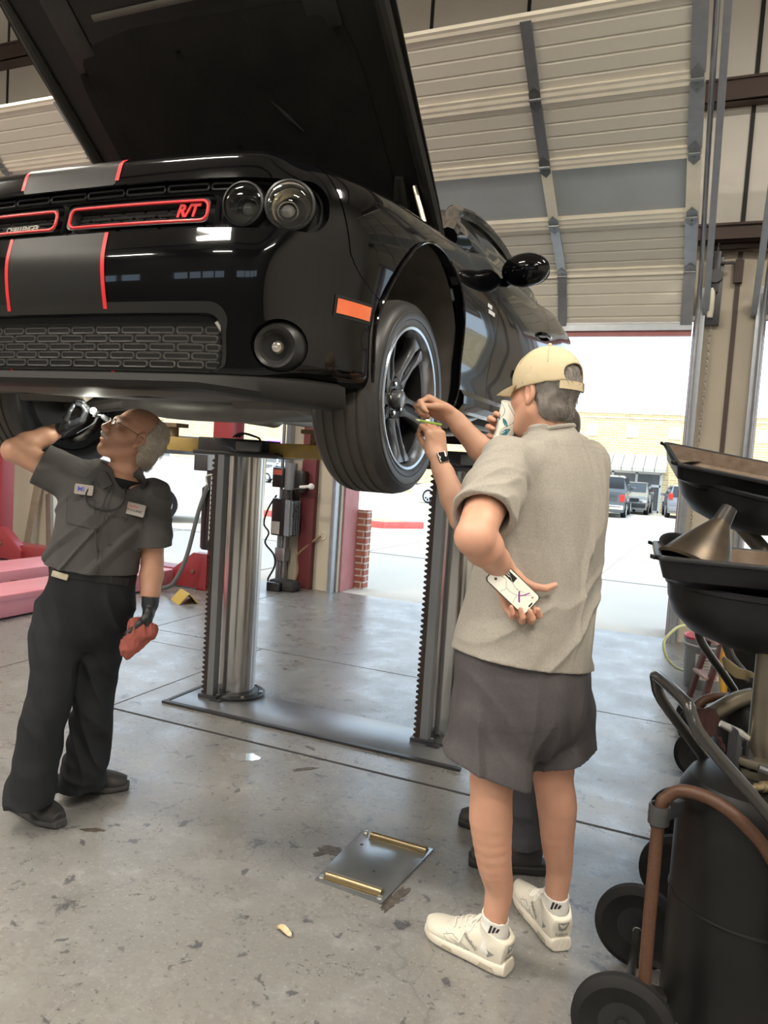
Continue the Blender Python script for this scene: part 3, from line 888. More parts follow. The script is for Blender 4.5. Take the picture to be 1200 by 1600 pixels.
AY, AZ, AR = .02, .36, .44
def arch(y, z, cy=AY): return math.hypot(y-cy, z-AZ)-AR
def seam(y, z):     # >0 on the fender side
    yy = np.interp(z, [.0, .50, .535, .56, .60, .9], [-.40, -.40, -.50, -.555, -.60, -.705]); return y-yy
SEAM_END = s_at_y(-.36)
gap = .0025
panel('front_bumper', PAINT, lambda s, z, x, y: min(slot(s, z), lowg(s, z), fog(s, z), -seam(y, z)-gap, arch(y, z)), 0, SEAM_END, hem=.05, mirror=True)
for side in (1, -1):
    a, b = s_at_y(-.74)*side, s_at_y(.95)*side
    panel('fender', PAINT, lambda s, z, x, y: min(seam(y, z)-gap, arch(y, z), .90-y), a, b, hem=.03)
    panel('door', PAINT, lambda s, z, x, y: min(y-.906, 2.14-y, z-.26), s_at_y(.88)*side, s_at_y(2.18)*side, hem=.02, ds=.03)
    panel('rear_quarter', PAINT, lambda s, z, x, y: min(y-2.146, math.hypot(y-2.97, z-AZ)-AR), s_at_y(2.12)*side, ARC[-1]*side, hem=.03, ds=.03)
    g = G(); pts = [LW(posz(s_at_y(y)*side, .27, -.03)) for y in (.5, .9, 1.4, 2.0, 2.5)]
    g.tube(pts, .055, 10); g.build('rocker', PAINT, car)
    # arch lip
    g = G(); P = []
    for k in range(41):
        t = R(-28)+R(236)*k/40; y = AY-math.cos(t)*(AR-.003); z = AZ+math.sin(t)*(AR-.003)
        if z < .2: continue
        p = posz(s_at_y(y)*side, z, .006); P.append(LW(p))
    g.tube(P, .0065, 8); g.build('arch_lip', PAINT, car)
    g = G()
    V = g.grid(lambda u, v: LW((side*(.36+.57*v), AY-math.cos(R(-30)+R(240)*u)*(AR+.012), AZ+math.sin(R(-30)+R(240)*u)*(AR+.012))), 36, 5)
    g.grid(lambda u, v: LW((side*.36, AY-math.cos(R(-30)+R(240)*u)*(AR+.012)*v, AZ+math.sin(R(-30)+R(240)*u)*(AR+.012)*v)), 36, 3)
    g.build('wheel_arch_liner', LINER, car)
    g = G(); g.tube([LW((side*.62, AY+.05, AZ+AR-.0)), LW((side*.66, AY+.07, AZ+AR-.03)), LW((side*.62, AY+.32, AZ+AR-.16)), LW((side*.6, AY+.42, AZ-.0))], .014, 8, smooth_pts=6); g.build('liner_rib', LINER, car)
    # side marker
    g = G(); sa, sb = s_at_y(-.625)*side, s_at_y(-.455)*side
    for rim_, mt, nm, o in ((.010, DEEP, 'marker_bezel', .002), (0, AMBER, 'side_marker', .005)):
        g = G(); V = []
        top = [(sa, .453, ), (sb, .475)]
        n = 10
        for k in range(n+1):
            s = sa+(sb-sa)*k/n; zc = .445+.004*k/n
            V.append((LW(posz(s+(-rim_ if k == 0 else rim_ if k == n else 0)*side, zc-.022-rim_, o)), LW(posz(s+(-rim_ if k == 0 else rim_ if k == n else 0)*side, zc+.022+rim_, o))))
        for A, B in zip(V, V[1:]): g.quadpts(A[0], B[0], B[1], A[1])
        bmesh.ops.remove_doubles(g.bm, verts=g.bm.verts, dist=1e-4)
        g.build(nm, mt, car)
# dark filler behind the shut lines
panel('inner_structure', DEEP, lambda s, z, x, y: min(slot(s, z)+.01, arch(y, z)-.005, math.hypot(y-2.97, z-AZ)-AR-.005), 0, ARC[-1]-.02, ds=.04, nv=30, off=-.035, v1=.84, mirror=True)
# satin band and red pinstripes
s2 = s_at_x(.2)
panel('centre_stripe', SATIN, lambda s, z, x, y: min(s2-abs(s), min(slot(s, z), z-.40)), -s2-.01, s2+.01, off=.0012, v0=.2, v1=.99)
for sg in (1, -1):
    for k, (z0, z1) in enumerate(((.395, .63), (.80, .895), (.186, .206))):
        g = G(); n = 16
        c = s2+.004+(.02 if k == 2 else 0)
        P = [[LW(posz(sg*(c+w+(.02*(.63-(z0+(z1-z0)*j/n)) if k == 0 else 0)), z0+(z1-z0)*j/n, .0022)) for w in (-.0075, .0075)] for j in range(n+1)]
        for A, B in zip(P, P[1:]): g.quadpts(A[0], A[1], B[1], B[0])
        bmesh.ops.remove_doubles(g.bm, verts=g.bm.verts, dist=1e-4)
        g.build('pinstripe', REDLINE, car)
# upper grille: recess, mesh, red rings, badges
panel('grille_recess', DEEP, lambda s, z, x, y: -slot(s, z)+.012, -S_SLOT-.02, S_SLOT+.02, off=-.055, v0=.4, v1=.85, ds=.03, nv=24)
GB = M('grille_black', (.014, .014, .014), .4)
def brick_loop(g, s0, s1, z0, z1, off, r):
    P = []
    rr = min((z1-z0)/2, .007)
    for (cx, cz, a0) in ((s1-rr, z1-rr, 0), (s0+rr, z1-rr, 90), (s0+rr, z0+rr, 180), (s1-rr, z0+rr, 270)):
        for k in range(3):
            a = R(a0+45*k); P.append(LW(posz(cx+rr*math.cos(a), cz+rr*math.sin(a), off)))
    g.tube(P, r, 5, closed=True)
def mesh_rows(g, s0, s1, z0, z1, rows, off, w=.085, r=.0028):
    h = (z1-z0)/rows
    for i in range(rows):
        z = z0+i*h; o = (i % 2)*w/2
        s = s0-o
        while s < s1-.01:
            a, b = max(s, s0), min(s+w-.012, s1)
            if b-a > .02: brick_loop(g, a, b, z+.003, z+h-.005, off, r)
            for q in (s+w*.3, s+w*.6):
                if s0 < q < s1 and i < rows-1: g.tube([LW(posz(q, z+h-.005, off)), LW(posz(q, z+h+.003, off))], r*.8, 5)
            s += w
for sg in (1, -1):
    sa, sb = s_at_x(.03), s_at_x(.555)
    cx, hx = (sa+sb)/2*sg, (sb-sa)/2
    zc, hz = .687, .031
    def ringpts(gr, off, n=8, r=.022):
        P = []
        for (ux, uz, a0) in ((1,1,0), (-1,1,90), (-1,-1,180), (1,-1,270)):
            for k in range(n):
                a = R(a0+90*k/(n-1)); P.append((cx+ux*(hx+gr-r)+r*math.cos(a), zc+uz*(hz+gr-r)+r*math.sin(a)))
            nx = {0:(-1,1),90:(-1,-1),180:(1,-1),270:(1,1)}[a0]
        Q = []
        for i, p in enumerate(P):
            q = P[(i+1) % len(P)]; Q.append(p); d = math.dist(p, q)
            m = int(d/.05)
            for k in range(1, m+1): Q.append((p[0]+(q[0]-p[0])*k/(m+1), p[1]+(q[1]-p[1])*k/(m+1)))
        return [LW(posz(a, b, off)) for a, b in Q]
    g = G(); g.tube(ringpts(0, -.006), .0048, 6, closed=True)
    ring = g.build('red_grille_ring', REDLINE, car)
    # moulded black surround around and inside the ring
    loops = [ringpts(.026, -.045), ringpts(.022, -.012), ringpts(.008, -.004), ringpts(-.004, -.010), ringpts(-.016, -.045, r=.012)]
    g = G(); R_ = [[g.v(p) for p in l] for l in loops]
    m = min(len(l) for l in R_)
    for A, B in zip(R_, R_[1:]):
        if len(A) != len(B): continue
        for j in range(len(A)): g.bm.faces.new((A[j], A[(j+1) % len(A)], B[(j+1) % len(A)], B[j]))
    g.build('grille_surround', GB, car)
    g = G(); mesh_rows(g, min(cx-hx, cx+hx)+.02, max(cx-hx, cx+hx)-.02, zc-hz+.014, zc+hz-.012, 3, -.036, w=.088); g.build('grille_mesh', GB, car)
g = G()
mesh_rows(g, -S_SLOT+.05, s_at_x(.62), .757, .784, 1, -.028, w=.16, r=.004); g.build('grille_frame', GB, car); g = G(); mesh_rows(g, -S_SLOT+.05, s_at_x(.62), .632, .648, 1, -.028, w=.16, r=.004)
g.build('grille_frame', GB, car)
def on_front(x, z, off, sz=1.):
    s = s_at_x(abs(x))*(1 if x >= 0 else -1)
    p = LW(posz(s, z, off)); q = LW(posz(s+.02, z, off)); return frame(p, q-p, Vector((0, 0, 1)))
text('R/T', .050, on_front(.475, .690, -.018), REDLINE, 'grille_badge', car, depth=.003, shear=.35, weight=.0022)
text('CHALLENGER', .024, on_front(-.185, .667, -.012), BADGE, 'name_badge', car, depth=.002, shear=.3, weight=.0005)
# headlamps
for sg in (1, -1):
    for (x, z, rad) in ((.815, .710, .060), (.668, .710, .053)):
        s = s_at_x(x)*sg
        p0 = LW(posz(s, z, -.062)); X0, Y0, nx, ny = plan(s)
        nrm = Vector((nx*.55, ny, 0)).normalized()
        up = Vector((0, 0, 1)); rt = up.cross(nrm).normalized()*-1
        m = Matrix((rt, up, rt.cross(up))).transposed().to_4x4(); m.translation = p0
        if (rt.cross(up)).dot(nrm) < 0:
            rt = -rt; m = Matrix((rt, up, rt.cross(up))).transposed().to_4x4(); m.translation = p0
        sc = rad/.07
        g = G(); g.lathe([(.070*sc,.0),(.082*sc,.0),(.090*sc,.030),(.088*sc,.046),(.080*sc,.050),(.074*sc,.040),(.070*sc,0)], 36, m); hb = g.build('headlamp', GB, car)
        g = G(); g.lathe([(0,-.03),(.03*sc,-.028),(.052*sc,-.012),(.068*sc,.012),(.074*sc,.034)], 36, m); g.build('reflector', LAMPIN if x > .75 else M('dim_reflector', (.30,.285,.25), .22, .8), hb)
        m2 = m @ Matrix.Translation((-.012*sg if x > .75 else .004, -.006, 0))
        g = G(); g.lathe([(.040*sc,-.02),(.044*sc,.008),(.040*sc,.014),(.036*sc,.010),(.034*sc,-.02)], 30, m2); g.build('projector_ring', LAMPIN if x > .75 else GB, hb)
        g = G(); g.lathe([(.035*sc,-.012),(.030*sc,.006),(.018*sc,.016),(0,.020)], 30, m2); g.build('projector_lens', M('projector_glass', (.20,.20,.19), .05, coat=1.) if x > .75 else M('projector_dark', (.05,.05,.048), .12, coat=1.), hb)
        g = G(); g.lathe([(.080*sc,.046),(.07*sc,.054),(.045*sc,.062),(0,.067)], 36, m); g.build('lens_cover', LENS, hb)
# lower grille
panel('lower_grille_recess', DEEP, lambda s, z, x, y: -lowg(s, z)+.015, -s_at_x(.66), s_at_x(.66), off=-.085, v0=.05, v1=.5, ds=.03, nv=20)
g = G(); mesh_rows(g, -s_at_x(.60), s_at_x(.60), .222, .352, 5, -.035, w=.105, r=.0036); g.build('lower_grille', M('grille_grey', (.055,.053,.05), .45), car)
g = G()
for sg in (1, -1): g.tube([LW(posz(sg*s_at_x(.60), .36, -.015)), LW(posz(sg*s_at_x(.618), .335, -.02))], .006, 6)
g.build('grille_clip', BADGE, car)
panel('grille_shroud', MATTE, lambda s, z, x, y: min(-rrect(s, z, 0, .31, s_at_x(.645), .105, .06), lowg(s, z)-.002), -s_at_x(.7), s_at_x(.7), off=.0015, v0=.05, v1=.6)
# fog lamps
for sg in (1, -1):
    s = s_at_x(.80)*sg; x0_, y0_, nx, ny = plan(s)
    nrm = Vector((nx*.5, ny, -.05)).normalized(); rt = Vector((0,0,1)).cross(nrm).normalized(); up = nrm.cross(rt)
    m = Matrix((rt, up, nrm)).transposed().to_4x4(); m.translation = LW(posz(s, Z_FOG, -.055))
    g = G(); g.lathe([(.052,.05),(.062,.058),(.068,.05),(.100,-.01),(.104,-.05)], 36, m); fb = g.build('fog_lamp', GB, car)
    g = G(); g.lathe([(.052,.05),(.040,.018),(.022,.004),(.016,.0),(0,-.002)], 32, m); g.build('fog_reflector', M('fog_bowl', (.035,.034,.032), .3, coat=.5), fb)
    g = G(); g.lathe([(.019,.002),(.020,.020),(.014,.030),(0,.034)], 24, m); g.build('fog_bulb', M('bulb_glass', (.55,.50,.42), .15, .6), fb)
    g = G(); g.lathe([(0,-.05),(.104,-.05)], 24, m); g.build('fog_housing', DEEP, fb)
    panel('fog_shroud', DEEP, lambda s_, z, x, y: -fog(s_, z)+.012, (s-.16 if sg > 0 else s-.16), s+.16, off=-.06, v0=.02, v1=.5, ds=.03, nv=16)
# chin spoiler and undertray
for nm, mt, prof_ in (('chin_spoiler', MATTE, [(-.02,.215),(.022,.20),(.030,.178),(.022,.160),(-.02,.152),(-.05,.160),(-.05,.21)]),):
    g = G(); se = s_at_y(-.56); n = 70; rows = []
    for i in range(n+1):
        s = -se+2*se*i/n; x, y, nx, ny = plan(s); q = min(1, max(0, (abs(x)-.55)/.3))
        rows.append([g.v(LW((x+nx*(o-.055), y+ny*(o-.055), z-.028*q*(1 if z < .19 else 0)))) for o, z in prof_])
    for A, B in zip(rows, rows[1:]):
        for j in range(len(A)): g.bm.faces.new((A[j], B[j], B[(j+1) % len(A)], A[(j+1) % len(A)]))
    g.bm.faces.new(rows[0]); g.bm.faces.new(rows[-1][::-1])
    g.build(nm, mt, car)
g = G()
def tray(u, v):
    x = -.86+1.72*u; yf = float(np.interp(abs(x), [0,.4,.7,.86], [-.83,-.82,-.74,-.60]))
    y = yf+(-.42-yf)*v; z = .160-.012*math.sin(v*PI)-.004*math.cos(u*18)+.03*max(0, abs(x)-.7)/.16*0
    return LW((x, y, z))
g.grid(tray, 40, 10); g.build('undertray', TRAY, car)
g = G(); g.grid(lambda u, v: LW((-.80+1.6*u, -.44+.36*v, .158+.05*v-.02*math.sin(PI*u)*math.sin(PI*v))), 20, 8); g.build('splash_shield', M('dark_splash_shield', (.03,.03,.03), .5, noise=(5,.5), col2=(.05,.048,.045), spec=.3), car)
# running gear under the floor
UM = M('cast_underbody', (.16,.155,.145), .5, .4, noise=(9,.6,5), col2=(.08,.075,.07))
EXH = M('exhaust_steel', (.36,.33,.29), .4, .8, noise=(7,.6,5), col2=(.20,.16,.12))
g = G(); g.tube([LW((-.52,-.02,.20)), LW((-.2,-.06,.155)), LW((.2,-.06,.155)), LW((.52,-.02,.20))], .055, 12, smooth_pts=6); g.box(LW((-.32,-.25,.17)), LW((.32,.25,.24))); g.build('crossmember', UM, car, bevel=.01)
for sg in (1, -1):
    g = G(); g.tube([LW((sg*.36,-.05,.19)), LW((sg*.60,-.06,.15)), LW((sg*.78,-.04,.13))], [.035,.028,.04], 10, smooth_pts=5); g.tube([LW((sg*.34,.28,.20)), LW((sg*.6,.1,.16)), LW((sg*.77,-.02,.13))], [.03,.026,.035], 10, smooth_pts=5); g.build('control_arm', UM, car)
    g = G(); g.tube([LW((sg*.30,-.17,.235)), LW((sg*.55,-.18,.21)), LW((sg*.76,-.16,.20))], [.018,.012,.02], 8); g.tube([LW((sg*.52,-.18,.21)), LW((sg*.60,-.18,.208))], [.024,.024], 10); g.build('tie_rod', UM, car)
    g = G(); g.tube([LW((sg*.55,-.02,.16)), LW((sg*.58,0,.45)), LW((sg*.56,.02,.72))], [.03,.045,.05], 12); g.build('damper', UM, car)
    g = G(); g.tube([LW((sg*.22,-.05,.27)), LW((sg*.24,.4,.20)), LW((sg*.28,1.0,.19)), LW((sg*.26,2.0,.19)), LW((sg*.5,3.0,.26)), LW((sg*.55,3.9,.26))], .032, 12, smooth_pts=6); g.build('exhaust_pipe', EXH, car)
    g = G(); g.tube([LW((sg*.27,.55,.195)), LW((sg*.27,.6,.195)), LW((sg*.28,.95,.19)), LW((sg*.28,1.0,.19))], [.035,.07,.07,.035], 16); g.build('catalytic_converter', EXH, car)
    g = G(); g.box(LW((sg*.78-.06,.62,.19)), LW((sg*.78+.06,2.5,.24))); g.build('sill_rail', UM, car, bevel=.008)
g = G(); g.tube([LW((0,.1,.30)), LW((0,.35,.29)), LW((0,.9,.27)), LW((0,1.5,.26))], [.20,.17,.11,.07], 16); g.tube([LW((0,1.5,.26)), LW((0,2.9,.26))], .04, 10); g.build('gearbox', UM, car)
g = G(); g.box(LW((-.84,.5,.245)), LW((.84,3.6,.30))); g.box(LW((-.60,-.6,.30)), LW((.60,.55,.34))); g.build('floor_pan', M('floor_pan_dark', (.06,.06,.062), .6, noise=(3,.5), col2=(.11,.11,.11)), car)
# bonnet, hinged at the scuttle
HA = R(39)
def hood_pt(x, l, h):
    """l along the bonnet from the hinge forward, h outward (upper side positive)"""
    y0, z0 = .60, .90
    return LW((x, y0-l*math.cos(HA)-h*math.sin(HA)*1.0, z0+l*math.sin(HA)-h*math.cos(HA)*-1.0))
HL = 1.56
def hood_x(u, l):      # half width profile
    w = float(np.interp(l, [0,.2,1.2,1.45,1.56], [.80,.83,.85,.83,.74])); return (2*u-1)*w
g = G(); g.grid(lambda u, v: hood_pt(hood_x(u, v*HL), v*HL, .05+.05*(1-(2*u-1)**2)**.5*math.sin(PI*min(1, v*.9+.1))), 30, 26)
n0 = len(g.bm.verts)
g.grid(lambda u, v: hood_pt(hood_x(u, v*HL), v*HL, -.005), 30, 26)
# rim between skins
for uu in (0, 1): g.grid(lambda a, v: hood_pt(hood_x(uu, v*HL), v*HL, -.005+a*.055), 1, 26)
for vv in (0, 1): g.grid(lambda u, a: hood_pt(hood_x(u, vv*HL), vv*HL, -.005+a*(.055+.05*(1-(2*u-1)**2)**.5*math.sin(PI*min(1, vv*.9+.1)))), 30, 1)
bmesh.ops.remove_doubles(g.bm, verts=g.bm.verts, dist=1e-4)
hood = g.build('bonnet', M('bonnet_underside', (.007,.0068,.0062), .45, noise=(3,.6,4), col2=(.014,.013,.011), spec=.3), car, angle=40)
g = G()   # stamped frame: raised outer lip, ribs
for sg in (1, -1):
    P = [hood_pt(sg*.80, l, -.012) for l in (.04,.3,.7,1.1,1.35)]; g.tube(P, [.02,.03,.03,.03,.02], 10, smooth_pts=5)
    g.tube([hood_pt(sg*.70, .02, -.02), hood_pt(sg*.66, .25, -.03), hood_pt(sg*.69, .45, -.02)], [.03,.045,.02], 10, smooth_pts=5)
g.tube([hood_pt(-.74, 1.40, -.012), hood_pt(-.3, 1.46, -.02), hood_pt(.3, 1.46, -.02), hood_pt(.74, 1.40, -.012)], .032, 10, smooth_pts=6)
g.build('bonnet_frame', M('bonnet_frame_black', (.010,.0095,.0085), .45, noise=(6,.6), col2=(.022,.02,.017), spec=.4), hood)
g = G()   # latch carrier with its light edge
A = [hood_pt(-.42, 1.24, -.03), hood_pt(.36, 1.24, -.03), hood_pt(.36, 1.27, -.045), hood_pt(-.42, 1.27, -.045)]
g.prism(A, hood_pt(0, 0, -.015)-hood_pt(0, 0, 0)); g.build('latch_beam', M('worn_beam', (.085,.08,.065), .5, noise=(8,.5)), hood, bevel=.004)
for a, b, c, d in ((-.63, -.50, 1.06, 1.33), (.50, .63, 1.06, 1.33)):
    g = G(); g.prism([hood_pt(a, c, -.015), hood_pt(b, c, -.015), hood_pt(b, d, -.015), hood_pt(a, d, -.015)], hood_pt(0, 0, -.022)-hood_pt(0, 0, 0)); g.build('hinge_reinforcement', M('bonnet_frame_black', (.028,.026,.024), .5), hood, bevel=.008)
g = G()   # soft insulation pad with its dents
def padpt(u, v):
    a, b = 2*u-1, 2*v-1
    # rounded rectangle mapping
    x = .66*a*(1-.10*abs(b)**4); l = .66+.50*b*(1-.06*abs(a)**4)
    e = max(abs(a), abs(b)); h = -.02-.035*(1-e**8)
    n = mnoise.fractal(Vector((x*3.1, l*3.1, 2.2)), 1., 2., 4)*.012
    return hood_pt(x, l, h+n)
g.grid(padpt, 60, 46); g.build('insulation_pad', M('insulation_felt', (.0055,.0053,.005), .85, noise=(5,.7,6), col2=(.016,.014,.0115), bump=(60,.4,.004), spec=.2), hood)
g = G()
for x, l in ((-.60,1.08),(.60,1.08),(-.60,.25),(.60,.25),(0,.7),(.52,.48),(-.1,1.10)): g.lathe([(0,.006),(.010,.006),(.014,0)], 12, aim(hood_pt(x, l, -.055), hood_pt(x, l, -.08)))
g.build('pad_clip', MATTE, hood)
g = G()
for x, l, a in ((-.35,.62,.4),(.28,.80,-.7)):
    c = hood_pt(x, l, -.062); d = (hood_pt(x+.05, l+.05*a*2, -.062)-c)
    g.tube([c-d, c, c+d], [.002,.009,.002], 8)
g.build('pad_tear', DEEP, hood)
g = G(); g.tube([LW((.80,.30,.985)), hood_pt(.745, .40, -.02)], .011, 10); g.build('bonnet_strut', M('zinc_strut', (.48,.44,.36), .35, .8), car)
g = G(); g.tube([LW((-.80,.30,.985)), hood_pt(-.745, .40, -.02)], .011, 10); g.build('bonnet_strut', MATS['zinc_strut'], car)
g = G(); g.box(hood_pt(.55, 1.535, -.012), hood_pt(.60, 1.54, -.004)); g.build('bonnet_label', M('white_label', (.75,.75,.72), .6), hood)
# greenhouse
def gh(y, side):
    xb = float(np.interp(y, [.55,.9,2.4,3.4], [.86,.865,.86,.74])); zb = float(np.interp(y, [.55,.9,2.4,3.4], [.985,1.0,1.045,1.05]))
    xr = float(np.interp(y, [1.15,1.6,2.3,2.7,3.3], [.60,.63,.62,.60,.58])); zr = float(np.interp(y, [1.15,1.45,1.9,2.4,2.8,3.3], [1.32,1.385,1.405,1.38,1.29,1.10]))
    return Vector((side*xb, y, zb)), Vector((side*xr, y, zr))
for side in (1, -1):
    g = G(); pts = [LW((side*.83,.52,.985)), LW((side*.76,.78,1.12)), LW((side*.66,1.05,1.27)), LW((side*.61,1.28,1.355))]; g.tube(pts, [.045,.04,.038,.036], 10, smooth_pts=5); 
    g.tube([LW(gh(y, side)[1]) for y in (1.2,1.5,1.9,2.3,2.7,3.1)], .036, 10, smooth_pts=4); g.build('pillar', PAINT, car)
    g = G(); g.grid(lambda u, v: LW(gh(.78+1.62*u, side)[0].lerp(Vector((side*float(np.interp(.78+1.62*u, [.78,1.22,2.4],[.77,.625,.62])), .78+1.62*u, float(np.interp(.78+1.62*u, [.78,1.0,1.25,1.6,2.4],[1.11,1.23,1.33,1.375,1.37])))), v)+Vector((side*.03*math.sin(PI*v), 0, 0))), 20, 8); g.build('side_window', M('side_glass', (.006,.0065,.007), .05, spec=.35), car)
    g = G(); g.tube([LW(gh(y, side)[0]+Vector((side*.012,0,.004))) for y in (.75,1.2,1.8,2.4)], .010, 8, smooth_pts=4); g.build('belt_moulding', M('dark_trim', (.02,.02,.022), .4), car)
    g = G(); g.grid(lambda u, v: LW(gh(2.4+1.0*u, side)[0].lerp(gh(2.4+1.0*u, side)[1], v)), 12, 8); g.build('rear_pillar', PAINT, car)
    g = G(); g.grid(lambda u, v: LW(Vector((side*(.80-.02*v+.04), .62+.3*u, .985+.02*u)).lerp(Vector((side*.76, .62+.3*u, .985+.02*u)), v)), 4, 2); g.build('cowl_corner', PAINT, car)
g = G(); g.grid(lambda u, v: LW(Vector((0,0,0))+(lambda a, b: a.lerp(b, u)+Vector((0,0,.05*math.sin(PI*u))))(gh(1.28+2.0*v, -1)[1], gh(1.28+2.0*v, 1)[1])), 16, 24); g.build('roof', PAINT, car)
g = G(); g.grid(lambda u, v: LW((lambda hw, y, z: (hw*(2*u-1), y-.10*math.sin(PI*u), z+.02*math.sin(PI*u)))(.80-.2*v, .58+.72*v, 1.0+.37*v)), 16, 8); g.build('windscreen', MATS['side_glass'], car)
g = G(); g.grid(lambda u, v: LW((.62*(2*u-1), 2.75+.75*v, 1.33-.26*v)), 8, 4); g.build('rear_window', MATS['side_glass'], car)
g = G(); g.grid(lambda u, v: LW((.75*(2*u-1), 3.35+.65*v, 1.06)), 8, 4); g.build('boot_lid', PAINT, car)
# mirrors, handles, small badge on the wing
for side in (1, -1):
    c = LW((side*1.075, 1.0, .955))
    g = G(); g.ball(c, 1, 14, rad3=(.125, .075, .082), rot=Matrix.Rotation(side*R(-12), 3, 'Z')); mo = g.build('mirror', PAINT, car)
    g = G(); g.tube([LW((side*.915,1.12,.915)), LW((side*.965,1.09,.925)), LW((side*1.03,1.02,.945))], [.034,.026,.034], 12, smooth_pts=4); g.build('mirror_arm', PAINT, mo)
    g = G(); g.ball(LW((side*1.075, 1.055, .955)), 1, 12, rad3=(.11,.03,.068)); g.build('mirror_glass', MATS['side_glass'], mo)
    g = G(); g.ball(LW(posz(s_at_y(1.10)*side, .915, -.005)), 1, 8, rad3=(.014,.026,.012)); g.build('mirror_base', PAINT, mo)
    g = G(); P = [LW(posz(s_at_y(y)*side, .80, o)) for y, o in ((1.86,.005),(1.90,.03),(2.02,.032),(2.06,.005))]; g.tube(P, .012, 10, smooth_pts=4); g.build('door_handle', PAINT, car)
    g = G(); p = LW(posz(s_at_y(.70)*side, .71, .004)); q = LW(posz(s_at_y(.82)*side, .71, .004))
    for dz, l0, l1 in ((.014,0,.55),(-.010,.15,1.)):
        a = p.lerp(q, l0)+Vector((0,0,dz)); b = p.lerp(q, l1)+Vector((0,0,dz)); g.bar(a, b, .003, .017)
    g.build('wing_badge', M('white_badge', (.7,.7,.7), .3), car)
# wheels
TREAD = M('worn_tread', (.060,.054,.046), .72, noise=(22,.6,6), col2=(.036,.033,.030), bump=(70,.35,.002))
SIDEWALL = M('tyre_sidewall', (.028,.028,.029), .42, noise=(30,.5,3), col2=(.05,.05,.05))
RIMF = M('rim_grey', (.16,.165,.175), .32, .85)
RIML = M('rim_lip', (.36,.39,.43), .22, .9)
RIMD = M('rim_black', (.012,.012,.013), .35)
LUG = M('lug_chrome', (.6,.58,.55), .2, 1.)
def wheel(c, side, detail):
    m = Matrix.Translation(c) @ Matrix.Rotation(side*PI/2, 4, 'Y')       # local z -> outward
    r = .362; hw = .135
    prof = [(.262,.100),(.268,.118),(.285,.126),(.315,.130),(.335,.124),(.350,.110),(.357,.094)]
    tr = [(.3585,.086)]
    for zc in (.062,.022,-.022,-.062):
        tr += [(.3622,zc+.0075),(.356,zc+.0045),(.356,zc-.0045),(.3622,zc-.0075)]
    tr += [(.3585,-.086)]
    back = [(a, -b) for a, b in prof[::-1]]
    g = G(); g.lathe([(.357,.094)]+tr+[(.357,-.094)], 72, m); w = g.build('wheel', TREAD, car, angle=30)
    g = G(); g.lathe(prof, 72, m); g.lathe(back, 60, m)
    for rr, zz in ((.292,.1275),(.322,.1288)): g.lathe([(rr-.002,zz),(rr,zz+.0016),(rr+.002,zz)], 72, m)
    g.build('sidewall', SIDEWALL, w)
    g = G(); g.lathe([(.262,.096),(.270,.117),(.266,.123),(.256,.121),(.246,.106),(.240,.070)], 72, m); g.build('rim_lip', RIML, w)
    g = G(); g.lathe([(.240,.070),(.234,.02),(.232,-.10),(.262,-.105)], 60, m); g.build('barrel', RIMD, w)
    g = G(); g.lathe([(.215,-.06),(.215,-.035),(.05,-.035),(.05,-.06)], 48, m); g.build('brake_disc', M('brake_iron', (.12,.11,.105), .45, .7), w)
    # hub
    g = G(); g.lathe([(.040,.050),(.062,.052),(.078,.058),(.082,.050),(.085,-.03)], 40, m); g.lathe([(0,.040),(.05,.040)], 30, m); g.build('hub', RIMD, w)
    g = G(); g.lathe([(.034,.040),(.034,.078),(.030,.086),(.016,.090),(0,.091)], 30, m); g.build('centre_cap', M('cap_grey', (.20,.205,.21), .28, .8), w)
    for k in range(5):
        a = 2*PI*k/5+R(18); mm = m @ Matrix.Rotation(a+R(36), 4, 'Z')
        g = G(); g.cyl(mm @ Vector((.057,0,.045)), mm @ Vector((.057,0,.062)), .0095, 6); g.lathe([(0,.065),(.007,.0645),(.009,.061)], 12, mm @ Matrix.Translation((.057,0,0))); g.build('lug_nut', LUG, w)
    # five slotted spokes
    for k in range(5):
        a = 2*PI*k/5+R(6); mm = m @ Matrix.Rotation(a, 4, 'Z')
        st = [(.072,.050,.058),(.11,.038,.066),(.16,.038,.078),(.205,.046,.092),(.238,.072,.101)]
        slot0, slot1 = .115, .215
        def xsec(q, s_): return [(q[0], s_*q[1], q[2])]
        g = G()
        for sgn in (1, -1):
            rows = []
            for (x, hwid, z) in st:
                inner = 0 if x <= .11 or x >= .235 else hwid*.42
                inner = .0 if x < .1 else (hwid*.45 if x < .22 else hwid*.10)
                P = [(x, sgn*inner, z), (x, sgn*hwid, z-.004), (x, sgn*(hwid+.004), z-.045), (x, sgn*inner, z-.04)]
                rows.append([g.v(mm @ Vector(p)) for p in P])
            for A, B in zip(rows, rows[1:]):
                for j in range(4): g.bm.faces.new((A[j], B[j], B[(j+1) % 4], A[(j+1) % 4]))
            g.bm.faces.new(rows[0]); g.bm.faces.new(rows[-1][::-1])
        sp = g.build('spoke', RIMF, w, bevel=.0025, angle=30)
        g = G(); g.prism([mm @ Vector(p) for p in ((.108,-.016,.045),(.108,.016,.045),(.215,.022,.072),(.215,-.022,.072))], (mm.to_3x3() @ Vector((0,0,.006)))); g.build('spoke_pocket', RIMD, w)
    return w
wheel(LW((.812, -.05, .215)), 1, True)
wheel(LW((-.85, -.06, .20)), -1, True)
wheel(LW((.812, 2.97, .235)), 1, False)
wheel(LW((-.812, 2.97, .235)), -1, False)
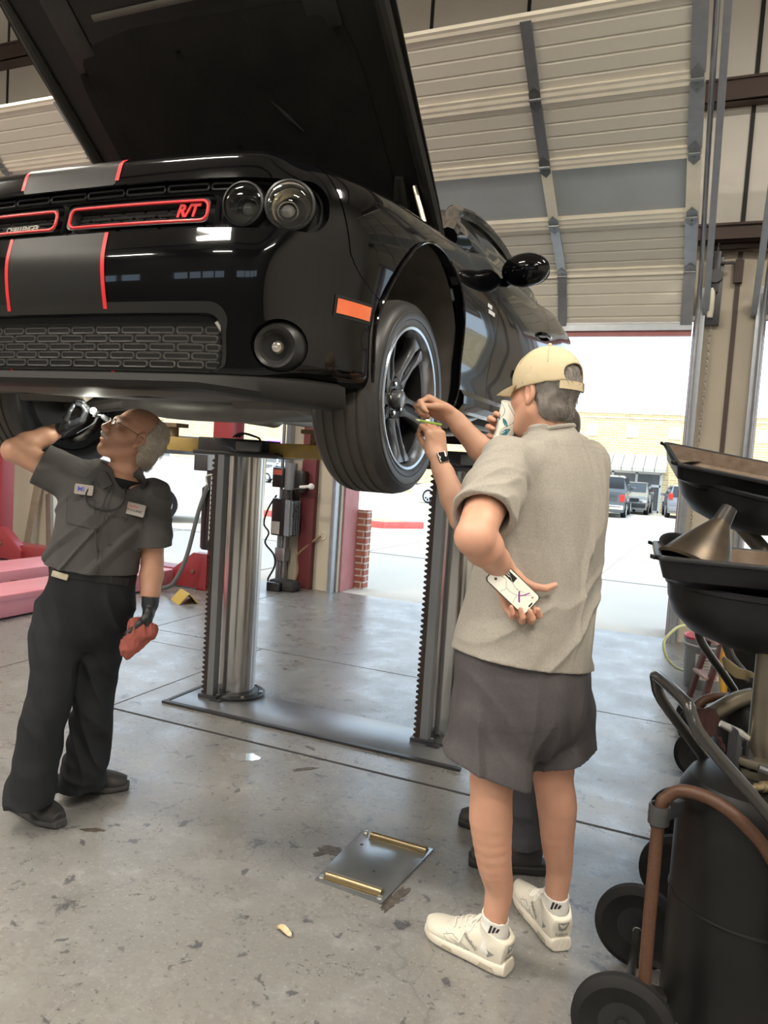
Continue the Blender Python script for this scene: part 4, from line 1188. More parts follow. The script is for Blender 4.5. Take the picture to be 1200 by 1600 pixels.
# ================================================================== people
def skin_mat(name, c1, c2, c3):
    m = M(name, c1, .48, noise=(14, .55, 5), col2=c2, bump=(160, .12, .0012), sss=.12)
    return m
SKIN_A = skin_mat('skin_ruddy', (.60, .34, .235), (.52, .235, .155), None)
SKIN_B = skin_mat('skin_tanned', (.56, .315, .21), (.46, .225, .15), None)
SKIN_C = skin_mat('skin_arm', (.55, .32, .215), (.46, .235, .15), None)
TEE = M('heather_tee', (.36, .335, .295), .9, noise=(190, .75, 4), col2=(.255, .235, .205), bump=(260, .25, .0015), spec=.2)
SHORTS = M('grey_mesh_shorts', (.085, .078, .082), .75, noise=(120, .5, 2), col2=(.06, .055, .058), bump=(420, .5, .0015), spec=.2)
WORKSHIRT = M('grey_work_shirt', (.088, .084, .082), .85, noise=(7, .4, 5), col2=(.068, .065, .064), bump=(300, .25, .001), spec=.2)
WORKPANTS = M('black_work_trousers', (.014, .0155, .018), .8, noise=(6, .6, 5), col2=(.024, .026, .03), bump=(260, .3, .001), spec=.2)
GREYPANTS = M('grey_trousers', (.05, .052, .058), .8, noise=(8, .5), col2=(.07, .072, .078), bump=(260, .3, .001), spec=.2)
GLOVE = M('black_nitrile_glove', (.022, .024, .028), .38, noise=(30, .4), col2=(.045, .047, .05), bump=(60, .5, .003))
GREYHAIR = M('grey_hair', (.30, .275, .25), .65, noise=(90, .9, 4), col2=(.15, .13, .115))
WHITEHAIR = M('white_hair', (.70, .64, .54), .6, noise=(80, .8, 4), col2=(.36, .32, .26))
CAPM = M('khaki_cap', (.60, .50, .33), .85, noise=(24, .35, 4), col2=(.50, .41, .26), bump=(300, .3, .0012), spec=.2)
WHITELEATHER = M('white_leather', (.74, .70, .60), .5, noise=(9, .3, 4), col2=(.64, .59, .49))
WHITESOLE = M('white_sole', (.66, .61, .52), .6, noise=(12, .4), col2=(.55, .50, .42))
GREYPATCH = M('grey_shoe_patch', (.26, .26, .235), .5)
SOCK = M('white_sock', (.74, .72, .68), .9, bump=(300, .3, .001))
BLACKMARK = M('black_mark', (.02, .02, .025), .6)
BLACKSHOE = M('black_shoe', (.025, .025, .027), .55, noise=(16, .6, 4), col2=(.055, .052, .048))
LACE = M('dark_lace', (.05, .048, .045), .8)

def rotv(v, axis, ang): return Matrix.Rotation(ang, 3, axis) @ v
def hand(F, wrist, d, n, t, curls, thumb, sc=1., k=.006, wr=.027):
    """d: fingers, n: palm faces, t: thumb side. curls: 4 x (mcp, pip, dip) degrees. thumb: 3 (d, t, n) directions"""
    d = Vector(d).normalized(); n = Vector(n); n = (n-d*n.dot(d)).normalized(); t0 = Vector(t); t = d.cross(n)
    if t.dot(t0) < 0: t = -t
    W = Vector(wrist)
    Rm = np.array(Matrix((t, d, n)).transposed())
    F.rbox(W+d*.052*sc, (.041*sc, .052*sc, .0145*sc), Rm, rad=.014*sc, k=.012)
    F.ell(W+d*.035*sc+t*.024*sc+n*.008*sc, (.019*sc, .034*sc, .015*sc), Rm, k=.012)     # thenar
    F.ell(W+d*.040*sc-t*.028*sc+n*.007*sc, (.014*sc, .036*sc, .013*sc), Rm, k=.012)
    F.cap(W-d*.03*sc, W+d*.015*sc, wr*sc, wr*1.02*sc, k=.014, flat=n, f=.72)
    base = [(.097, .031), (.102, .0105), (.098, -.0105), (.088, -.030)]
    seg = [(.044, .026, .022), (.049, .030, .023), (.044, .028, .022), (.034, .021, .019)]
    rad = [(.0102, .0092, .0082, .0072), (.0104, .0094, .0084, .0074), (.0098, .0088, .0079, .007), (.0088, .0078, .007, .0062)]
    tips = []
    for i in range(4):
        p = W+d*base[i][0]*sc+t*base[i][1]*sc; a = 0
        spread = (1.5-i)*R(3.5)
        dd = rotv(d, n, -spread if t.dot(n.cross(d)) < 0 else spread)
        F.cap(p-dd*.022*sc, p, .0115*sc, rad[i][0]*1.08*sc, k=.008)
        for j in range(3):
            a += R(curls[i][j]); v = dd*math.cos(a)+n*math.sin(a)
            q = p+v*seg[i][j]*sc
            F.cap(p, q, rad[i][j]*sc, rad[i][j+1]*sc, k=.0035 if j else .006); F.ell(p, (rad[i][j]*1.06*sc,)*3, k=.003); p = q
        tips.append((p, v))
    p = W+d*.028*sc+t*.030*sc+n*.004*sc
    tr = (.0135, .0115, .0100, .0085); tl = (.042, .034, .027)
    for j in range(3):
        v = (d*thumb[j][0]+t*thumb[j][1]+n*thumb[j][2]).normalized(); q = p+v*tl[j]*sc
        F.cap(p, q, tr[j]*sc, tr[j+1]*sc, k=.008 if j == 0 else .004); p = q
    tips.append((p, v))
    return tips
def head(F, c, f, u, sc=1., mouth_open=0., ears=True):
    f = Vector(f).normalized(); u = Vector(u); u = (u-f*u.dot(f)).normalized(); r = f.cross(u)
    c = Vector(c); Rm = np.array(Matrix((r, f, u)).transposed())
    P = lambda x, y, z: c+(r*x+f*y+u*z)*sc
    E = lambda x, y, z, a, b, h, k=.012, op='u': F.ell(P(x, y, z), (a*sc, b*sc, h*sc), Rm, k=k, op=op)
    Cp = lambda p, q, ra, rb, k=.01, op='u': F.cap(P(*p), P(*q), ra*sc, rb*sc, k=k, op=op)
    E(0, -.014, .036, .076, .098, .084, .02)
    E(0, .028, -.030, .062, .068, .086, .03)
    E(0, .070, -.098, .027, .024, .022, .022)
    for s in (1, -1):
        Cp((s*.054, .004, -.052), (s*.022, .066, -.098), .020, .018, .03)
        E(s*.043, .060, -.022, .024, .022, .020, .02)
        Cp((s*.006, .086, .026), (s*.044, .070, .024), .011, .010, .014)
        E(s*.031, .100, .006, .017, .014, .011, .010, 's')
        E(s*.031, .0795, .005, .0125, .0125, .0125, .002)
        Cp((s*.018, .089, .0125), (s*.045, .079, .0115), .0048, .0045, .004)
        Cp((s*.019, .089, -.003), (s*.044, .079, -.002), .0038, .0036, .004)
        E(s*.0125, .104, -.031, .009, .011, .0085, .006)
        E(s*.007, .108, -.0395, .0035, .005, .004, .002, 's')
    Cp((0, .088, .020), (0, .112, -.024), .0085, .0125, .012)
    E(0, .113, -.027, .0115, .011, .011, .008)
    E(0, .086, -.055, .030, .016, .020, .02)
    E(0, .098, -.0575, .023, .009, .0058, .005); E(0, .0965, -.0695, .021, .0095, .0068, .005)
    Cp((-.022, .101, -.0632), (.022, .101, -.0632), .0022+mouth_open*.002, .0022+mouth_open*.002, .002, 's')
    if ears:
        for s in (1, -1):
            E(s*.078, -.008, -.002, .010, .019, .031, .006); E(s*.086, -.004, .0, .007, .010, .019, .005, 's'); E(s*.079, -.002, -.030, .007, .010, .010, .005)
    return P, r, f, u, Rm
def folds(scale, amp, stretch, seed, ridge=True):
    def fn(x, y, z):
        a = vnoise(x*scale[0]+3.1, y*scale[1], z*scale[2], seed)+.5*vnoise(x*scale[0]*2.1, y*scale[1]*2.1, z*scale[2]*2.1, seed+5)
        if ridge: a = 1-np.abs(a)*1.6
        return a*amp
    return fn
def relocate(o, loc):
    """put the origin of a world-space mesh object at loc"""
    o.data.transform(Matrix.Translation(-Vector(loc))); o.location = loc; return o

# ------------------------------------------------------------------ man in grey t-shirt, seen from behind
def build_a():
    p = lambda x, y, D: at(x, y, D=D)
    L = Vector((-.576, -.817, 0)); Fv = Vector((-.817, .576, 0)); U = Vector((0, 0, 1))
    neck0 = p(858, 676, 2.27); headc = p(850, 617, 2.27)
    hf = (CR*-.66+CW*.74+CU*.06).normalized(); hu = (U*.97+CR*.03).normalized()
    shL = p(792, 722, 2.17); elL = p(741, 838, 1.90); wrL = p(788, 891, 2.065)
    shR = p(912, 724, 2.36); elR = p(850, 812, 2.52); wrR = p(805, 690, 2.40)
    lo = (-1.0, 1.65, -.02); hi = (-.1, 2.85, 2.0)
    B = Field(lo, hi, .0034)
    # legs (bare below the shorts)
    FL, FR = (Vector((-.415, 2.165, 0)), Vector((-.700, 2.245, 0))), (Vector((-.292, 2.350, 0)), Vector((-.492, 2.605, 0)))
    ak = lambda f_, l, z: f_[0]+(f_[1]-f_[0]).normalized()*l+U*z
    legL = [(p(792, 1090, 2.23), .090), (p(770, 1205, 2.225), .064), (p(768, 1235, 2.225), .060), (p(767, 1280, 2.23), .063), (p(772, 1345, 2.25), .051), (ak(FL, .058, .25), .041), (ak(FL, .062, .165), .036), (ak(FL, .066, .085), .038)]
    legR = [(p(864, 1090, 2.32), .090), (p(864, 1190, 2.345), .066), (p(864, 1215, 2.35), .060), (p(870, 1258, 2.36), .061), (p(871, 1315, 2.39), .050), (ak(FR, .058, .25), .040), (ak(FR, .062, .165), .0355), (ak(FR, .066, .085), .038)]
    for leg in (legL, legR): 
        q, rr = catmull([a for a, _ in leg], 4, [b for _, b in leg]); B.chain(q, rr, k=.006)
    B.loft([(p(826, 1095, 2.26), .15, .12, L, Fv), (p(820, 1030, 2.26), .18, .15, L, Fv), (p(840, 900, 2.27), .17, .14, L, Fv), (p(858, 780, 2.27), .175, .11, L, Fv), (p(859, 715, 2.27), .16, .09, L, Fv), (p(858, 690, 2.27), .08, .07, L, Fv)], k=.03)
    B.cap(p(858, 700, 2.275), p(850, 640, 2.27), .068, .060, k=.035, flat=L, f=.96)
    # arms
    B.chain([shL, shL.lerp(elL, .5)+L*.006, elL], [.060, .059, .048], k=.02); B.ell(elL+CU*-.006-CW*.01, (.043, .043, .043), k=.02)
    B.chain([elL, elL.lerp(wrL, .3)-CW*.004, elL.lerp(wrL, .7), wrL], [.046, .050, .038, .029], k=.012)
    B.chain([shR, elR], [.058, .045], k=.02); B.chain([elR, elR.lerp(wrR, .35), wrR], [.045, .045, .029], k=.014)
    head(B, headc, hf, hu, 1.01)
    # left hand, palm to the camera, holding the telephone
    dn = (CR*.36-CU*.93).normalized()
    hand(B, wrL+dn*.012, dn, -CW+CR*.06+CU*.10, CR, [(36, 62, 48), (40, 72, 52), (44, 76, 52), (50, 72, 46)], [(.70, .62, .15), (.45, .85, .10), (.02, .98, .02)], 1.0, wr=.029)
    # right hand round the cup
    dR = (CU*.62-CR*.55+CW*.2).normalized()
    hand(B, p(815, 700, 2.39), (CR*-.78+CU*.55-CW*.1), (-CW*.75-CR*.2+CU*.1), CU*1+CR*.3, [(20, 55, 40), (22, 58, 40), (26, 60, 42), (30, 62, 40)], [(.4, .5, .9), (.7, .2, .7), (.9, .0, .4)], .95)
    body = mesh_obj('person', [B], SKIN_A, it=1)
    loc = (-.43, 2.26, 0); relocate(body, loc)
    tag(body, 'person in grey t-shirt, dark shorts and khaki cap, seen from behind holding a phone', 'person')
    # hair under the cap
    Hm = Field(A3(headc)-.2, A3(headc)+.2, .0026)
    P, r, f, u, Rm = head_frame(headc, hf, hu, 1.01)
    Hm.ell(P(0, -.016, .030), (.079, .101, .088), Rm, k=.01)
    Hm.ell(P(0, -.044, -.040), (.066, .047, .050), Rm, k=.03)
    for s in (1, -1): Hm.cap(P(s*.074, .012, .03), P(s*.073, .020, -.014), .011, .006, k=.01)
    Hm.half(f, P(0, .018, 0)); Hm.half(-u+f*.35, P(0, -.05, -.078))
    for s in (1, -1): Hm.ell(P(s*.085, .0, -.02), (.022, .026, .045), Rm, k=.008, op='s')
    a1, a2, a3 = A3(r), A3(f), A3(u)
    def strands(x, y, z):
        X = (x-headc.x); Y = (y-headc.y); Z = (z-headc.z)
        cr_ = X*a1[0]+Y*a1[1]+Z*a1[2]; cf = X*a2[0]+Y*a2[1]+Z*a2[2]; cu_ = X*a3[0]+Y*a3[1]+Z*a3[2]
        return .0022*vnoise((cr_+cf*.6)*150+cu_*40, cu_*26-cf*30, cf*60, 3)+.002*vnoise(cr_*60, cf*40, cu_*60, 9)
    Hm.disp(strands)
    ho = mesh_obj('hair', [Hm], GREYHAIR, body, it=0)
    strands_on(ho, 'hair_strands', M('grey_hair_strand', (.34, .31, .28), .5, noise=(60, .9), col2=(.14, .12, .105)), body, -f*.55-u*.85, 2600, .022, .0006, 4, keep=lambda q: (q-headc).dot(f) < .015)
    # cap
    s_ = 1.01
    Cf = Field(A3(headc)-.26, A3(headc)+.26, .003)
    tilt = (u*.97+f*.10).normalized()
    Cf.ell(P(0, -.010, .042), (.090*s_, .112*s_, .100*s_), Rm, k=.004)
    Cf.ell(P(0, -.010, .040), (.0845*s_, .1065*s_, .0945*s_), Rm, k=0, op='s')
    Cf.half(-u-f*.14, P(0, 0, .016))
    Cf.ell(P(0, -.118, .052), (.052, .05, .032), Rm, k=.004, op='s')
    Cf.disp(lambda x, y, z: .0012*vnoise(x*40, y*40, z*40, 4), .01)
    mesh_obj('cap_crown', [Cf], CAPM, body, it=1)
    g = G()     # strap across the opening, visor, button, seams, eyelets, emblem
    A = [P(.0845*math.sin(a)*s_/1.01*1.02, -.010-.1085*math.cos(a), .022-.004*math.cos(a)) for a in [R(-40+80*i/12) for i in range(13)]]
    for a, b in zip(A, A[1:]): g.bar(a, b, .003, .024, up=u)
    g.build('cap_strap', CAPM, body)
    g = G(); b1 = A[10]; g.bar(A[10]-f*.004, A[11]-f*.004, .005, .028, up=u); g.build('strap_buckle', M('antique_brass', (.30, .25, .16), .4, .7), body)
    g = G()
    def vis(a, b):
        th = R(-62+124*a); rr = .088+.0*b; x = math.sin(th)*.086; y0 = -.010+.110*math.cos(th)
        ext = .072*math.cos(th*1.2)*b
        return P(x*(1+.08*b), y0+ext, .026+.0*b-.020*b*b-.022*(math.sin(th)**2)*b)
    g.grid(vis, 24, 8); n_ = len(g.bm.faces)
    r_ = bmesh.ops.solidify(g.bm, geom=g.bm.faces[:], thickness=.0035)
    g.build('cap_visor', CAPM, body)
    g = G(); g.ball(P(0, -.010, .147), .007, 8); g.build('cap_button', CAPM, body)
    g = G()
    for a in (0, 60, 120):
        pts = []
        for i in range(15):
            t = R(24+132*i/14); x = math.cos(t)*math.sin(R(a)); y = math.cos(t)*math.cos(R(a)); z = math.sin(t)
            q = P(x*.0905*s_/1.01*1.03, -.010+y*.1125*1.03/1.04*s_/1.0*.985, .042+z*.1005*1.0)
            if ((q-headc).dot(u) > .04*1.04): pts.append(q)
        if len(pts) > 2: g.tube(pts, .0016, 5)
    g.build('cap_seam', M('cap_stitch', (.50, .42, .28), .9), body)
    g = G(); e = P(-.045, .092, .062); g.lathe([(0, .002), (.012, .001), (.014, -.002)], 14, aim(e, e+(e-P(0, -.01, .04)))); g.build('cap_emblem', BLACKMARK, body)
    # t-shirt
    T = Field((-.95, 1.7, .8), (-.1, 2.65, 1.75), .0038)
    T.loft([(p(811, 1075, 2.26), .222, .185, L, Fv), (p(814, 1040, 2.26), .220, .185, L, Fv), (p(822, 985, 2.26), .212, .185, L, Fv), (p(832, 915, 2.265), .200, .172, L, Fv), (p(844, 850, 2.27), .200, .155, L, Fv), (p(856, 780, 2.27), .206, .138, L, Fv), (p(860, 730, 2.27), .196, .118, L, Fv), (p(861, 702, 2.27), .155, .098, L, Fv), (p(859, 682, 2.272), .088, .083, L, Fv), (p(858, 668, 2.272), .074, .074, L, Fv)], k=.02)
    T.cap(shL+CR*.03, shL+U*.0, .068, .070, k=.04); T.cap(shR-CR*.02, shR, .062, .062, k=.05)
    lx, ly = A3(L), A3(Fv); cx0, cy0 = -.44, 2.27
    def tw(x, y, z):
        a = (x-cx0)*lx[0]+(y-cy0)*lx[1]; b = (x-cx0)*ly[0]+(y-cy0)*ly[1]
        s1 = np.clip(1-np.abs(vnoise((a-b*.3+(z-1.2)*.22)*11, b*3, z*2.0, 2))*3.4, 0, 1)**1.2
        s3 = np.clip(1-np.abs(vnoise((a-b*.2-(z-1.2)*.12)*19, b*3, z*2.6, 17))*3.0, 0, 1)**1.2
        s2 = np.clip(1-np.abs(vnoise((a*.7+z*.9)*11, b*3, (z-a)*2.2, 8))*3.2, 0, 1)**1.2
        return (s1*.013+s3*.006)*np.clip((z-.90)/.3, .25, 1)+s2*.014*np.clip((1.30-z)/.22, 0, 1)-.004+.0012*vnoise(a*60, b*40, z*30, 6)
    T.disp(tw, .03)
    TS = Field((-.95, 1.7, .8), (-.1, 2.65, 1.75), .0038)
    d = (elL-shL).normalized()
    TS.chain([shL, shL.lerp(elL, .40), shL.lerp(elL, .84)], [.072, .077, .085], k=.03)
    dr = (elR-shR).normalized(); TS.chain([shR, shR.lerp(elR, .8)], [.066, .08], k=.03)
    TS.disp(lambda x, y, z: np.maximum(1-np.abs(vnoise((x*d.x+y*d.y+z*d.z)*14+x*8, (x-z)*14, y*8, 31))*2.4, -.4)*.007, .03)
    TS.half(d+CR*.12, shL.lerp(elL, .76), within=shL.lerp(elL, .9), rad=.16)
    TS.chain([shL.lerp(elL, .62), shL.lerp(elL, .95)], [.062, .080], k=0, op='s')
    TS.half(dr, shR.lerp(elR, .7), within=shR.lerp(elR, .85), rad=.14)
    T.merge(TS, .022)
    h1, h2 = p(712, 1012, 2.22), p(917, 1045, 2.26); nn = (h2-h1).cross(CW*1+U*0).normalized()
    if nn.z > 0: nn = -nn
    T.half(nn, h1.lerp(h2, .5))
    T.cap(p(858, 676, 2.272), p(856, 640, 2.272), .0665, .066, k=0, op='s')
    tee = mesh_obj('t_shirt', [T], TEE, body, it=1)
    # collar rib and hems
    g = G(); cc = p(858, 671, 2.272); ax = (p(850, 640, 2.27)-p(858, 690, 2.275)).normalized(); e1 = ax.cross(CW).normalized(); e2 = ax.cross(e1)
    g.tube([cc+ax*-.004+e1*.073*math.cos(2*PI*i/28)+e2*.073*math.sin(2*PI*i/28)+ax*.006*math.sin(2*PI*i/28) for i in range(28)], .0075, 8, closed=True); g.build('collar_rib', TEE, tee)
    # shorts
    def sw(x, y, z):
        a = (x-cx0)*lx[0]+(y-cy0)*lx[1]; b = (x-cx0)*ly[0]+(y-cy0)*ly[1]
        s1 = 1-np.abs(vnoise((a+b*.55)*12, (b-a)*5, z*1.5, 12))*2.2; s2 = 1-np.abs(vnoise((a-z*.6)*20, b*6, z*4, 15))*2
        return np.maximum(s1, -.5)*.0125*np.clip((1.02-z)/.25, .2, 1)+np.maximum(s2, -.4)*.003
    S = Field((-.95, 1.75, .5), (-.1, 2.7, 1.08), .0038)
    S.loft([(p(813, 1000, 2.26), .205, .172, L, Fv), (p(815, 1060, 2.26), .215, .178, L, Fv), (p(817, 1105, 2.27), .205, .172, L, Fv), (p(820, 1145, 2.275), .16, .14, L, Fv), (p(822, 1170, 2.28), .09, .09, L, Fv)], k=.03)
    SL = [(p(790, 1050, 2.235), .115), (p(772, 1120, 2.23), .128), (p(757, 1200, 2.225), .139), (p(754, 1240, 2.22), .143)]
    SR = [(p(855, 1050, 2.30), .112), (p(866, 1110, 2.33), .112), (p(871, 1180, 2.345), .104), (p(872, 1230, 2.35), .106)]
    cl = p(688, 1166, 2.21); cr2 = p(824, 1216, 2.24); cf = p(750, 1163, 2.38)
    nl = (cr2-cl).cross(cf-cl); nl = -nl if nl.z > 0 else nl
    dl = p(822, 1190, 2.32); dr_ = p(916, 1168, 2.36); df = p(868, 1150, 2.47)
    nr = (dr_-dl).cross(df-dl); nr = -nr if nr.z > 0 else nr
    for q, w, nn_, pp in ((SL, .120, nl, cl.lerp(cr2, .5)), (SR, .088, nr, dl.lerp(dr_, .5))):
        S1 = Field((-.95, 1.75, .5), (-.1, 2.7, 1.08), .0038); S1.chain([a for a, _ in q], [b for _, b in q], k=.03); S1.disp(sw, .04)
        S1.half(nn_, pp); S1.chain([q[-2][0]+U*.03, q[-1][0]-U*.04], [w-.012, w+.006], k=0, op='s')
        if q is SL: SLF = S1
    S.disp(sw, .04); S.merge(SLF, .035); S.merge(S1, .03)
    mesh_obj('shorts', [S], SHORTS, body, it=1)
    # socks and trainers
    for (ank, heel, toe, nm) in ((legL, FL[0], FL[1], 0), (legR, FR[0], FR[1], 1)):
        a0 = ank[-3][0]; a1_ = ank[-1][0]; d = (toe-heel); d.z = 0; Ls = d.length; d.normalize(); w = d.cross(U)
        base = heel
        Q = lambda l, s, z: base+d*l+w*s+U*z
        ankle = Q(.065, 0, .09)
        K = Field(np.array((min(heel.x, toe.x)-.12, min(heel.y, toe.y)-.12, .05)), np.array((max(heel.x, toe.x)+.12, max(heel.y, toe.y)+.12, .3)), .003)
        top = ank[-2][0]
        K.chain([top+U*.05, top, top.lerp(ankle, .55), ankle+U*-.02], [.040, .0395, .041, .046], k=.01)
        K.half((U*1-d*.22), top+U*-.002)
        K.chain([top+U*.05, top+U*-.02], [.0365, .0365], k=0, op='s')
        K.disp(lambda x, y, z: .0008*vnoise(x*90, y*90, z*30, 3), .01)
        sk = mesh_obj('sock', [K], SOCK, body, it=1)
        so = -w if (nm == 0) else -w
        vis_side = (-CW+CR*(-.25)).normalized()
        g = G(); 
        for i in range(3):
            pc = top.lerp(ankle, .34)
            sd = (vis_side-U*vis_side.dot(U)).normalized(); tn = U.cross(sd).normalized()
            for k2 in range(1):
                o = pc+sd*.0425+tn*(-.010+.011*i)*-1; hgt = .012+.006*i
                g.prism([o-tn*.0035-U*hgt*.5, o+tn*.0035-U*hgt*.5, o+tn*.0035+tn*.006+U*hgt*.5, o-tn*.0035+tn*.006+U*hgt*.5], sd*.0015)
        g.build('sock_stripes', BLACKMARK, sk)
        Sh = Field(np.array((min(heel.x, toe.x)-.12, min(heel.y, toe.y)-.12, -.01)), np.array((max(heel.x, toe.x)+.12, max(heel.y, toe.y)+.12, .22)), .003)
        r3 = np.array(Matrix((d, w, U)).transposed())
        Sh.loft([(Q(.012, 0, .064), .036, .056, w, U), (Q(.05, 0, .066), .043, .060, w, U), (Q(.10, 0, .062), .042, .058, w, U), (Q(.16, .002, .052), .045, .045, w, U), (Q(.22, .003, .042), .050, .036, w, U), (Q(.275, .0, .037), .042, .030, w, U), (Q(Ls+.004, -.002, .034), .018, .022, w, U)], k=.012, sub=5)
        Sh.cap(Q(.045, 0, .10), Q(.058, 0, .135), .044, .047, k=.02); Sh.cap(Q(.10, 0, .09), Q(.14, 0, .085), .036, .03, k=.02)
        Sh.cap(Q(.055, 0, .11), Q(.058, 0, .2), .0405, .046, k=.004, op='s'); 
        Sh.half(-U, Q(0, 0, .028)); Sh.half(U-d*.42, Q(.03, 0, .118))
        Sh.cap(Q(.09, 0, .125), Q(.19, 0, .085), .012, .006, k=.012)      # tongue ridge
        Sh.cap(Q(.03, .048, .055), Q(.2, .056, .036), .0022, .0022, k=.003, op='s'); Sh.cap(Q(.03, -.048, .055), Q(.2, -.056, .036), .0022, .0022, k=.003, op='s')
        Sh.cap(Q(.195, .06, .045), Q(.225, 0, .082), .002, .002, k=.003, op='s'); Sh.cap(Q(.195, -.06, .045), Q(.225, 0, .082), .002, .002, k=.003, op='s')
        shoe = mesh_obj('trainer', [Sh], WHITELEATHER, body, it=1)
        So = Field(np.array((min(heel.x, toe.x)-.12, min(heel.y, toe.y)-.12, -.02)), np.array((max(heel.x, toe.x)+.12, max(heel.y, toe.y)+.12, .09)), .003)
        So.loft([(Q(.003, 0, .024), .034, .022, w, U), (Q(.04, 0, .022), .043, .024, w, U), (Q(.12, 0, .020), .045, .022, w, U), (Q(.20, .002, .019), .053, .021, w, U), (Q(.265, 0, .019), .047, .020, w, U), (Q(Ls+.008, -.002, .022), .020, .016, w, U)], k=.01, sub=5, power=3.2)
        So.half(-U, (0, 0, .002))
        for sgn in (1, -1): So.cap(Q(.0, sgn*.045, .030), Q(.28, sgn*.058, .028), .0018, .0018, k=.002, op='s')
        mesh_obj('sole', [So], WHITESOLE, shoe, it=1)
        HS = lambda l, sgn, z, o=.0014: Sh.hit(Q(l, sgn*.10, z), -w*sgn)+w*sgn*o
        HO = lambda l, sgn, z, o=.0012: So.hit(Q(l, sgn*.10, z), -w*sgn)+w*sgn*o
        HT = lambda l, s_, o=.002: Sh.hit(Q(l, s_, .22), -U)+U*o
        HB = lambda s_, z, o=.0016: Sh.hit(Q(-.09, s_, z), d)-d*o
        def decal(pts, outd, nm, mt, par, th=.0016):
            g = G(); c0 = sum(pts, Vector())/len(pts); A = [g.v(q) for q in pts]; B_ = [g.v(q-outd*.004) for q in pts]; vc = g.v(c0+outd*.0004); n_ = len(pts)
            for k in range(n_): g.bm.faces.new((vc, A[k], A[(k+1) % n_])); g.bm.faces.new((A[k], B_[k], B_[(k+1) % n_], A[(k+1) % n_]))
            g.build(nm, mt, par)
        def spread(poly, fn, m_=4):
            o = []
            for a, b in zip(poly, poly[1:]+poly[:1]):
                for k in range(m_): o.append(fn(*[a[c]+(b[c]-a[c])*k/m_ for c in range(2)]))
            return o
        for sgn in (1, -1):
            ow = w*sgn
            decal(spread([(.03, .011), (.088, .011), (.080, .026), (.037, .026)], lambda l, z: HO(l, sgn, z)), ow, 'sole_window', M('sole_window_tan', (.42, .38, .29), .4), shoe)
            decal(spread([(.175, .010), (.217, .010), (.211, .023), (.181, .023)], lambda l, z: HO(l, sgn, z)), ow, 'sole_window', MATS['sole_window_tan'], shoe)
            decal(spread([(.034, .068), (.072, .080), (.056, .050)], lambda l, z: HS(l, sgn, z)), ow, 'side_flash', GREYPATCH, shoe)
            rd = U.cross(ow); rd = rd if sgn > 0 else rd
            tilt = -.55 if rd.dot(d) > 0 else .55
            tp_ = HS(.118, sgn, .072, .003); nm_ = (HS(.10, sgn, .072)-HS(.136, sgn, .072)).cross(HS(.118, sgn, .08)-HS(.118, sgn, .064)); nm_ = nm_ if nm_.dot(ow) > 0 else -nm_
            xd = (rd+U*(.62 if rd.dot(d) < 0 else -.62)*-1); xd = (xd-nm_.normalized()*xd.dot(nm_.normalized()))
            yd = nm_.normalized().cross(xd.normalized())
            text('Reebok', .018, frame(tp_, xd, yd), GREYPATCH, 'shoe_lettering', shoe, depth=.0008, weight=.0002)
            g = G()
            for k in range(3):
                l0 = .160-.013*k; g.tube([HS(l0+.030-.03*q/4, sgn, .052-.014*q/4, .0002) for q in range(5)], .0010, 5)
            pl = [(.215, .052), (.185, .066), (.12, .040), (.15, .034), (.20, .040), (.215, .052)]
            g.tube([HS(a[0]+(b[0]-a[0])*q/4, sgn, a[1]+(b[1]-a[1])*q/4, .0006) for a, b in zip(pl, pl[1:]) for q in range(4)], .0010, 5); g.build('side_stitching', GREYPATCH, shoe)
        decal(spread([(-.020, .098), (.020, .098), (.013, .072), (0, .066), (-.013, .072)], lambda s_, z: HB(s_, z)), -d, 'heel_patch', GREYPATCH, shoe)
        text('Reebok', .015, frame(HB(0, .056, .0045), U.cross(-d), U), GREYPATCH, 'heel_lettering', shoe, depth=.0008)
        g = G()
        for k in range(6):
            l0 = .100+.019*k; g.tube([HT(l0-.010, -.030), HT(l0-.004, -.016, .003), HT(l0+.002, 0, .004), HT(l0-.004, .016, .003), HT(l0-.010, .030)], .0034, 6, smooth_pts=3)
        for sgn in (1, -1):
            g.tube([HT(.105, 0, .006), HT(.112, sgn*.02, .010), HT(.128, sgn*.038, .006), HT(.140, sgn*.028, .004), HT(.112, sgn*.006, .006)], .0026, 6, smooth_pts=4)
            g.tube([HT(.105, 0, .006), HT(.135, sgn*.022, .004), HS(.150, sgn, .066, .003), HS(.158, sgn, .052, .003)], .0026, 6, smooth_pts=4)
        g.build('shoe_lace', M('white_lace', (.78, .76, .70), .8), shoe)
    # cup and telephone
    cb, ct = p(784, 690, 2.33), p(803, 634, 2.33)
    ct = cb+(ct-cb).normalized()*.118
    mm = aim(cb, ct); 
    t = thing('paper_cup', 'white paper cup with blue leaves held to the mouth of the man in the cap', 'cup', cb)
    g = G(); g.lathe([(0, .004), (.027, .004), (.028, 0), (.029, .002), (.040, .116), (.042, .118), (.041, .121), (.0385, .117), (.028, .008), (0, .008)], 40, mm); g.build('cup_wall', M('cup_card', (.82, .79, .70), .6), t)
    LEAF = M('teal_leaf', (.03, .17, .22), .6)
    g = G(); rnd = random.Random(3)
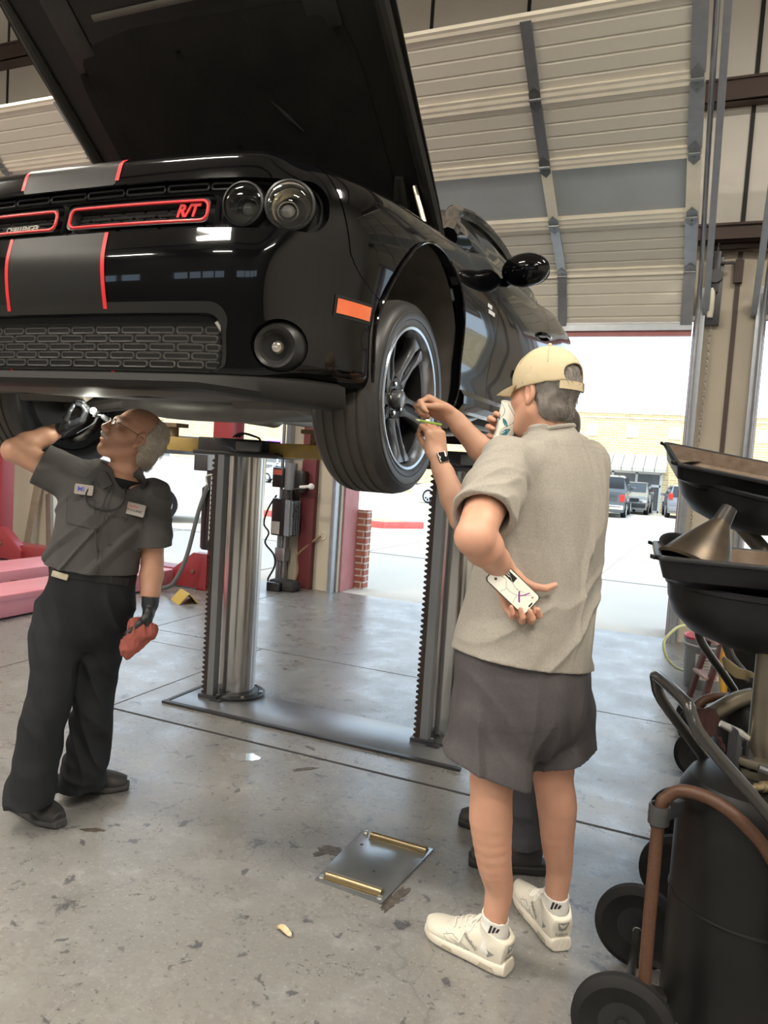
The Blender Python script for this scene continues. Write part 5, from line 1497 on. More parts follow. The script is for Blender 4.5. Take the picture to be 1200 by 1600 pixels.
    for i in range(26):
        a = rnd.uniform(0, 2*PI); h = rnd.uniform(.014, .100); l = rnd.uniform(.012, .019); wd = l*.36; ang = rnd.choice((-1, 1))*rnd.uniform(.4, 1.0)+PI/2
        pts = []
        for (s, q) in ((-1, 0), (-.4, .8), (.2, 1.), (.7, .6), (1, 0), (.7, -.6), (.2, -1.), (-.4, -.8)):
            dx = s*l*math.cos(ang)-q*wd*math.sin(ang); dz = s*l*math.sin(ang)+q*wd*math.cos(ang)
            zz = min(.112, max(.006, h+dz)); rr = .029+.0113*zz/.116+.0005; aa = a+dx/rr
            pts.append(mm @ Vector((rr*math.cos(aa), rr*math.sin(aa), zz)))
        ctr = sum(pts, Vector())/len(pts); vc = g.v(ctr+(ctr-(mm @ Vector((0, 0, h)))).normalized()*.0005); vs_ = [g.v(q) for q in pts]
        for j in range(len(vs_)): g.bm.faces.new((vc, vs_[j], vs_[(j+1) % len(vs_)]))
    g.build('leaf_print', LEAF, t, recalc=False)
    g = G()
    for i in range(6):
        a = i*1.05; P_ = []
        for j in range(7):
            zz = .010+.1*j/6; aa = a+.5*math.sin(j*1.1+i); rr = .029+.0113*zz/.116+.0004; P_.append(mm @ Vector((rr*math.cos(aa), rr*math.sin(aa), zz)))
        g.tube(P_, .0008, 4, smooth_pts=3)
    g.build('stem_print', M('grey_stem', (.2, .22, .22), .7), t)
    # phone
    pc = p(801, 919, 2.022); px_ = (p(828, 944, 2.022)-p(775, 893, 2.018)).normalized(); pz = (-CW+CU*.12).normalized(); py_ = pz.cross(px_).normalized(); pz = px_.cross(py_)
    m = Matrix((px_, py_, pz)).transposed().to_4x4(); m.translation = pc
    t = thing('mobile_phone', 'mobile phone showing a map, held behind the back of the man in the cap', 'phone', pc)
    def rr_poly(hx, hy, r, n=7):
        o = []
        for (sx, sy, a0) in ((1, 1, 0), (-1, 1, 90), (-1, -1, 180), (1, -1, 270)):
            for k in range(n): a = R(a0+90*k/(n-1)); o.append((sx*(hx-r)+r*math.cos(a), sy*(hy-r)+r*math.sin(a)))
        return o
    def slab(poly, z0, z1, nm, mat, par, ctr=(0, 0)):
        g = G(); g.prism([m @ Vector((a+ctr[0], b+ctr[1], z0)) for a, b in poly], pz*(z1-z0)); return g.build(nm, mat, par)
    slab(rr_poly(.0735, .0355, .012), -.004, .004, 'phone_case', M('phone_frame', (.10, .09, .08), .3, .7), t)
    sc = slab(rr_poly(.0705, .0328, .010), .004, .0046, 'screen', M('map_screen', (.72, .70, .60), .15, emit=(.95, .92, .80), estr=.25), t)
    SB = M('screen_black', (.01, .01, .012), .2)
    slab([(-.062, .010), (-.010, .010), (-.010, .027), (-.062, .027)], .0046, .0049, 'direction_banner', SB, sc)
    text('123 Main', .0001, m, SB, 'x', sc) if False else None
    g = G()
    for pts in (((-.05, .0), (-.03, .004), (-.012, -.012), (.02, -.006), (.05, .02)), ((.02, -.006), (.026, -.030)), ((-.012, -.012), (-.02, -.03)), ((-.05, .03), (.0, .006), (.03, .012))):
        g.tube([m @ Vector((a, b, .0047)) for a, b in pts], .0007, 4, smooth_pts=4)
    g.build('map_road', M('map_grey', (.42, .42, .40), .5), sc)
    g = G(); g.tube([m @ Vector(q+(.0049,)) for q in ((.042, .022), (.034, .006), (.027, -.002))], .0015, 5); g.tube([m @ Vector(q+(.0049,)) for q in ((.018, .006), (.028, -.006), (.038, -.016))], .0022, 5); g.build('map_route', M('map_purple', (.25, .04, .30), .4), sc)
    g = G()
    for (a, b, rr) in ((-.052, -.014, .0042), (.010, .006, .0016), (.036, .012, .0013)): g.lathe([(0, .0051), (rr, .005), (rr, .0046)], 14, m @ Matrix.Translation((a, b, 0)))
    g.build('map_pin', M('map_dark', (.10, .09, .11), .4), sc)
    g = G(); g.lathe([(0, .0051), (.003, .005), (.003, .0046)], 12, m @ Matrix.Translation((.056, .018, 0))); g.build('map_marker', M('map_pink', (.55, .22, .22), .5), sc)
    slab(rr_poly(.0022, .0075, .002), .0046, .0049, 'camera_cutout', SB, sc, (.0655, 0))
    text('4 mi', .010, m @ Matrix.Translation((-.038, .0185, .0050)), M('screen_white', (.8, .8, .8), .4), 'banner_lettering', sc, depth=.0001) if False else None
    g = G(); 
    for (x0, x1, y) in ((-.048, -.034, .021), (-.048, -.028, .0155)): g.bar(m @ Vector((x0, y, .0050)), m @ Vector((x1, y, .0050)), .0018, .0003, up=pz)
    g.prism([m @ Vector(q) for q in ((-.0595, .014, .0049), (-.0575, .014, .0049), (-.0575, .020, .0049), (-.054, .020, .0049), (-.054, .0225, .0049), (-.0595, .0225, .0049))], pz*.0003)
    g.build('banner_text', M('screen_white', (.8, .8, .8), .4), sc)
    return body
def head_frame(c, f, u, sc):
    f = Vector(f).normalized(); u = Vector(u); u = (u-f*u.dot(f)).normalized(); r = f.cross(u); c = Vector(c)
    return (lambda x, y, z: c+(r*x+f*y+u*z)*sc), r, f, u, np.array(Matrix((r, f, u)).transposed())

# ------------------------------------------------------------------ mechanic looking up under the car
def build_b():
    p = lambda x, y, D: at(x, y, D=D)
    U = Vector((0, 0, 1))
    L = (CR*.965-CW*.0+CU*-.22+CW*.10).normalized(); Fv = (-CW*.97+CR*.18); Fv = (Fv-L*Fv.dot(L)); Fv.z *= .3; Fv = (Fv-L*Fv.dot(L)).normalized()
    headc = p(209, 683, 2.99)
    hf = (CR*-.70+CU*.50-CW*.56).normalized(); hu = (CR*.48+CU*.82+CW*.20).normalized()
    shR = p(100, 742, 2.99); elR = p(22, 704, 2.93); wrR = p(92, 672, 3.05)
    shL = p(240, 775, 3.02); elL = p(238, 878, 3.06); wrL = p(234, 948, 2.99)
    B = Field((-2.75, 1.9, -.02), (-1.8, 2.75, 1.74), .0036)
    legR = [(p(108, 930, 3.0), .085), (p(90, 1010, 2.97), .075), (p(72, 1110, 2.92), .055), (p(52, 1200, 2.92), .04), (p(56, 1240, 2.92), .036)]
    legL = [(p(170, 930, 3.03), .085), (p(158, 1010, 3.06), .075), (p(146, 1110, 3.08), .055), (p(132, 1180, 3.15), .04), (p(136, 1212, 3.17), .036)]
    for leg in (legR, legL): B.chain([a for a, _ in leg], [b for _, b in leg], k=.01)
    B.loft([(p(142, 960, 3.01), .14, .10, L, Fv), (p(146, 890, 3.01), .15, .10, L, Fv), (p(165, 820, 3.01), .155, .10, L, Fv), (p(182, 765, 3.01), .15, .09, L, Fv), (p(192, 740, 3.01), .07, .07, L, Fv)], k=.03)
    B.chain([p(192, 762, 3.02), p(197, 735, 3.02), p(206, 705, 3.01)], [.066, .060, .060], k=.03)
    B.chain([shR, elR], [.052, .043], k=.02); B.chain([elR, elR.lerp(wrR, .3), elR.lerp(wrR, .7), wrR], [.043, .047, .038, .029], k=.012); B.ell(elR, (.041, .041, .041), k=.02)
    B.chain([shL, elL], [.054, .043], k=.02); B.chain([elL, elL.lerp(wrL, .3), elL.lerp(wrL, .7), wrL], [.043, .046, .037, .029], k=.012)
    P, r, f, u, Rm = head(B, headc, hf, hu, 1.02, mouth_open=1.)
    # bald crown has no hair; light crow lines
    body = mesh_obj('person', [B], SKIN_B, it=1)
    loc = (-2.3, 2.3, 0); relocate(body, loc)
    tag(body, 'person in grey work shirt and black trousers looking up under the car with a torch', 'person')
    # gloves: hands are gloved
    for nm, w, d, n, t, cu, th in (
        ('glove', wrR, (CR*.86+CU*.42+CW*.1), (-CW*.3+CU*.75-CR*.5), (CU*.6-CR*.2-CW*.6), [(35, 60, 45), (38, 62, 45), (42, 64, 45), (46, 64, 40)], [(.6, .5, .6), (.8, .1, .6), (.8, -.2, .5)]),
        ('glove', wrL, (-CU*.95-CR*.10-CW*.05), (-CR*.9-CW*.3), (-CW*.75-CR*.35), [(40, 60, 45), (44, 62, 45), (48, 64, 45), (52, 64, 40)], [(.75, .3, .6), (.75, .05, .65), (.6, -.2, .75)])):
        w = Vector(w); Hf = Field(A3(w)-.24, A3(w)+.24, .0028)
        d = Vector(d).normalized()
        hand(Hf, w, d, n, t, cu, th, 1.03, wr=.0315)
        Hf.cap(w-d*.045, w-d*.01, .0335, .0325, k=.008); Hf.half(-d, w-d*.040)
        Hf.disp(lambda x, y, z: .0012*(1-np.abs(vnoise(x*70, y*70, z*70, 5))*2), .01)
        mesh_obj(nm, [Hf], GLOVE, body, it=1)
    # hair
    Hm = Field(A3(headc)-.2, A3(headc)+.2, .0026)
    Hm.ell(P(0, -.022, .026), (.084, .104, .090), Rm, k=.01); Hm.ell(P(0, -.070, -.040), (.066, .046, .060), Rm, k=.03)
    Hm.half(f+u*.25, P(0, -.020, .02)); Hm.half(u*.8+f*.6, P(0, -.035, .098))
    Hm.ell(P(0, .030, .115), (.062, .075, .055), Rm, k=.02, op='s')
    for s in (1, -1): Hm.ell(P(s*.088, -.004, -.012), (.020, .022, .034), Rm, k=.006, op='s')
    Hm.half(-u, P(0, 0, -.088))
    a1, a2, a3 = A3(r), A3(f), A3(u)
    def strands(x, y, z):
        X = (x-headc.x); Y = (y-headc.y); Z = (z-headc.z)
        cr_ = X*a1[0]+Y*a1[1]+Z*a1[2]; cf = X*a2[0]+Y*a2[1]+Z*a2[2]; cu_ = X*a3[0]+Y*a3[1]+Z*a3[2]
        return .0035*vnoise(cr_*120+cf*50, (cf-cu_)*22, cu_*70, 3)+.003*vnoise(cr_*50, cf*40, cu_*40, 9)
    Hm.disp(strands); ho = mesh_obj('hair', [Hm], WHITEHAIR, body, it=0)
    strands_on(ho, 'hair_strands', M('white_hair_strand', (.66, .60, .50), .5, noise=(60, .9), col2=(.42, .37, .30)), body, -f*.75-u*.5+U*-.2, 2600, .030, .0007, 6, lift=.003, keep=lambda q: (q-headc).dot(f) < -.012)
    g = G(); rnd = random.Random(5)
    for i in range(60):
        th = rnd.uniform(-1.2, 1.2); ph = rnd.uniform(-.6, .9)
        b = P(.080*math.sin(th), -.022-.100*math.cos(th)*math.cos(ph), .02+.085*math.sin(ph)); o = (b-headc).normalized()
        g.tube([b-o*.004, b+o*.010-u*.006, b+o*rnd.uniform(.016, .028)-u*.018], [.0008, .0006, .0002], 4)
    g.build('loose_hair', WHITEHAIR, body)
    Mo = Field(A3(P(0, .1, -.05))-.06, A3(P(0, .1, -.05))+.06, .002)
    for s in (1, -1): Mo.cap(P(0, .106, -.0475), P(s*.030, .092, -.061), .0085, .0048, k=.004)
    Mo.disp(lambda x, y, z: .0012*vnoise(x*300, y*300, z*120, 3), .01); mesh_obj('moustache', [Mo], WHITEHAIR, body, it=0)
    g = G()
    for s in (1, -1): g.tube([P(s*.016, .0955, .0255), P(s*.034, .089, .0275), P(s*.047, .078, .022)], [.003, .0034, .002], 6, smooth_pts=3)
    g.build('eyebrow', WHITEHAIR, body)
    EYEW = M('eye_white', (.7, .66, .6), .2); 
    for s in (1, -1):
        g = G(); g.ball(P(s*.031, .0875, .0055), .0052, 8); g.build('iris', M('iris_dark', (.05, .06, .07), .15), body)
    # spectacles
    GF = M('spectacle_wire', (.06, .05, .045), .35, .7)
    g = G()
    for s in (1, -1):
        cpt = lambda a: P(s*(.033+.024*math.cos(a)), .106-.010*abs(math.cos(a))**2*(1 if s*math.cos(a)*s > 0 else 0), .002+.017*math.sin(a))
        g.tube([cpt(2*PI*i/22) for i in range(22)], .0011, 6, closed=True)
        g.tube([P(s*.057, .094, .008), P(s*.076, .03, .008), P(s*.083, -.010, .006), P(s*.082, -.022, -.010)], .0012, 6)
    g.tube([P(-.010, .108, .006), P(0, .112, .010), P(.010, .108, .006)], .0011, 6); sp = g.build('spectacles', GF, body)
    g = G()
    for s in (1, -1): g.ball(P(s*.033, .1035, .002), 1, 10, rad3=(.022, .0012, .016), rot=Matrix((r, f, u)).transposed())
    g.build('spectacle_lens', M('spectacle_glass', (.95, .95, .95), .02, trans=1., ior=1.1), sp)
    # undershirt
    g = G(); V = Field(A3(p(190, 755, 3.0))-.14, A3(p(190, 755, 3.0))+.14, .004)
    V.chain([p(183, 800, 2.985), p(192, 752, 3.0)], [.075, .071], k=.01); V.half((p(206, 705, 3.01)-p(192, 760, 3.01)), p(193, 748, 2.99)); mesh_obj('undershirt', [V], M('black_cotton', (.012, .012, .014), .9), body, it=1)
    # work shirt
    T = Field((-2.72, 1.95, .9), (-1.78, 2.72, 1.56), .0036)
    T.loft([(p(141, 918, 3.01), .170, .130, L, Fv), (p(144, 893, 3.01), .182, .140, L, Fv), (p(150, 862, 3.01), .178, .135, L, Fv), (p(160, 815, 3.01), .176, .125, L, Fv), (p(172, 775, 3.01), .180, .118, L, Fv), (p(182, 750, 3.01), .150, .100, L, Fv), (p(190, 735, 3.01), .088, .085, L, Fv)], k=.02)
    lx, ly = A3(L), A3(Fv)
    def tw(x, y, z):
        a = (x+2.2)*lx[0]+(y-2.3)*lx[1]+(z-1.2)*lx[2]; b = (x+2.2)*ly[0]+(y-2.3)*ly[1]
        s1 = np.clip(1-np.abs(vnoise((a-(z-1.2)*.75)*12, b*3, (z+a*.5)*2.4, 2))*3., 0, 1)**1.2*1.5-.3; s2 = np.maximum(1-np.abs(vnoise((a+z*.5)*13, b*5, z*4, 9))*2.3, -.3)
        return s1*.0095*np.clip((1.36-z)/.2, .2, 1)+s2*.0055
    T.disp(tw, .03)
    TS = Field((-2.72, 1.95, .9), (-1.78, 2.72, 1.56), .0036)
    for sh, el, f0, f1, rads in ((shR, elR, .56, .47, (.085, .076, .086)), (shL, elL, .84, .74, (.068, .062, .080))):
        d = (el-sh).normalized(); T1 = Field((-2.72, 1.95, .9), (-1.78, 2.72, 1.56), .0036)
        T1.chain([sh+(p(180, 785, 3.01)-sh)*.25, sh, sh.lerp(el, f0)], rads, k=.03)
        T1.disp(lambda x, y, z: np.maximum(1-np.abs(vnoise((x+z)*14, (x-z)*10, y*8, 31))*2.4, -.4)*.006, .03)
        T1.half(d, sh.lerp(el, f1))
        T1.chain([sh.lerp(el, f1*.7), sh.lerp(el, f1+.25)], [rads[2]-.014, rads[2]-.006], k=0, op='s')
        TS.merge(T1, 0)
    T.merge(TS, .03)
    T.half(-U-CR*.08, p(144, 897, 2.9))
    T.chain([p(192, 765, 2.985), p(200, 720, 3.0)], [.064, .076], k=.008, op='s')
    shirt = mesh_obj('work_shirt', [T], WORKSHIRT, body, it=1)
    # surface probe: point on the shirt front seen at a photo position
    dg_pts = np.empty(len(shirt.data.vertices)*3, np.float32); shirt.data.vertices.foreach_get('co', dg_pts); VV = dg_pts.reshape(-1, 3)+np.array(loc)
    def on(x, y, lift=.004):
        q = at(x, y, D=3.0); dirn = (q-Vector((0, 0, CAM_H))).normalized(); o = np.array((0, 0, CAM_H)); dd = np.array(dirn)
        rel = VV-o; t = rel @ dd; dist = np.linalg.norm(rel-np.outer(t, dd), axis=1)
        k = dist < .02
        tm = t[k].min() if k.any() else 2.9
        return Vector(o+dd*(tm-lift))
    g = G()
    for s, pts in ((1, ((205, 742), (218, 730), (228, 752), (222, 765), (206, 750))), (-1, ((166, 738), (158, 735), (150, 748), (160, 765), (176, 757)))):
        A = [on(a, b, .010) for a, b in pts]
        c0 = sum(A, Vector())/5; va = [g.v(q) for q in A]; vb = [g.v(q+CW*.012) for q in A]
        g.bm.faces.new(va); g.bm.faces.new(vb[::-1])
        for i in range(5): g.bm.faces.new((va[i], va[(i+1) % 5], vb[(i+1) % 5], vb[i]))
    g.build('collar', WORKSHIRT, shirt, bevel=.003)
    BUT = M('dark_button', (.03, .028, .026), .3)
    for (x, y) in ((172, 762), (150, 827), (153, 859), (152, 893), (197, 812)):
        q = on(x, y, .003); g = G(); g.lathe([(0, .0035), (.0055, .003), (.0058, 0)], 12, aim(q, q-CW)); g.build('button', BUT, shirt)
    g = G(); P_ = [on(x, y, .0015) for x, y in ((170, 765), (160, 790), (150, 830), (151, 860), (152, 893))]; g.tube(P_, .0022, 5, smooth_pts=4); P_ = [on(x, y, .0015) for x, y in ((178, 765), (168, 790), (158, 830), (158, 860), (159, 894))]; g.tube(P_, .0018, 5, smooth_pts=4); g.build('placket_seam', WORKSHIRT, shirt)
    for pk in (((105, 778), (148, 781), (145, 826), (103, 816)), ((168, 805), (222, 812), (219, 862), (168, 850))):
        g = G(); P_ = [on(x, y, .0012) for x, y in pk]; P_.append(P_[0]); Q_ = []
        for a, b in zip(P_, P_[1:]): Q_ += [a, a.lerp(b, .33), a.lerp(b, .66)]
        g.tube(Q_, .0016, 5, closed=True); g.build('pocket_seam', WORKSHIRT, shirt)
    PATCH = M('grey_name_patch', (.36, .32, .29), .7); EDGE = M('black_thread', (.03, .03, .03), .7)
    def patch(cx, cy, hw, hh, ang, words, mats, sizes, nm):
        o = on(cx, cy, .006); xd = (CR*math.cos(ang)-CU*math.sin(ang)+CW*.02); m = frame(o, xd, CU)
        poly = []
        for (sx, sy, a0) in ((1, 1, 0), (-1, 1, 90), (-1, -1, 180), (1, -1, 270)):
            for k in range(5): a = R(a0+22.5*k); poly.append((sx*(hw-.006)+.006*math.cos(a), sy*(hh-.006)+.006*math.sin(a)))
        g = G(); g.prism([m @ Vector((a, b, -.004)) for a, b in poly], m.to_3x3() @ Vector((0, 0, .006))); po = g.build(nm, PATCH, shirt)
        g = G(); g.tube([m @ Vector((a, b, .002)) for a, b in poly], .0012, 5, closed=True); g.build('patch_edge', EDGE, po)
        for (w_, y_, x_), mt, sz in zip(words, mats, sizes): text(w_, sz, m @ Matrix.Translation((x_, y_, .0022)), mt, 'patch_lettering', po, depth=.0004, weight=.0002)
    BLUE = M('blue_thread', (.05, .09, .45), .6); REDT = M('red_thread', (.5, .05, .05), .6)
    patch(131, 765, .037, .021, R(8), (('MI', 0, -.010),), (BLUE,), (.027,), 'name_patch')
    patch(208, 795, .048, .025, R(14), (('AUTO', .008, 0), ('AUTOCLINIC', -.006, 0)), (REDT, EDGE), (.012, .013), 'shop_patch')
    # glasses cord
    g = G(); g.tube([on(x, y, .006) for x, y in ((146, 752), (136, 768), (134, 780), (142, 790), (160, 796), (180, 795), (192, 784), (197, 765), (199, 750))], .0035, 8, smooth_pts=4); g.build('neck_strap', MATS['black_rubber'], shirt)
    # trousers
    S = Field((-2.72, 1.9, .02), (-1.8, 2.75, 1.12), .0038)
    S.loft([(p(146, 880, 3.01), .160, .110, L, Fv), (p(144, 915, 3.01), .160, .115, L, Fv), (p(138, 955, 3.01), .160, .118, L, Fv), (p(133, 990, 3.01), .135, .100, L, Fv), (p(130, 1012, 3.01), .07, .07, L, Fv)], k=.03)
    PR = [(p(103, 940, 3.0), .098), (p(90, 1000, 2.97), .092), (p(74, 1100, 2.93), .074), (p(58, 1180, 2.92), .070), (p(46, 1238, 2.92), .070), (p(43, 1262, 2.92), .073)]
    PL = [(p(168, 940, 3.02), .096), (p(158, 1000, 3.05), .078), (p(144, 1100, 3.08), .068), (p(139, 1170, 3.13), .072), (p(128, 1218, 3.17), .080), (p(124, 1240, 3.18), .084)]
    for q in (PR, PL):
        a, b = catmull([a for a, _ in q], 3, [b for _, b in q]); S.chain(a, b, k=.035)
    def pw(x, y, z):
        a = (x+2.2)*CR.x+(y-2.3)*CR.y
        return (1-np.abs(vnoise((a+z*.35)*17, y*9, z*3.5, 21))*2.2)*.009+(1-np.abs(vnoise(a*7, y*8, (z+a*.4)*16, 25))*2)*.0065*np.clip((.35-z)/.2+np.exp(-((z-.5)/.1)**2), 0, 1)
    S.disp(pw, .03)
    S.half(-U, p(44, 1254, 2.92), within=p(43, 1268, 2.92), rad=.13); S.half(-U+CR*.1, p(125, 1229, 3.17), within=p(124, 1246, 3.18), rad=.13)
    tr = mesh_obj('trousers', [S], WORKPANTS, body, it=1)
    def onp(x, y, o=.004):
        q = at(x, y, D=2.6); dr = (at(x, y, D=3.2)-q).normalized(); return S.hit(q, dr, .6)-dr*o
    q = onp(94, 899, .010); m = frame(q, CR*.95-CU*.28, CU); g = G(); g.prism([m @ Vector(v_) for v_ in ((-.032, -.012, -.004), (.032, -.012, -.004), (.032, .012, -.004), (-.032, .012, -.004))], m.to_3x3() @ Vector((0, 0, .010))); g.build('belt_tag', M('tan_tag', (.62, .55, .42), .6, noise=(60, .6), col2=(.3, .26, .2)), tr, bevel=.003)
    q0 = [onp(x, 893+(x-78)*.14) for x in range(80, 206, 8)]; g = G()
    for a, b in zip(q0, q0[1:]): g.bar(a, b, .006, .030)
    g.build('belt', M('black_belt', (.012, .012, .013), .5), tr)
    # shoes
    for heel, toe in ((Vector((-2.485, 2.185, 0)), Vector((-2.205, 2.150, 0))), (Vector((-2.45, 2.385, 0)), Vector((-2.225, 2.545, 0)))):
        d = toe-heel; Ls = d.length; d.normalize(); w = d.cross(U); Q = lambda l, s, z: heel+d*l+w*s+U*z
        lo = np.array((min(heel.x, toe.x)-.1, min(heel.y, toe.y)-.1, -.01)); hi = np.array((max(heel.x, toe.x)+.1, max(heel.y, toe.y)+.1, .2))
        Sh = Field(lo, hi, .0032)
        Sh.loft([(Q(.015, 0, .055), .034, .05, w, U), (Q(.07, 0, .06), .042, .058, w, U), (Q(.15, 0, .05), .045, .046, w, U), (Q(.22, 0, .04), .050, .036, w, U), (Q(Ls-.01, 0, .034), .030, .026, w, U)], k=.02, sub=5)
        Sh.cap(Q(.06, 0, .09), Q(.07, 0, .12), .042, .04, k=.02); Sh.half(-U, Q(0, 0, .022)); Sh.half(U-d*.3, Q(.06, 0, .125))
        sh = mesh_obj('work_shoe', [Sh], BLACKSHOE, body, it=1)
        So = Field(lo, hi, .0032); So.loft([(Q(-.002, 0, .016), .040, .018, w, U), (Q(.10, 0, .016), .046, .018, w, U), (Q(.2, 0, .016), .055, .018, w, U), (Q(Ls+.002, 0, .018), .028, .016, w, U)], k=.01, sub=5, power=3.)
        So.half(-U, (0, 0, .002)); mesh_obj('sole', [So], M('grey_black_sole', (.05, .05, .05), .7), sh, it=1)
        g = G()
        for i in range(4):
            l0 = .105+.022*i; hz = .112-.013*i; g.tube([Q(l0-.006, -.030, hz-.022), Q(l0, -.010, hz-.002), Q(l0+.004, .010, hz-.002), Q(l0-.006, .030, hz-.022)], .003, 6, smooth_pts=4)
        for s in (1, -1): g.tube([Q(.11, 0, .114), Q(.13, s*.03, .112), Q(.16, s*.045, .072), Q(.13, s*.035, .088), Q(.115, 0, .11)], .0024, 6, smooth_pts=4)
        g.build('shoe_lace', LACE, sh)
    # torch and rag
    a = p(176, 660, 3.03); b = p(150, 645, 3.10)
    dv = (b-a).normalized(); hp = p(128, 655, 3.07)
    t = thing('torch', 'small lit torch with silver head held up beside the mechanic\'s face', 'torch', a)
    t['label'] = 'small lit torch with silver barrel held up by the gloved hand under the car'
    ta = p(172, 659, 3.0); tb = p(152, 643, 3.0); ta2 = p(160, 650, 3.0)
    g = G(); g.tube([ta, ta2], .0105, 16); g.build('barrel', M('torch_silver', (.6, .63, .65), .25, .9), t, bevel=.002)
    g = G(); g.tube([ta2, p(150, 648, 3.0)], [.006, .006], 8); g.build('clip', DK, t)
    g = G(); g.tube([p(148, 652, 3.0), tb+CU*.004], [.010, .0125], 16); g.build('torch_head', DK, t)
    tl = p(146, 642, 3.0)
    g = G(); g.ball(tl, .0135, 10); g.build('bulb', M('torch_light', (1, 1, .9), .4, emit=(1, 1, .82), estr=30), t)
    l = bpy.data.lights.new('torch_light', 'POINT'); l.energy = 2.2; l.color = (1, 1, .85); l.shadow_soft_size = .02
    o = bpy.data.objects.new('torch_light', l); COL.objects.link(o); o.location = tl-CW*.02+CU*.012
    g = G(); g.tube([p(120, 677, 3.0), p(140, 666, 3.0), p(149, 659, 3.0), p(152, 651, 3.0)], [.0022, .0022, .003, .004], 6); g.build('arm', M('torch_silver', (.6, .63, .65), .25, .9), t)
    Rf = Field(A3(p(205, 990, 2.95))-.18, A3(p(205, 990, 2.95))+.18, .0034)
    Rf.cap(p(232, 985, 2.96), p(212, 1000, 2.95), .030, .036, k=.02); Rf.cap(p(214, 985, 2.95), p(202, 1012, 2.94), .034, .030, k=.02); Rf.cap(p(203, 1005, 2.94), p(198, 1024, 2.94), .022, .010, k=.02); Rf.cap(p(234, 988, 2.96), p(238, 996, 2.96), .02, .008, k=.02); Rf.cap(p(210, 975, 2.96), p(219, 970, 2.97), .022, .012, k=.02)
    Rf.disp(lambda x, y, z: (1-np.abs(vnoise((x+y)*34, (x-y)*24+z*10, z*16, 3))*2.2)*.008, .04)
    rg = mesh_obj('rag', [Rf], M('red_shop_rag', (.36, .10, .08), .9, noise=(40, .5), col2=(.24, .07, .055), bump=(200, .4, .002)), it=1)
    relocate(rg, p(210, 1000, 2.95)); tag(rg, 'red shop rag bunched in the mechanic\'s gloved hand', 'rag')
    return body

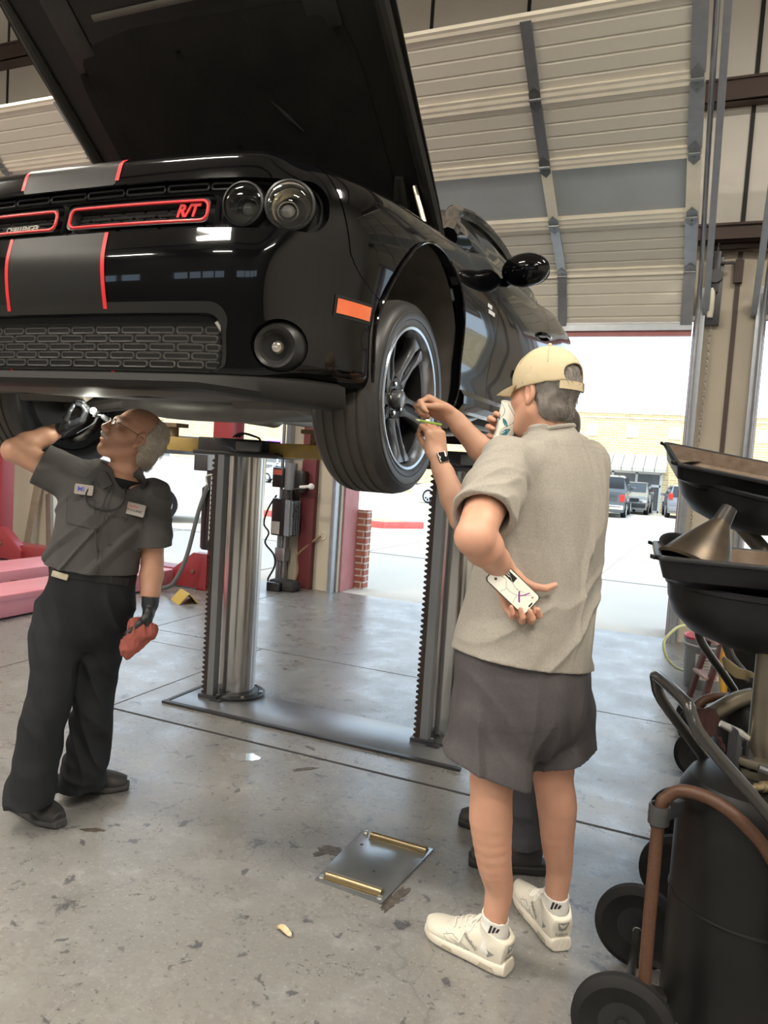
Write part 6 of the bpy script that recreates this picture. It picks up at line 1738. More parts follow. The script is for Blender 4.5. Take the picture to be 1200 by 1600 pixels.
# ------------------------------------------------------------------ third man, hidden behind the man in grey, working at the wheel
def build_c():
    p = lambda x, y, D: at(x, y, D=D)
    U = Vector((0, 0, 1)); Fv = Vector((-.93, -.36, 0)); L = Vector((.36, -.93, 0))
    B = Field((-1.15, 2.3, -.02), (-.2, 3.05, 1.85), .004)
    headc = p(853, 676, 2.72); neck = p(866, 730, 2.74)
    sh1 = p(850, 770, 2.66); sh2 = p(862, 770, 2.86)
    h1 = p(694, 640, 2.72); e1 = p(775, 728, 2.74); h2 = p(680, 690, 2.66); w2 = p(684, 716, 2.66); e2 = p(722, 812, 2.60)
    w1 = p(703, 648, 2.72)
    legs = [[(p(830, 1060, 2.78), .08), (p(820, 1180, 2.78), .06), (p(815, 1270, 2.80), .045), (p(808, 1315, 2.80), .036)], [(p(850, 1060, 2.9), .08), (p(800, 1170, 2.95), .06), (p(785, 1240, 3.0), .040)]]
    for q in legs: B.chain([a for a, _ in q], [b for _, b in q], k=.01)
    B.loft([(p(850, 1060, 2.84), .15, .11, L, Fv), (p(860, 930, 2.82), .15, .11, L, Fv), (p(866, 800, 2.77), .17, .11, L, Fv), (p(866, 745, 2.75), .08, .08, L, Fv)], k=.03)
    B.cap(neck, headc, .062, .058, k=.03)
    B.chain([sh1, e2], [.05, .043], k=.02); B.chain([e2, e2.lerp(w2, .35), e2.lerp(w2, .75), w2], [.042, .046, .036, .029], k=.012)
    B.chain([sh2, e1], [.05, .043], k=.02); B.chain([e1, e1.lerp(w1, .35), e1.lerp(w1, .75), w1], [.043, .046, .036, .029], k=.012)
    head(B, headc, Fv, U, 1.0)
    # lower hand: back of the hand to the camera, pencil between thumb and fingers
    hand(B, w2, (CU*.96-CR*.10+CW*.05), (CW*.85-CR*.45), (-CR*.9-CW*.35), [(50, 72, 40), (46, 78, 45), (42, 80, 50), (40, 78, 50)], [(.75, .1, .6), (.75, -.05, .7), (.6, -.1, .8)], .98)
    # upper hand: pinched fist
    hand(B, w1, (-CR*.86+CU*.42), (-CR*.35-CU*.55-CW*.45), (-CW*.8-CR*.2+CU*.2), [(62, 70, 35), (66, 78, 45), (70, 84, 50), (70, 84, 50)], [(.8, .1, .55), (.9, -.1, .45), (.9, -.2, .3)], 1.0)
    body = mesh_obj('person', [B], SKIN_C, it=1); loc = (-.55, 2.8, 0); relocate(body, loc)
    P, r, f, u, Rm = head_frame(headc, Fv, U, 1.0)
    Hm = Field(A3(headc)-.18, A3(headc)+.18, .0035)
    Hm.ell(P(0, -.018, .034), (.083, .104, .092), Rm, k=.01); Hm.ell(P(0, -.052, -.038), (.066, .046, .052), Rm, k=.03)
    Hm.half(f*.8-u*.6, P(0, .045, .045)); Hm.half(-u, P(0, 0, -.085))
    for s in (1, -1): Hm.ell(P(s*.088, .012, -.02), (.024, .034, .045), Rm, k=.006, op='s')
    Hm.disp(lambda x, y, z: .003*vnoise(x*80, y*80, z*30, 3), .01); mesh_obj('hair', [Hm], M('dark_brown_hair', (.035, .027, .022), .6, noise=(90, .8), col2=(.07, .055, .045)), body, it=1)
    tag(body, 'person mostly hidden behind the man in grey, bare forearms reaching to the front wheel', 'person')
    # clothes
    T = Field((-1.05, 2.3, .9), (-.2, 3.05, 1.62), .0045)
    T.loft([(p(850, 1050, 2.84), .165, .125, L, Fv), (p(860, 930, 2.82), .165, .125, L, Fv), (p(866, 800, 2.77), .18, .125, L, Fv), (p(866, 752, 2.75), .10, .095, L, Fv), (p(865, 735, 2.745), .075, .075, L, Fv)], k=.02)
    T.chain([sh1, sh1.lerp(e2, .5)], [.07, .07], k=.03); T.chain([sh2, sh2.lerp(e1, .5)], [.07, .07], k=.03)
    T.disp(folds((12, 12, 5), .004, 1, 3), .03); mesh_obj('work_shirt', [T], WORKSHIRT, body, it=1)
    S = Field((-1.1, 2.3, .03), (-.2, 3.25, 1.08), .0045)
    S.loft([(p(850, 1040, 2.84), .165, .125, L, Fv), (p(848, 1090, 2.84), .165, .125, L, Fv)], k=.03)
    S.chain([p(832, 1080, 2.79), p(822, 1180, 2.79), p(818, 1260, 2.80), p(818, 1322, 2.82)], [.09, .072, .064, .072], k=.02); S.chain([p(850, 1080, 2.9), p(806, 1190, 2.96), p(782, 1252, 3.0), p(776, 1282, 3.02)], [.09, .072, .064, .07], k=.02)
    S.half(-U, p(818, 1314, 2.82), within=p(818, 1335, 2.82), rad=.13)
    S.disp(lambda x, y, z: (1-np.abs(vnoise((x+z*.3)*14, y*8, z*5, 4))*2.2)*.006+(1-np.abs(vnoise(x*6, y*6, z*22, 7))*2)*.006*np.clip((.3-z)/.2, 0, 1), .03); mesh_obj('trousers', [S], GREYPANTS, body, it=1)
    for heel, toe in ((Vector((-.44, 2.80, 0)), Vector((-.70, 2.715, 0))), (Vector((-.56, 3.06, 0)), Vector((-.83, 3.00, 0)))):
        d = toe-heel; Ls = d.length; d.normalize(); w = d.cross(U); Q = lambda l, s, z: heel+d*l+w*s+U*z
        lo = np.array((min(heel.x, toe.x)-.1, min(heel.y, toe.y)-.1, -.01)); hi = np.array((max(heel.x, toe.x)+.1, max(heel.y, toe.y)+.1, .2))
        Sh = Field(lo, hi, .0034); Sh.loft([(Q(.015, 0, .06), .038, .05, w, U), (Q(.08, 0, .065), .046, .06, w, U), (Q(.17, 0, .052), .050, .046, w, U), (Q(.24, 0, .042), .050, .036, w, U), (Q(Ls, 0, .036), .032, .028, w, U)], k=.02, sub=5); Sh.half(-U, Q(0, 0, .03))
        sh = mesh_obj('boot', [Sh], BLACKSHOE, body, it=1)
        So = Field(lo, hi, .0034); So.loft([(Q(-.004, 0, .02), .044, .022, w, U), (Q(.1, 0, .02), .050, .022, w, U), (Q(.2, 0, .02), .058, .022, w, U), (Q(Ls+.01, 0, .022), .034, .02, w, U)], k=.01, sub=5, power=3.2); So.half(-U, (0, 0, .002)); mesh_obj('sole', [So], M('black_lugged_sole', (.016, .016, .016), .6), sh, it=1)
    # watch, ring, tattoo
    ax = (w2-e2).normalized(); wc = w2-ax*.012
    t = thing('wrist_watch', 'square dark smart watch on the lower forearm by the wheel', 'watch', wc)
    e1_ = ax.cross(CW).normalized(); e2_ = ax.cross(e1_)
    g = G()
    ring = [(e1_*math.cos(2*PI*i/30)*.0315+e2_*math.sin(2*PI*i/30)*.0265) for i in range(30)]
    V_ = [[g.v(wc+q*s+ax*o) for q in ring] for s, o in ((1., -.012), (1.10, -.011), (1.10, .011), (1., .012))]
    for A, B_ in zip(V_, V_[1:]):
        for i in range(30): g.bm.faces.new((A[i], A[(i+1) % 30], B_[(i+1) % 30], B_[i]))
    g.build('strap', MATS['black_rubber'], t)
    fd = (-CW*.85+CR*.45); fd = (fd-ax*fd.dot(ax)).normalized(); m = frame(wc+fd*.031, fd.cross(ax)*-1, ax)
    def sq(h, r, z0, z1, nm, mt):
        poly = []
        for (sx, sy, a0) in ((1, 1, 0), (-1, 1, 90), (-1, -1, 180), (1, -1, 270)):
            for k in range(5): a = R(a0+22.5*k); poly.append((sx*(h-r)+r*math.cos(a), sy*(h*1.12-r)+r*math.sin(a)))
        zz = 1 if (m.to_3x3() @ Vector((0, 0, 1))).dot(fd) > 0 else -1
        g = G(); g.prism([m @ Vector((a, b, z0*zz)) for a, b in poly], m.to_3x3() @ Vector((0, 0, (z1-z0)*zz))); g.build(nm, mt, t, bevel=.0015)
    sq(.0185, .006, -.004, .006, 'watch_case', M('watch_silver', (.42, .38, .34), .25, .9)); sq(.0165, .005, .006, .0075, 'watch_face', M('watch_black', (.012, .012, .013), .08))
    g = G()
    rg_ = w2+(CU*.96-CR*.10+CW*.05).normalized()*.112-CR*.004
    ringax = (CU*.9-CW*.2).normalized(); q1 = ringax.cross(CW).normalized(); q2 = ringax.cross(q1)
    pen0 = p(690, 664, 2.60); pen1 = p(650, 655, 2.62)
    t = thing('pencil', 'green pencil tip pointing at the wheel hub from the hand', 'pencil', pen1); t['label'] = 'green marker pencil held against the wheel spoke'
    g = G(); g.tube([pen0, p(656, 657, 2.62)], .0042, 10); g.build('shaft', M('green_pencil', (.28, .42, .06), .4), t)
    g = G(); g.tube([p(656, 657, 2.62), p(652, 656, 2.62), p(649, 655, 2.62)], [.0042, .003, .0008], 10); g.build('tip', M('pale_tip', (.65, .7, .4), .5), t)
    q = e1.lerp(w1, .36); ax = (w1-e1).normalized(); nrm_ = (-CW-CU*.3+CR*-.2); nrm_ = (nrm_-ax*nrm_.dot(ax)).normalized(); sd = ax.cross(nrm_)
    g = G(); rnd = random.Random(2)
    for i in range(9):
        a0 = q+ax*rnd.uniform(-.022, .022)+sd*rnd.uniform(-.009, .009)
        pts = []
        for j in range(5):
            v_ = a0+ax*rnd.uniform(-.006, .006)+sd*rnd.uniform(-.006, .006)
            c0 = e1+ax*(v_-e1).dot(ax); k_ = (v_-e1).dot(ax)/(w1-e1).length; rr = float(np.interp(k_, [0, .35, .75, 1], [.043, .046, .036, .029])); o = (v_+nrm_*.05-c0).normalized()
            pts.append(c0+o*(rr+.0004))
        g.tube(pts, .0008, 4)
    g.build('tattoo', M('tattoo_ink', (.06, .065, .08), .6), body)
    return body
build_a(); build_b(); build_c()
# ================================================================== waste-oil carts along the right
TANK = M('black_tank_paint', (.006, .006, .0065), .42, noise=(9, .5, 5), col2=(.015, .014, .013), spec=.3, bump=(40, .08))
TUBEB = M('black_tube_paint', (.02, .019, .018), .3, coat=.4)
HOSEB = M('brown_hose', (.085, .035, .017), .5, noise=(160, .7, 3), col2=(.035, .018, .01), bump=(300, .5, .0012))
PANB = M('black_pan_plastic', (.007, .0075, .0085), .40, noise=(8, .5, 4), col2=(.016, .016, .018), spec=.3)
GRIME = M('brown_grime', (.10, .065, .04), .7, noise=(24, .8, 6), col2=(.19, .145, .11), bump=(80, .5, .003))
BRASS = M('worn_brass', (.30, .245, .145), .38, .8, noise=(18, .6), col2=(.26, .20, .12))
PIPEM = M('worn_steel_pipe', (.13, .115, .09), .38, .8, noise=(8, .6), col2=(.26, .23, .17))
CRH = Vector((CR.x, CR.y, 0)).normalized(); CPH = Vector((-CRH.y, CRH.x, 0))
def oil_cart(x, y, label, h=.755, r=.19, full=True):
    t = thing('oil_drain_cart', label, 'oil drain cart', (x, y, 0)); t['group'] = 'waste oil carts along the right side'
    g = G(); g.lathe([(0, .07), (r*.9, .07), (r, .09), (r, h-.10), (r*.97, h-.06), (r*.86, h-.025), (r*.6, h-.004), (0, h)], 64, Matrix.Translation((x, y, 0))); tk = g.build('tank', TANK, t)
    g = G(); g.lathe([(r+.001, .40), (r+.003, .405), (r+.001, .41)], 64, Matrix.Translation((x, y, 0))); g.build('weld_seam', TANK, tk)
    for s in (-1, 1):
        c = Vector((x-.265, y+s*.23-.03, .13)); m = Matrix.Translation(c) @ Matrix.Rotation(R(90), 4, 'X')
        g = G(); g.lathe([(.0, -.008), (.035, -.008), (.075, -.014), (.088, -.020), (.108, -.026), (.122, -.020), (.128, -.012), (.130, -.004), (.128, .004), (.130, .012), (.122, .020), (.108, .026), (.088, .020), (.075, .014), (.035, .008), (0, .008)], 48, m); w = g.build('wheel', TYRE, t)
        g = G(); g.lathe([(0, -.012), (.082, -.012), (.086, -.018), (.090, -.012)], 40, m); g.lathe([(0, .012), (.082, .012), (.086, .018), (.09, .012)], 40, m); g.lathe([(0, .034), (.018, .032), (.020, .010)], 20, m); g.build('wheel_disc', M('wheel_black', (.015, .015, .016), .4), w)
        g = G(); g.tube([c+Vector((.012*math.cos(a), -.034*1, .012*math.sin(a))) for a in [R(20+20*k) for k in range(12)]], .0018, 5); g.build('hub_clip', BOLT, w)
    g = G(); g.cyl((x-.265, y-.27, .13), (x-.265, y+.21, .13), .012, 12); g.bar((x-.265, y-.1, .13), (x-.1, y-.05, .10), .04, .02); g.bar((x-.265, y+.08, .13), (x-.1, y+.05, .10), .04, .02); g.build('axle', TUBEB, t)
    g = G(); g.cyl((x+.17, y, .0), (x+.17, y, .08), .025, 14); g.build('foot', TUBEB, t)
    # U handle
    o = Vector((x, y, 0))
    def W(a, b, z): return o+CRH*a+CPH*b+Vector((0, 0, z))
    g = G(); P = [W(-.02, -.235, .36), W(-.02, -.235, .60), W(-.04, -.235, .68), W(-.09, -.225, .75), W(-.235, -.19, .90), W(-.262, -.17, .95), W(-.268, -.14, .975), W(-.262, .06, .98), W(-.255, .09, .96), W(-.225, .11, .90), W(-.10, .15, .76), W(-.05, .16, .69), W(-.03, .165, .60)]
    g.tube(P, .0155, 14, smooth_pts=4); g.build('handle', TUBEB, t)
    # pole with base
    g = G(); g.cyl((x, y, h-.02), (x, y, 1.12), .030, 24); g.build('pole', PIPEM, t)
    g = G(); g.lathe([(.03, h+.05), (.072, h+.05), (.075, h+.04), (.072, h+.03), (.045, h+.025), (.045, h-.02)], 32, Matrix.Translation((x, y, 0))); g.lathe([(.055, h+.02), (.065, h+.02), (.065, h-.0), (.05, h-.02)], 24, Matrix.Translation((x, y, 0))); g.build('pole_flange', PIPEM, t)
    for k in range(4):
        a = k*PI/2+.6; g = G(); g.cyl((x+.058*math.cos(a), y+.058*math.sin(a), h+.045), (x+.058*math.cos(a), y+.058*math.sin(a), h+.068), .009, 6); g.build('flange_bolt', DK, t)
    if full:
        g = G(); q = W(-.075, -.03, h); g.prism([q+Vector((0, 0, -.02)), q+CRH*.012+Vector((0, 0, -.02)), q+CRH*.012+Vector((0, 0, .09)), q+Vector((0, 0, .12))], CPH*.05); g.prism([q+Vector((.03, 0, -.02)), q+CRH*.012+Vector((.03, 0, -.02)), q+CRH*.012+Vector((.03, 0, .06)), q+Vector((.03, 0, .08))], CPH*.04); g.build('bracket', DK, t)
        g = G(); a = W(-.085, -.13, h+.01); b = W(.0, -.11, h+.012); d = (b-a)
        g.tube([a, a+d*.18, a+d*.2, a+d*.42, a+d*.44, a+d*.72, a+d*.74, b], [.006, .006, .010, .010, .014, .014, .018, .018], 12); g.build('air_coupler', BRASS, t)
        g = G(); g.cyl(W(.02, -.13, h-.03), W(.02, -.13, h+.05), .026, 18); g.lathe([(.03, 0), (.034, .006), (.034, .018), (.03, .024)], 20, Matrix.Translation(W(.02, -.13, h+.01))); g.cyl(W(.02, -.13, h+.035), W(-.05, -.10, h+.05), .012, 10); g.build('valve', DK, t)
        g = G(); g.tube([W(-.10, .02, h+.12), W(-.05, .01, h+.10), W(-.02, .0, h+.085)], [.009, .011, .008], 10); g.build('lever', M('bright_lever', (.6, .6, .58), .3, .8), t)
    return t, W
CA, WA = oil_cart(.19, 2.20, 'black oil drain cart with brown hose, nearest of the three in a row')
CB, WB = oil_cart(.29, 3.07, 'black oil drain cart with rag on its bent pipe, middle of the row', h=.74, full=False)
CC, WC = oil_cart(.36, 4.35, 'black oil drain cart carrying a yellow hose, farthest of the row', h=.76, full=False)
# brown hose of the nearest cart and its holder
g = G(); g.tube([at(1235, 1400, D=1.80), at(1200, 1332, D=1.81), at(1160, 1285, D=1.83), at(1125, 1257, D=1.86), at(1092, 1241, D=1.89), at(1062, 1236, D=1.92), at(1042, 1246, D=1.935), at(1031, 1268, D=1.935), at(1018, 1400, D=1.915), at(1008, 1520, D=1.90), at(1000, 1640, D=1.89)], .0165, 14, smooth_pts=5); g.build('drain_hose', HOSEB, CA)
hc = at(1030, 1270, D=1.93)
g = G(); g.lathe([(.020, -.028), (.027, -.028), (.027, .022), (.020, .022), (.020, -.028)], 24, Matrix.Translation(hc)); g.bar(hc+CRH*.02+CPH*.01, hc+CRH*.075+CPH*.05, .025, .04); g.build('hose_holder', DK, CA, bevel=.002)
# second cart: arched steel pipe, hose, ball valve
g = G(); g.tube([at(1102, 1122, D=2.62), at(1125, 1108, D=2.66), at(1155, 1093, D=2.7), at(1185, 1087, D=2.74), at(1230, 1088, D=2.78)], .030, 18, smooth_pts=5); g.build('suction_pipe', PIPEM, CB)
g = G(); g.tube([at(1083, 1118, D=2.75), at(1092, 1100, D=2.78), at(1108, 1091, D=2.8), at(1130, 1089, D=2.85), at(1165, 1094, D=2.9)], .017, 12, smooth_pts=5); g.build('drain_hose', HOSEB, CB)
g = G(); A = [at(x, y, D=2.45) for x, y in ((1129, 1030), (1133, 1026), (1157, 1044), (1176, 1050), (1184, 1058), (1184, 1066), (1172, 1064), (1150, 1060), (1133, 1046))]; g.prism(A, CW*.012); g.build('valve_lever', BRASS, CB, bevel=.003)
vb = at(1190, 1062, D=2.46)
g = G(); g.ball(vb, .022, 12); g.cyl(vb-CRH*.045, vb+CRH*.06, .012, 12); g.cyl(vb-Vector((0, 0, .05)), vb+Vector((0, 0, .06)), .014, 12); g.build('ball_valve', DK, CB)
g = G(); g.cyl(at(1197, 1125, D=2.4), at(1201, 960, D=2.4), .013, 12); g.build('riser', DK, CB)
# drain pans with round bowls
def drain_pan(label, P0, X, Yv, wx, wy, bowl_d, stem_to):
    X = X.normalized(); Z = X.cross(Yv).normalized(); Yv = Z.cross(X)
    c = P0+X*wx/2+Yv*wy/2
    t = thing('drain_pan', label, 'drain pan', c); t['group'] = 'drain pans on the oil carts'
    P = lambda a, b, z: c+X*a+Yv*b+Z*z
    def loop(hx, hy, r, z, n=6):
        o = []
        for (sx, sy, a0) in ((1, 1, 0), (-1, 1, 90), (-1, -1, 180), (1, -1, 270)):
            for k in range(n): a = R(a0+90*k/(n-1)); o.append(P(sx*(hx-r)+r*math.cos(a), sy*(hy-r)+r*math.sin(a), z))
        return o
    g = G(); hx, hy = wx/2, wy/2
    L_ = [loop(hx-.019, hy-.019, .03, -.004), loop(hx-.03, hy-.03, .04, -.055), loop(.17, .14, .1, -.085)]
    rings = [[g.v(p) for p in l] for l in L_]
    for A, B in zip(rings, rings[1:]):
        for j in range(len(A)): g.bm.faces.new((A[j], A[(j+1) % len(A)], B[(j+1) % len(B)], B[j]))
    g.bm.faces.new(rings[-1]); g.build('tray_inside', GRIME, t)
    g = G()
    L_ = [loop(hx-.019, hy-.019, .03, -.006), loop(hx-.016, hy-.016, .03, .0), loop(hx-.003, hy-.003, .03, 0), loop(hx, hy, .03, -.006), loop(hx, hy, .03, -.012), loop(hx-.012, hy-.012, .03, -.015), loop(hx-.025, hy-.025, .04, -.062), loop(hx-.04, hy-.04, .05, -.07), loop(.22, .19, .15, -.10)]
    rings = [[g.v(p) for p in l] for l in L_]
    for A, B in zip(rings, rings[1:]):
        for j in range(len(A)): g.bm.faces.new((A[j], A[(j+1) % len(A)], B[(j+1) % len(B)], B[j]))
    g.bm.faces.new(rings[-1]); g.build('tray_outside', PANB, t, bevel=.0)
    g = G(); m = frame(P(0, 0, 0), X, Yv)
    br = .265
    g.lathe([(br*.97, -.078), (br+.006, -.082), (br+.006, -.092), (br, -.095), (br*.985, -.13), (br*.92, -.175), (br*.75, -.22), (br*.45, -.25), (.05, -.262), (0, -.262)], 64, m @ Matrix.Translation((0, 0, bowl_d))); g.build('bowl', PANB, t)
    g = G(); 
    for s in (-1, 1): g.prism([P(-hx, s*hy*.97, -.012), P(-hx-.012, s*hy*.9, -.010), P(-hx-.012, s*hy*.84, -.010), P(-hx, s*hy*.8, -.012)], Z*.010)
    g.build('corner_lug', PANB, t)
    g = G(); g.tube([P(0, 0, -.25+bowl_d), stem_to+Vector((0, 0, .12)), stem_to], .03, 16); g.build('stem', PIPEM, t)
    return t, P
U3 = Vector((0, 0, 1))
p0 = at(1024, 868, D=1.93)
PA, pA = drain_pan('black drain pan with a funnel standing in it, on the nearest oil cart', p0, Vector((.995, .08, 0)), Vector((-.08, .995, 0)), .62, .50, .0, Vector((.19, 2.20, 1.0)))
q0 = at(1056, 723, D=2.62); q1 = at(1200, 752, D=2.56); q2 = at(1118, 707, D=2.98)
PB, pB = drain_pan('empty tilted black drain pan, higher and behind the one with the funnel', q0, q1-q0, q2-q0, .64, .46, .03, Vector((.29, 3.07, 1.08)))
# funnel standing upside down in the pan
ft = at(1140, 794, D=2.10); fb = at(1098, 866, D=2.08); fb = fb+(fb-ft)*.30; m = aim(fb, ft); Lf = (ft-fb).length
t = thing('funnel', 'dark metal funnel standing mouth down in the near drain pan', 'funnel', fb)
g = G(); g.lathe([(.104, -.008), (.108, 0), (.104, .004), (.070, Lf*.36), (.027, Lf*.74), (.026, Lf*.76)], 48, m); g.build('cone', M('worn_funnel_metal', (.035, .03, .025), .38, .7, noise=(16, .8, 5), col2=(.13, .095, .06)), t)
g = G(); g.lathe([(.0255, Lf*.74), (.0255, Lf*.76), (.021, Lf*1.0), (.018, Lf*1.0), (.018, Lf*.8)], 32, m); g.build('spout', M('dark_spout', (.035, .032, .03), .4, .5), t)
m2 = frame(at(1062, 853, D=2.12), CRH, CPH*.8+U3*.5)
t = thing('spare_funnel', 'dark shallow funnel leaning behind the upright one in the near pan', 'funnel', m2.translation)
g = G(); g.lathe([(.055, 0), (.058, .004), (.050, .006), (.02, -.03), (.012, -.06)], 32, m2); g.build('cone', PANB, t)
# rag on the bent pipe
rc = at(1101, 1135, D=2.60)
Rf = Field(A3(rc)-.2, A3(rc)+.2, .0035)
rp = lambda x, y, D=2.6: at(x, y, D=D)
Rf.cap(rp(1092, 1116), rp(1112, 1117), .018, .018, k=.02); Rf.cap(rp(1088, 1125), rp(1084, 1150), .020, .018, k=.02); Rf.cap(rp(1100, 1122), rp(1096, 1165), .022, .012, k=.02); Rf.cap(rp(1112, 1122), rp(1110, 1140), .020, .016, k=.02); Rf.cap(rp(1116, 1122), rp(1122, 1130), .015, .012, k=.015); Rf.cap(rp(1084, 1150), rp(1094, 1172), .016, .010, k=.02); Rf.cap(rp(1112, 1135), rp(1132, 1172), .010, .004, k=.02)
Rf.disp(lambda x, y, z: (1-np.abs(vnoise((x*CR.x+y*CR.y)*60, z*10, y*20, 3))*2.2)*.006, .04)
rg = mesh_obj('rag', [Rf], M('maroon_rag', (.10, .045, .045), .9, noise=(40, .5), col2=(.06, .03, .03), bump=(200, .4, .002)), it=1); relocate(rg, rc)
tag(rg, 'dark maroon rag draped over the bent pipe of the middle oil cart', 'rag')
# ================================================================== things standing in the bay
YHOSE = M('yellow_hose', (.62, .42, .05), .45, noise=(30, .6), col2=(.70, .22, .05))
WOODR = M('red_stained_wood', (.11, .035, .028), .6, noise=(20, .6, 5), col2=(.07, .025, .02))
WOODL = M('weathered_wood', (.33, .27, .20), .8, noise=(9, .7, 6), col2=(.20, .16, .12))
WOODD = M('dark_weathered_wood', (.13, .10, .085), .8, noise=(9, .7, 6), col2=(.20, .16, .13))
# yellow hose hung in the far cart
g = G()
for k in range(2):
    o = .022*k
    g.tube([at(1133+o*200, 1105, D=3.9+o), at(1128+o*200, 1060, D=3.9+o), at(1132+o*200, 1015, D=3.9+o), at(1143+o*200, 992, D=3.92+o), at(1155+o*100, 986, D=3.95+o), at(1162, 996, D=3.97+o), at(1162, 1040, D=3.98+o), at(1158, 1075, D=3.98+o)], .016, 12, smooth_pts=5)
tag(relocate(g.build('hose', YHOSE), at(1140, 1050, D=3.9)), 'looped orange and yellow hose hanging by the far oil cart', 'hose')
# bucket
bx, by = .10, 5.98
t = thing('bucket', 'grey plastic bucket with red lid behind the wooden stepladder', 'bucket', (bx, by, 0))
m = Matrix.Translation((bx, by, 0))
g = G(); g.lathe([(0, .0), (.128, .0), (.131, .006), (.148, .30), (.156, .30), (.156, .315), (.150, .318), (.151, .345), (.157, .345), (.157, .36), (.150, .37), (.146, .37)], 40, m); g.build('body', M('grey_bucket', (.22, .23, .235), .45), t)
g = G(); g.lathe([(0, .372), (.140, .372), (.150, .380), (.158, .378), (.158, .362)], 40, m); g.build('lid', M('red_lid', (.45, .05, .07), .4), t)
g = G(); g.lathe([(.1355, .08), (.1375, .11), (.1465, .26), (.1455, .265)], 24, m @ Matrix.Rotation(R(-115), 4, 'Z'), a0=0, a1=R(95)); lb = g.build('paper_label', M('printed_label', (.62, .60, .56), .6), t)
g = G()
for i in range(7):
    z = .25-.022*i; rr = .1325+.0145*(z/.3)+.0015
    for k in range(2 if i > 1 else 1):
        a0 = R(-108+k*42); g.tube([(bx+rr*math.cos(a0+R(j*8)), by+rr*math.sin(a0+R(j*8)), z) for j in range(5)], .0035 if i < 2 else .0016, 4)
g.build('label_print', M('label_ink', (.05, .05, .05), .6), lb)
g = G(); g.lathe([(.145, .315), (.162, .318), (.162, .326), (.145, .33)], 36, m); g.build('rib', M('pale_rib', (.5, .5, .5), .5), t)
# stepladder
t = thing('stepladder', 'small red-brown wooden stepladder in front of the grey bucket', 'stepladder', (.16, 5.6, 0))
def lad(a, b, w=.055, d=.025, nm='leg', mt=WOODR):
    g = G(); g.bar(a, b, d, w, up=(CPH.x, CPH.y, 0)); return g.build(nm, mt, t, bevel=.003)
f1, f2 = Vector((.02, 5.98-.33, 0)), Vector((.10, 5.42, 0)); ap1, ap2 = Vector((.17, 5.62, .72)), Vector((.24, 5.42, .72)); b1, b2 = Vector((.34, 5.62, 0)), Vector((.42, 5.44, 0))
lad(f1, ap1); lad(f2, ap2); lad(b1, ap1+Vector((.03, 0, 0))); lad(b2, ap2+Vector((.03, 0, 0)))
for k in (.28, .62): lad(f1.lerp(ap1, k), f2.lerp(ap2, k), .08, .02, 'step', M('worn_step', (.38, .25, .22), .7))
for k in (.35,): lad(b1.lerp(ap1, k), b2.lerp(ap2, k), .03, .02, 'stretcher')
lad(f2.lerp(ap2, .25), b2.lerp(ap2, .6), .02, .012, 'brace', M('pale_brace', (.45, .33, .30), .6))
g = G(); g.box((.12, 5.38, .72), (.33, 5.66, .745)); g.build('top_step', WOODR, t, bevel=.004)
# thin yellow-green air line on the floor
g = G(); P = [at(1112, 967, D=5.9), at(1085, 976, D=5.9), at(1070, 977, D=5.85), at(1056, 982, D=5.8), at(1040, 998, D=5.75), at(1037, 1010, D=5.72), at(1042, 1028, D=5.72), at(1055, 1042, D=5.75), at(1070, 1048, D=5.83)]
g.tube(P, .011, 10, smooth_pts=6); tag(relocate(g.build('air_line', M('yellow_green_line', (.62, .64, .30), .45)), at(1050, 1040, D=5.75)), 'pale yellow-green air line looping out over the floor by the bucket', 'hose')
# floor jack between the carts
jb = at(1082, 1098, D=4.6)
t = thing('floor_jack', 'low red and black floor jack on the floor behind the middle cart', 'floor jack', (jb.x, jb.y, 0))
jx, jy = jb.x, jb.y
g = G(); g.bar((jx-.05, jy-.06, .08), (jx+.45, jy+.0, .08), .03, .06); g.bar((jx-.05, jy+.12, .08), (jx+.45, jy+.16, .08), .03, .06); g.build('side_frame', M('jack_red', (.25, .07, .07), .5), t, bevel=.006)
for dx, dy in ((-.04, -.10), (-.04, .16), (.4, -.05), (.4, .20)):
    g = G(); g.cyl((jx+dx, jy+dy-.02, .05), (jx+dx, jy+dy+.02, .05), .05, 20); g.build('wheel', TYRE, t)
g = G(); g.lathe([(0, .15), (.05, .15), (.055, .13), (.04, .08), (.04, .05)], 20, Matrix.Translation((jx+.03, jy+.04, 0))); g.build('saddle', DK, t)
# inspection cover with two bars
t = thing('floor_cover', 'square steel floor cover with two brass bars across it', 'floor cover', (-1.01, 2.52, 0))
g = G(); g.prism([(-1.166, 2.320, 0), (-.895, 2.305, 0), (-.860, 2.735, 0), (-1.168, 2.735, 0)], (0, 0, .008)); g.build('plate', M('cover_steel', (.28, .30, .31), .22, .55, noise=(4, .8, 6), col2=(.15, .155, .16), bump=(14, .2, .003)), t, bevel=.003)
for (y, nm) in ((2.352, 0), (2.700, 1)):
    x0, x1 = (-1.135, -.915) if nm == 0 else (-1.115, -.875)
    g = G(); g.tube([(x0, y, .016), (x1, y-.004, .016)], .0125, 12); g.bar((x0, y, .010), (x1, y-.004, .010), .045, .006); g.build('bar', BRASS, t)
for (x, y) in ((-1.148, 2.340), (-.912, 2.325), (-.885, 2.712), (-1.145, 2.715)):
    g = G(); g.lathe([(0, .016), (.009, .014), (.012, .008)], 14, Matrix.Translation((x, y, 0))); g.build('bolt', BOLT, t)
g = G(); g.lathe([(0, .0085), (.006, .0085)], 10, Matrix.Translation((-1.0, 2.47, 0))); g.lathe([(0, .0085), (.006, .0085)], 10, Matrix.Translation((-1.12, 2.62, 0))); g.build('lifting_hole', DEEP, t)
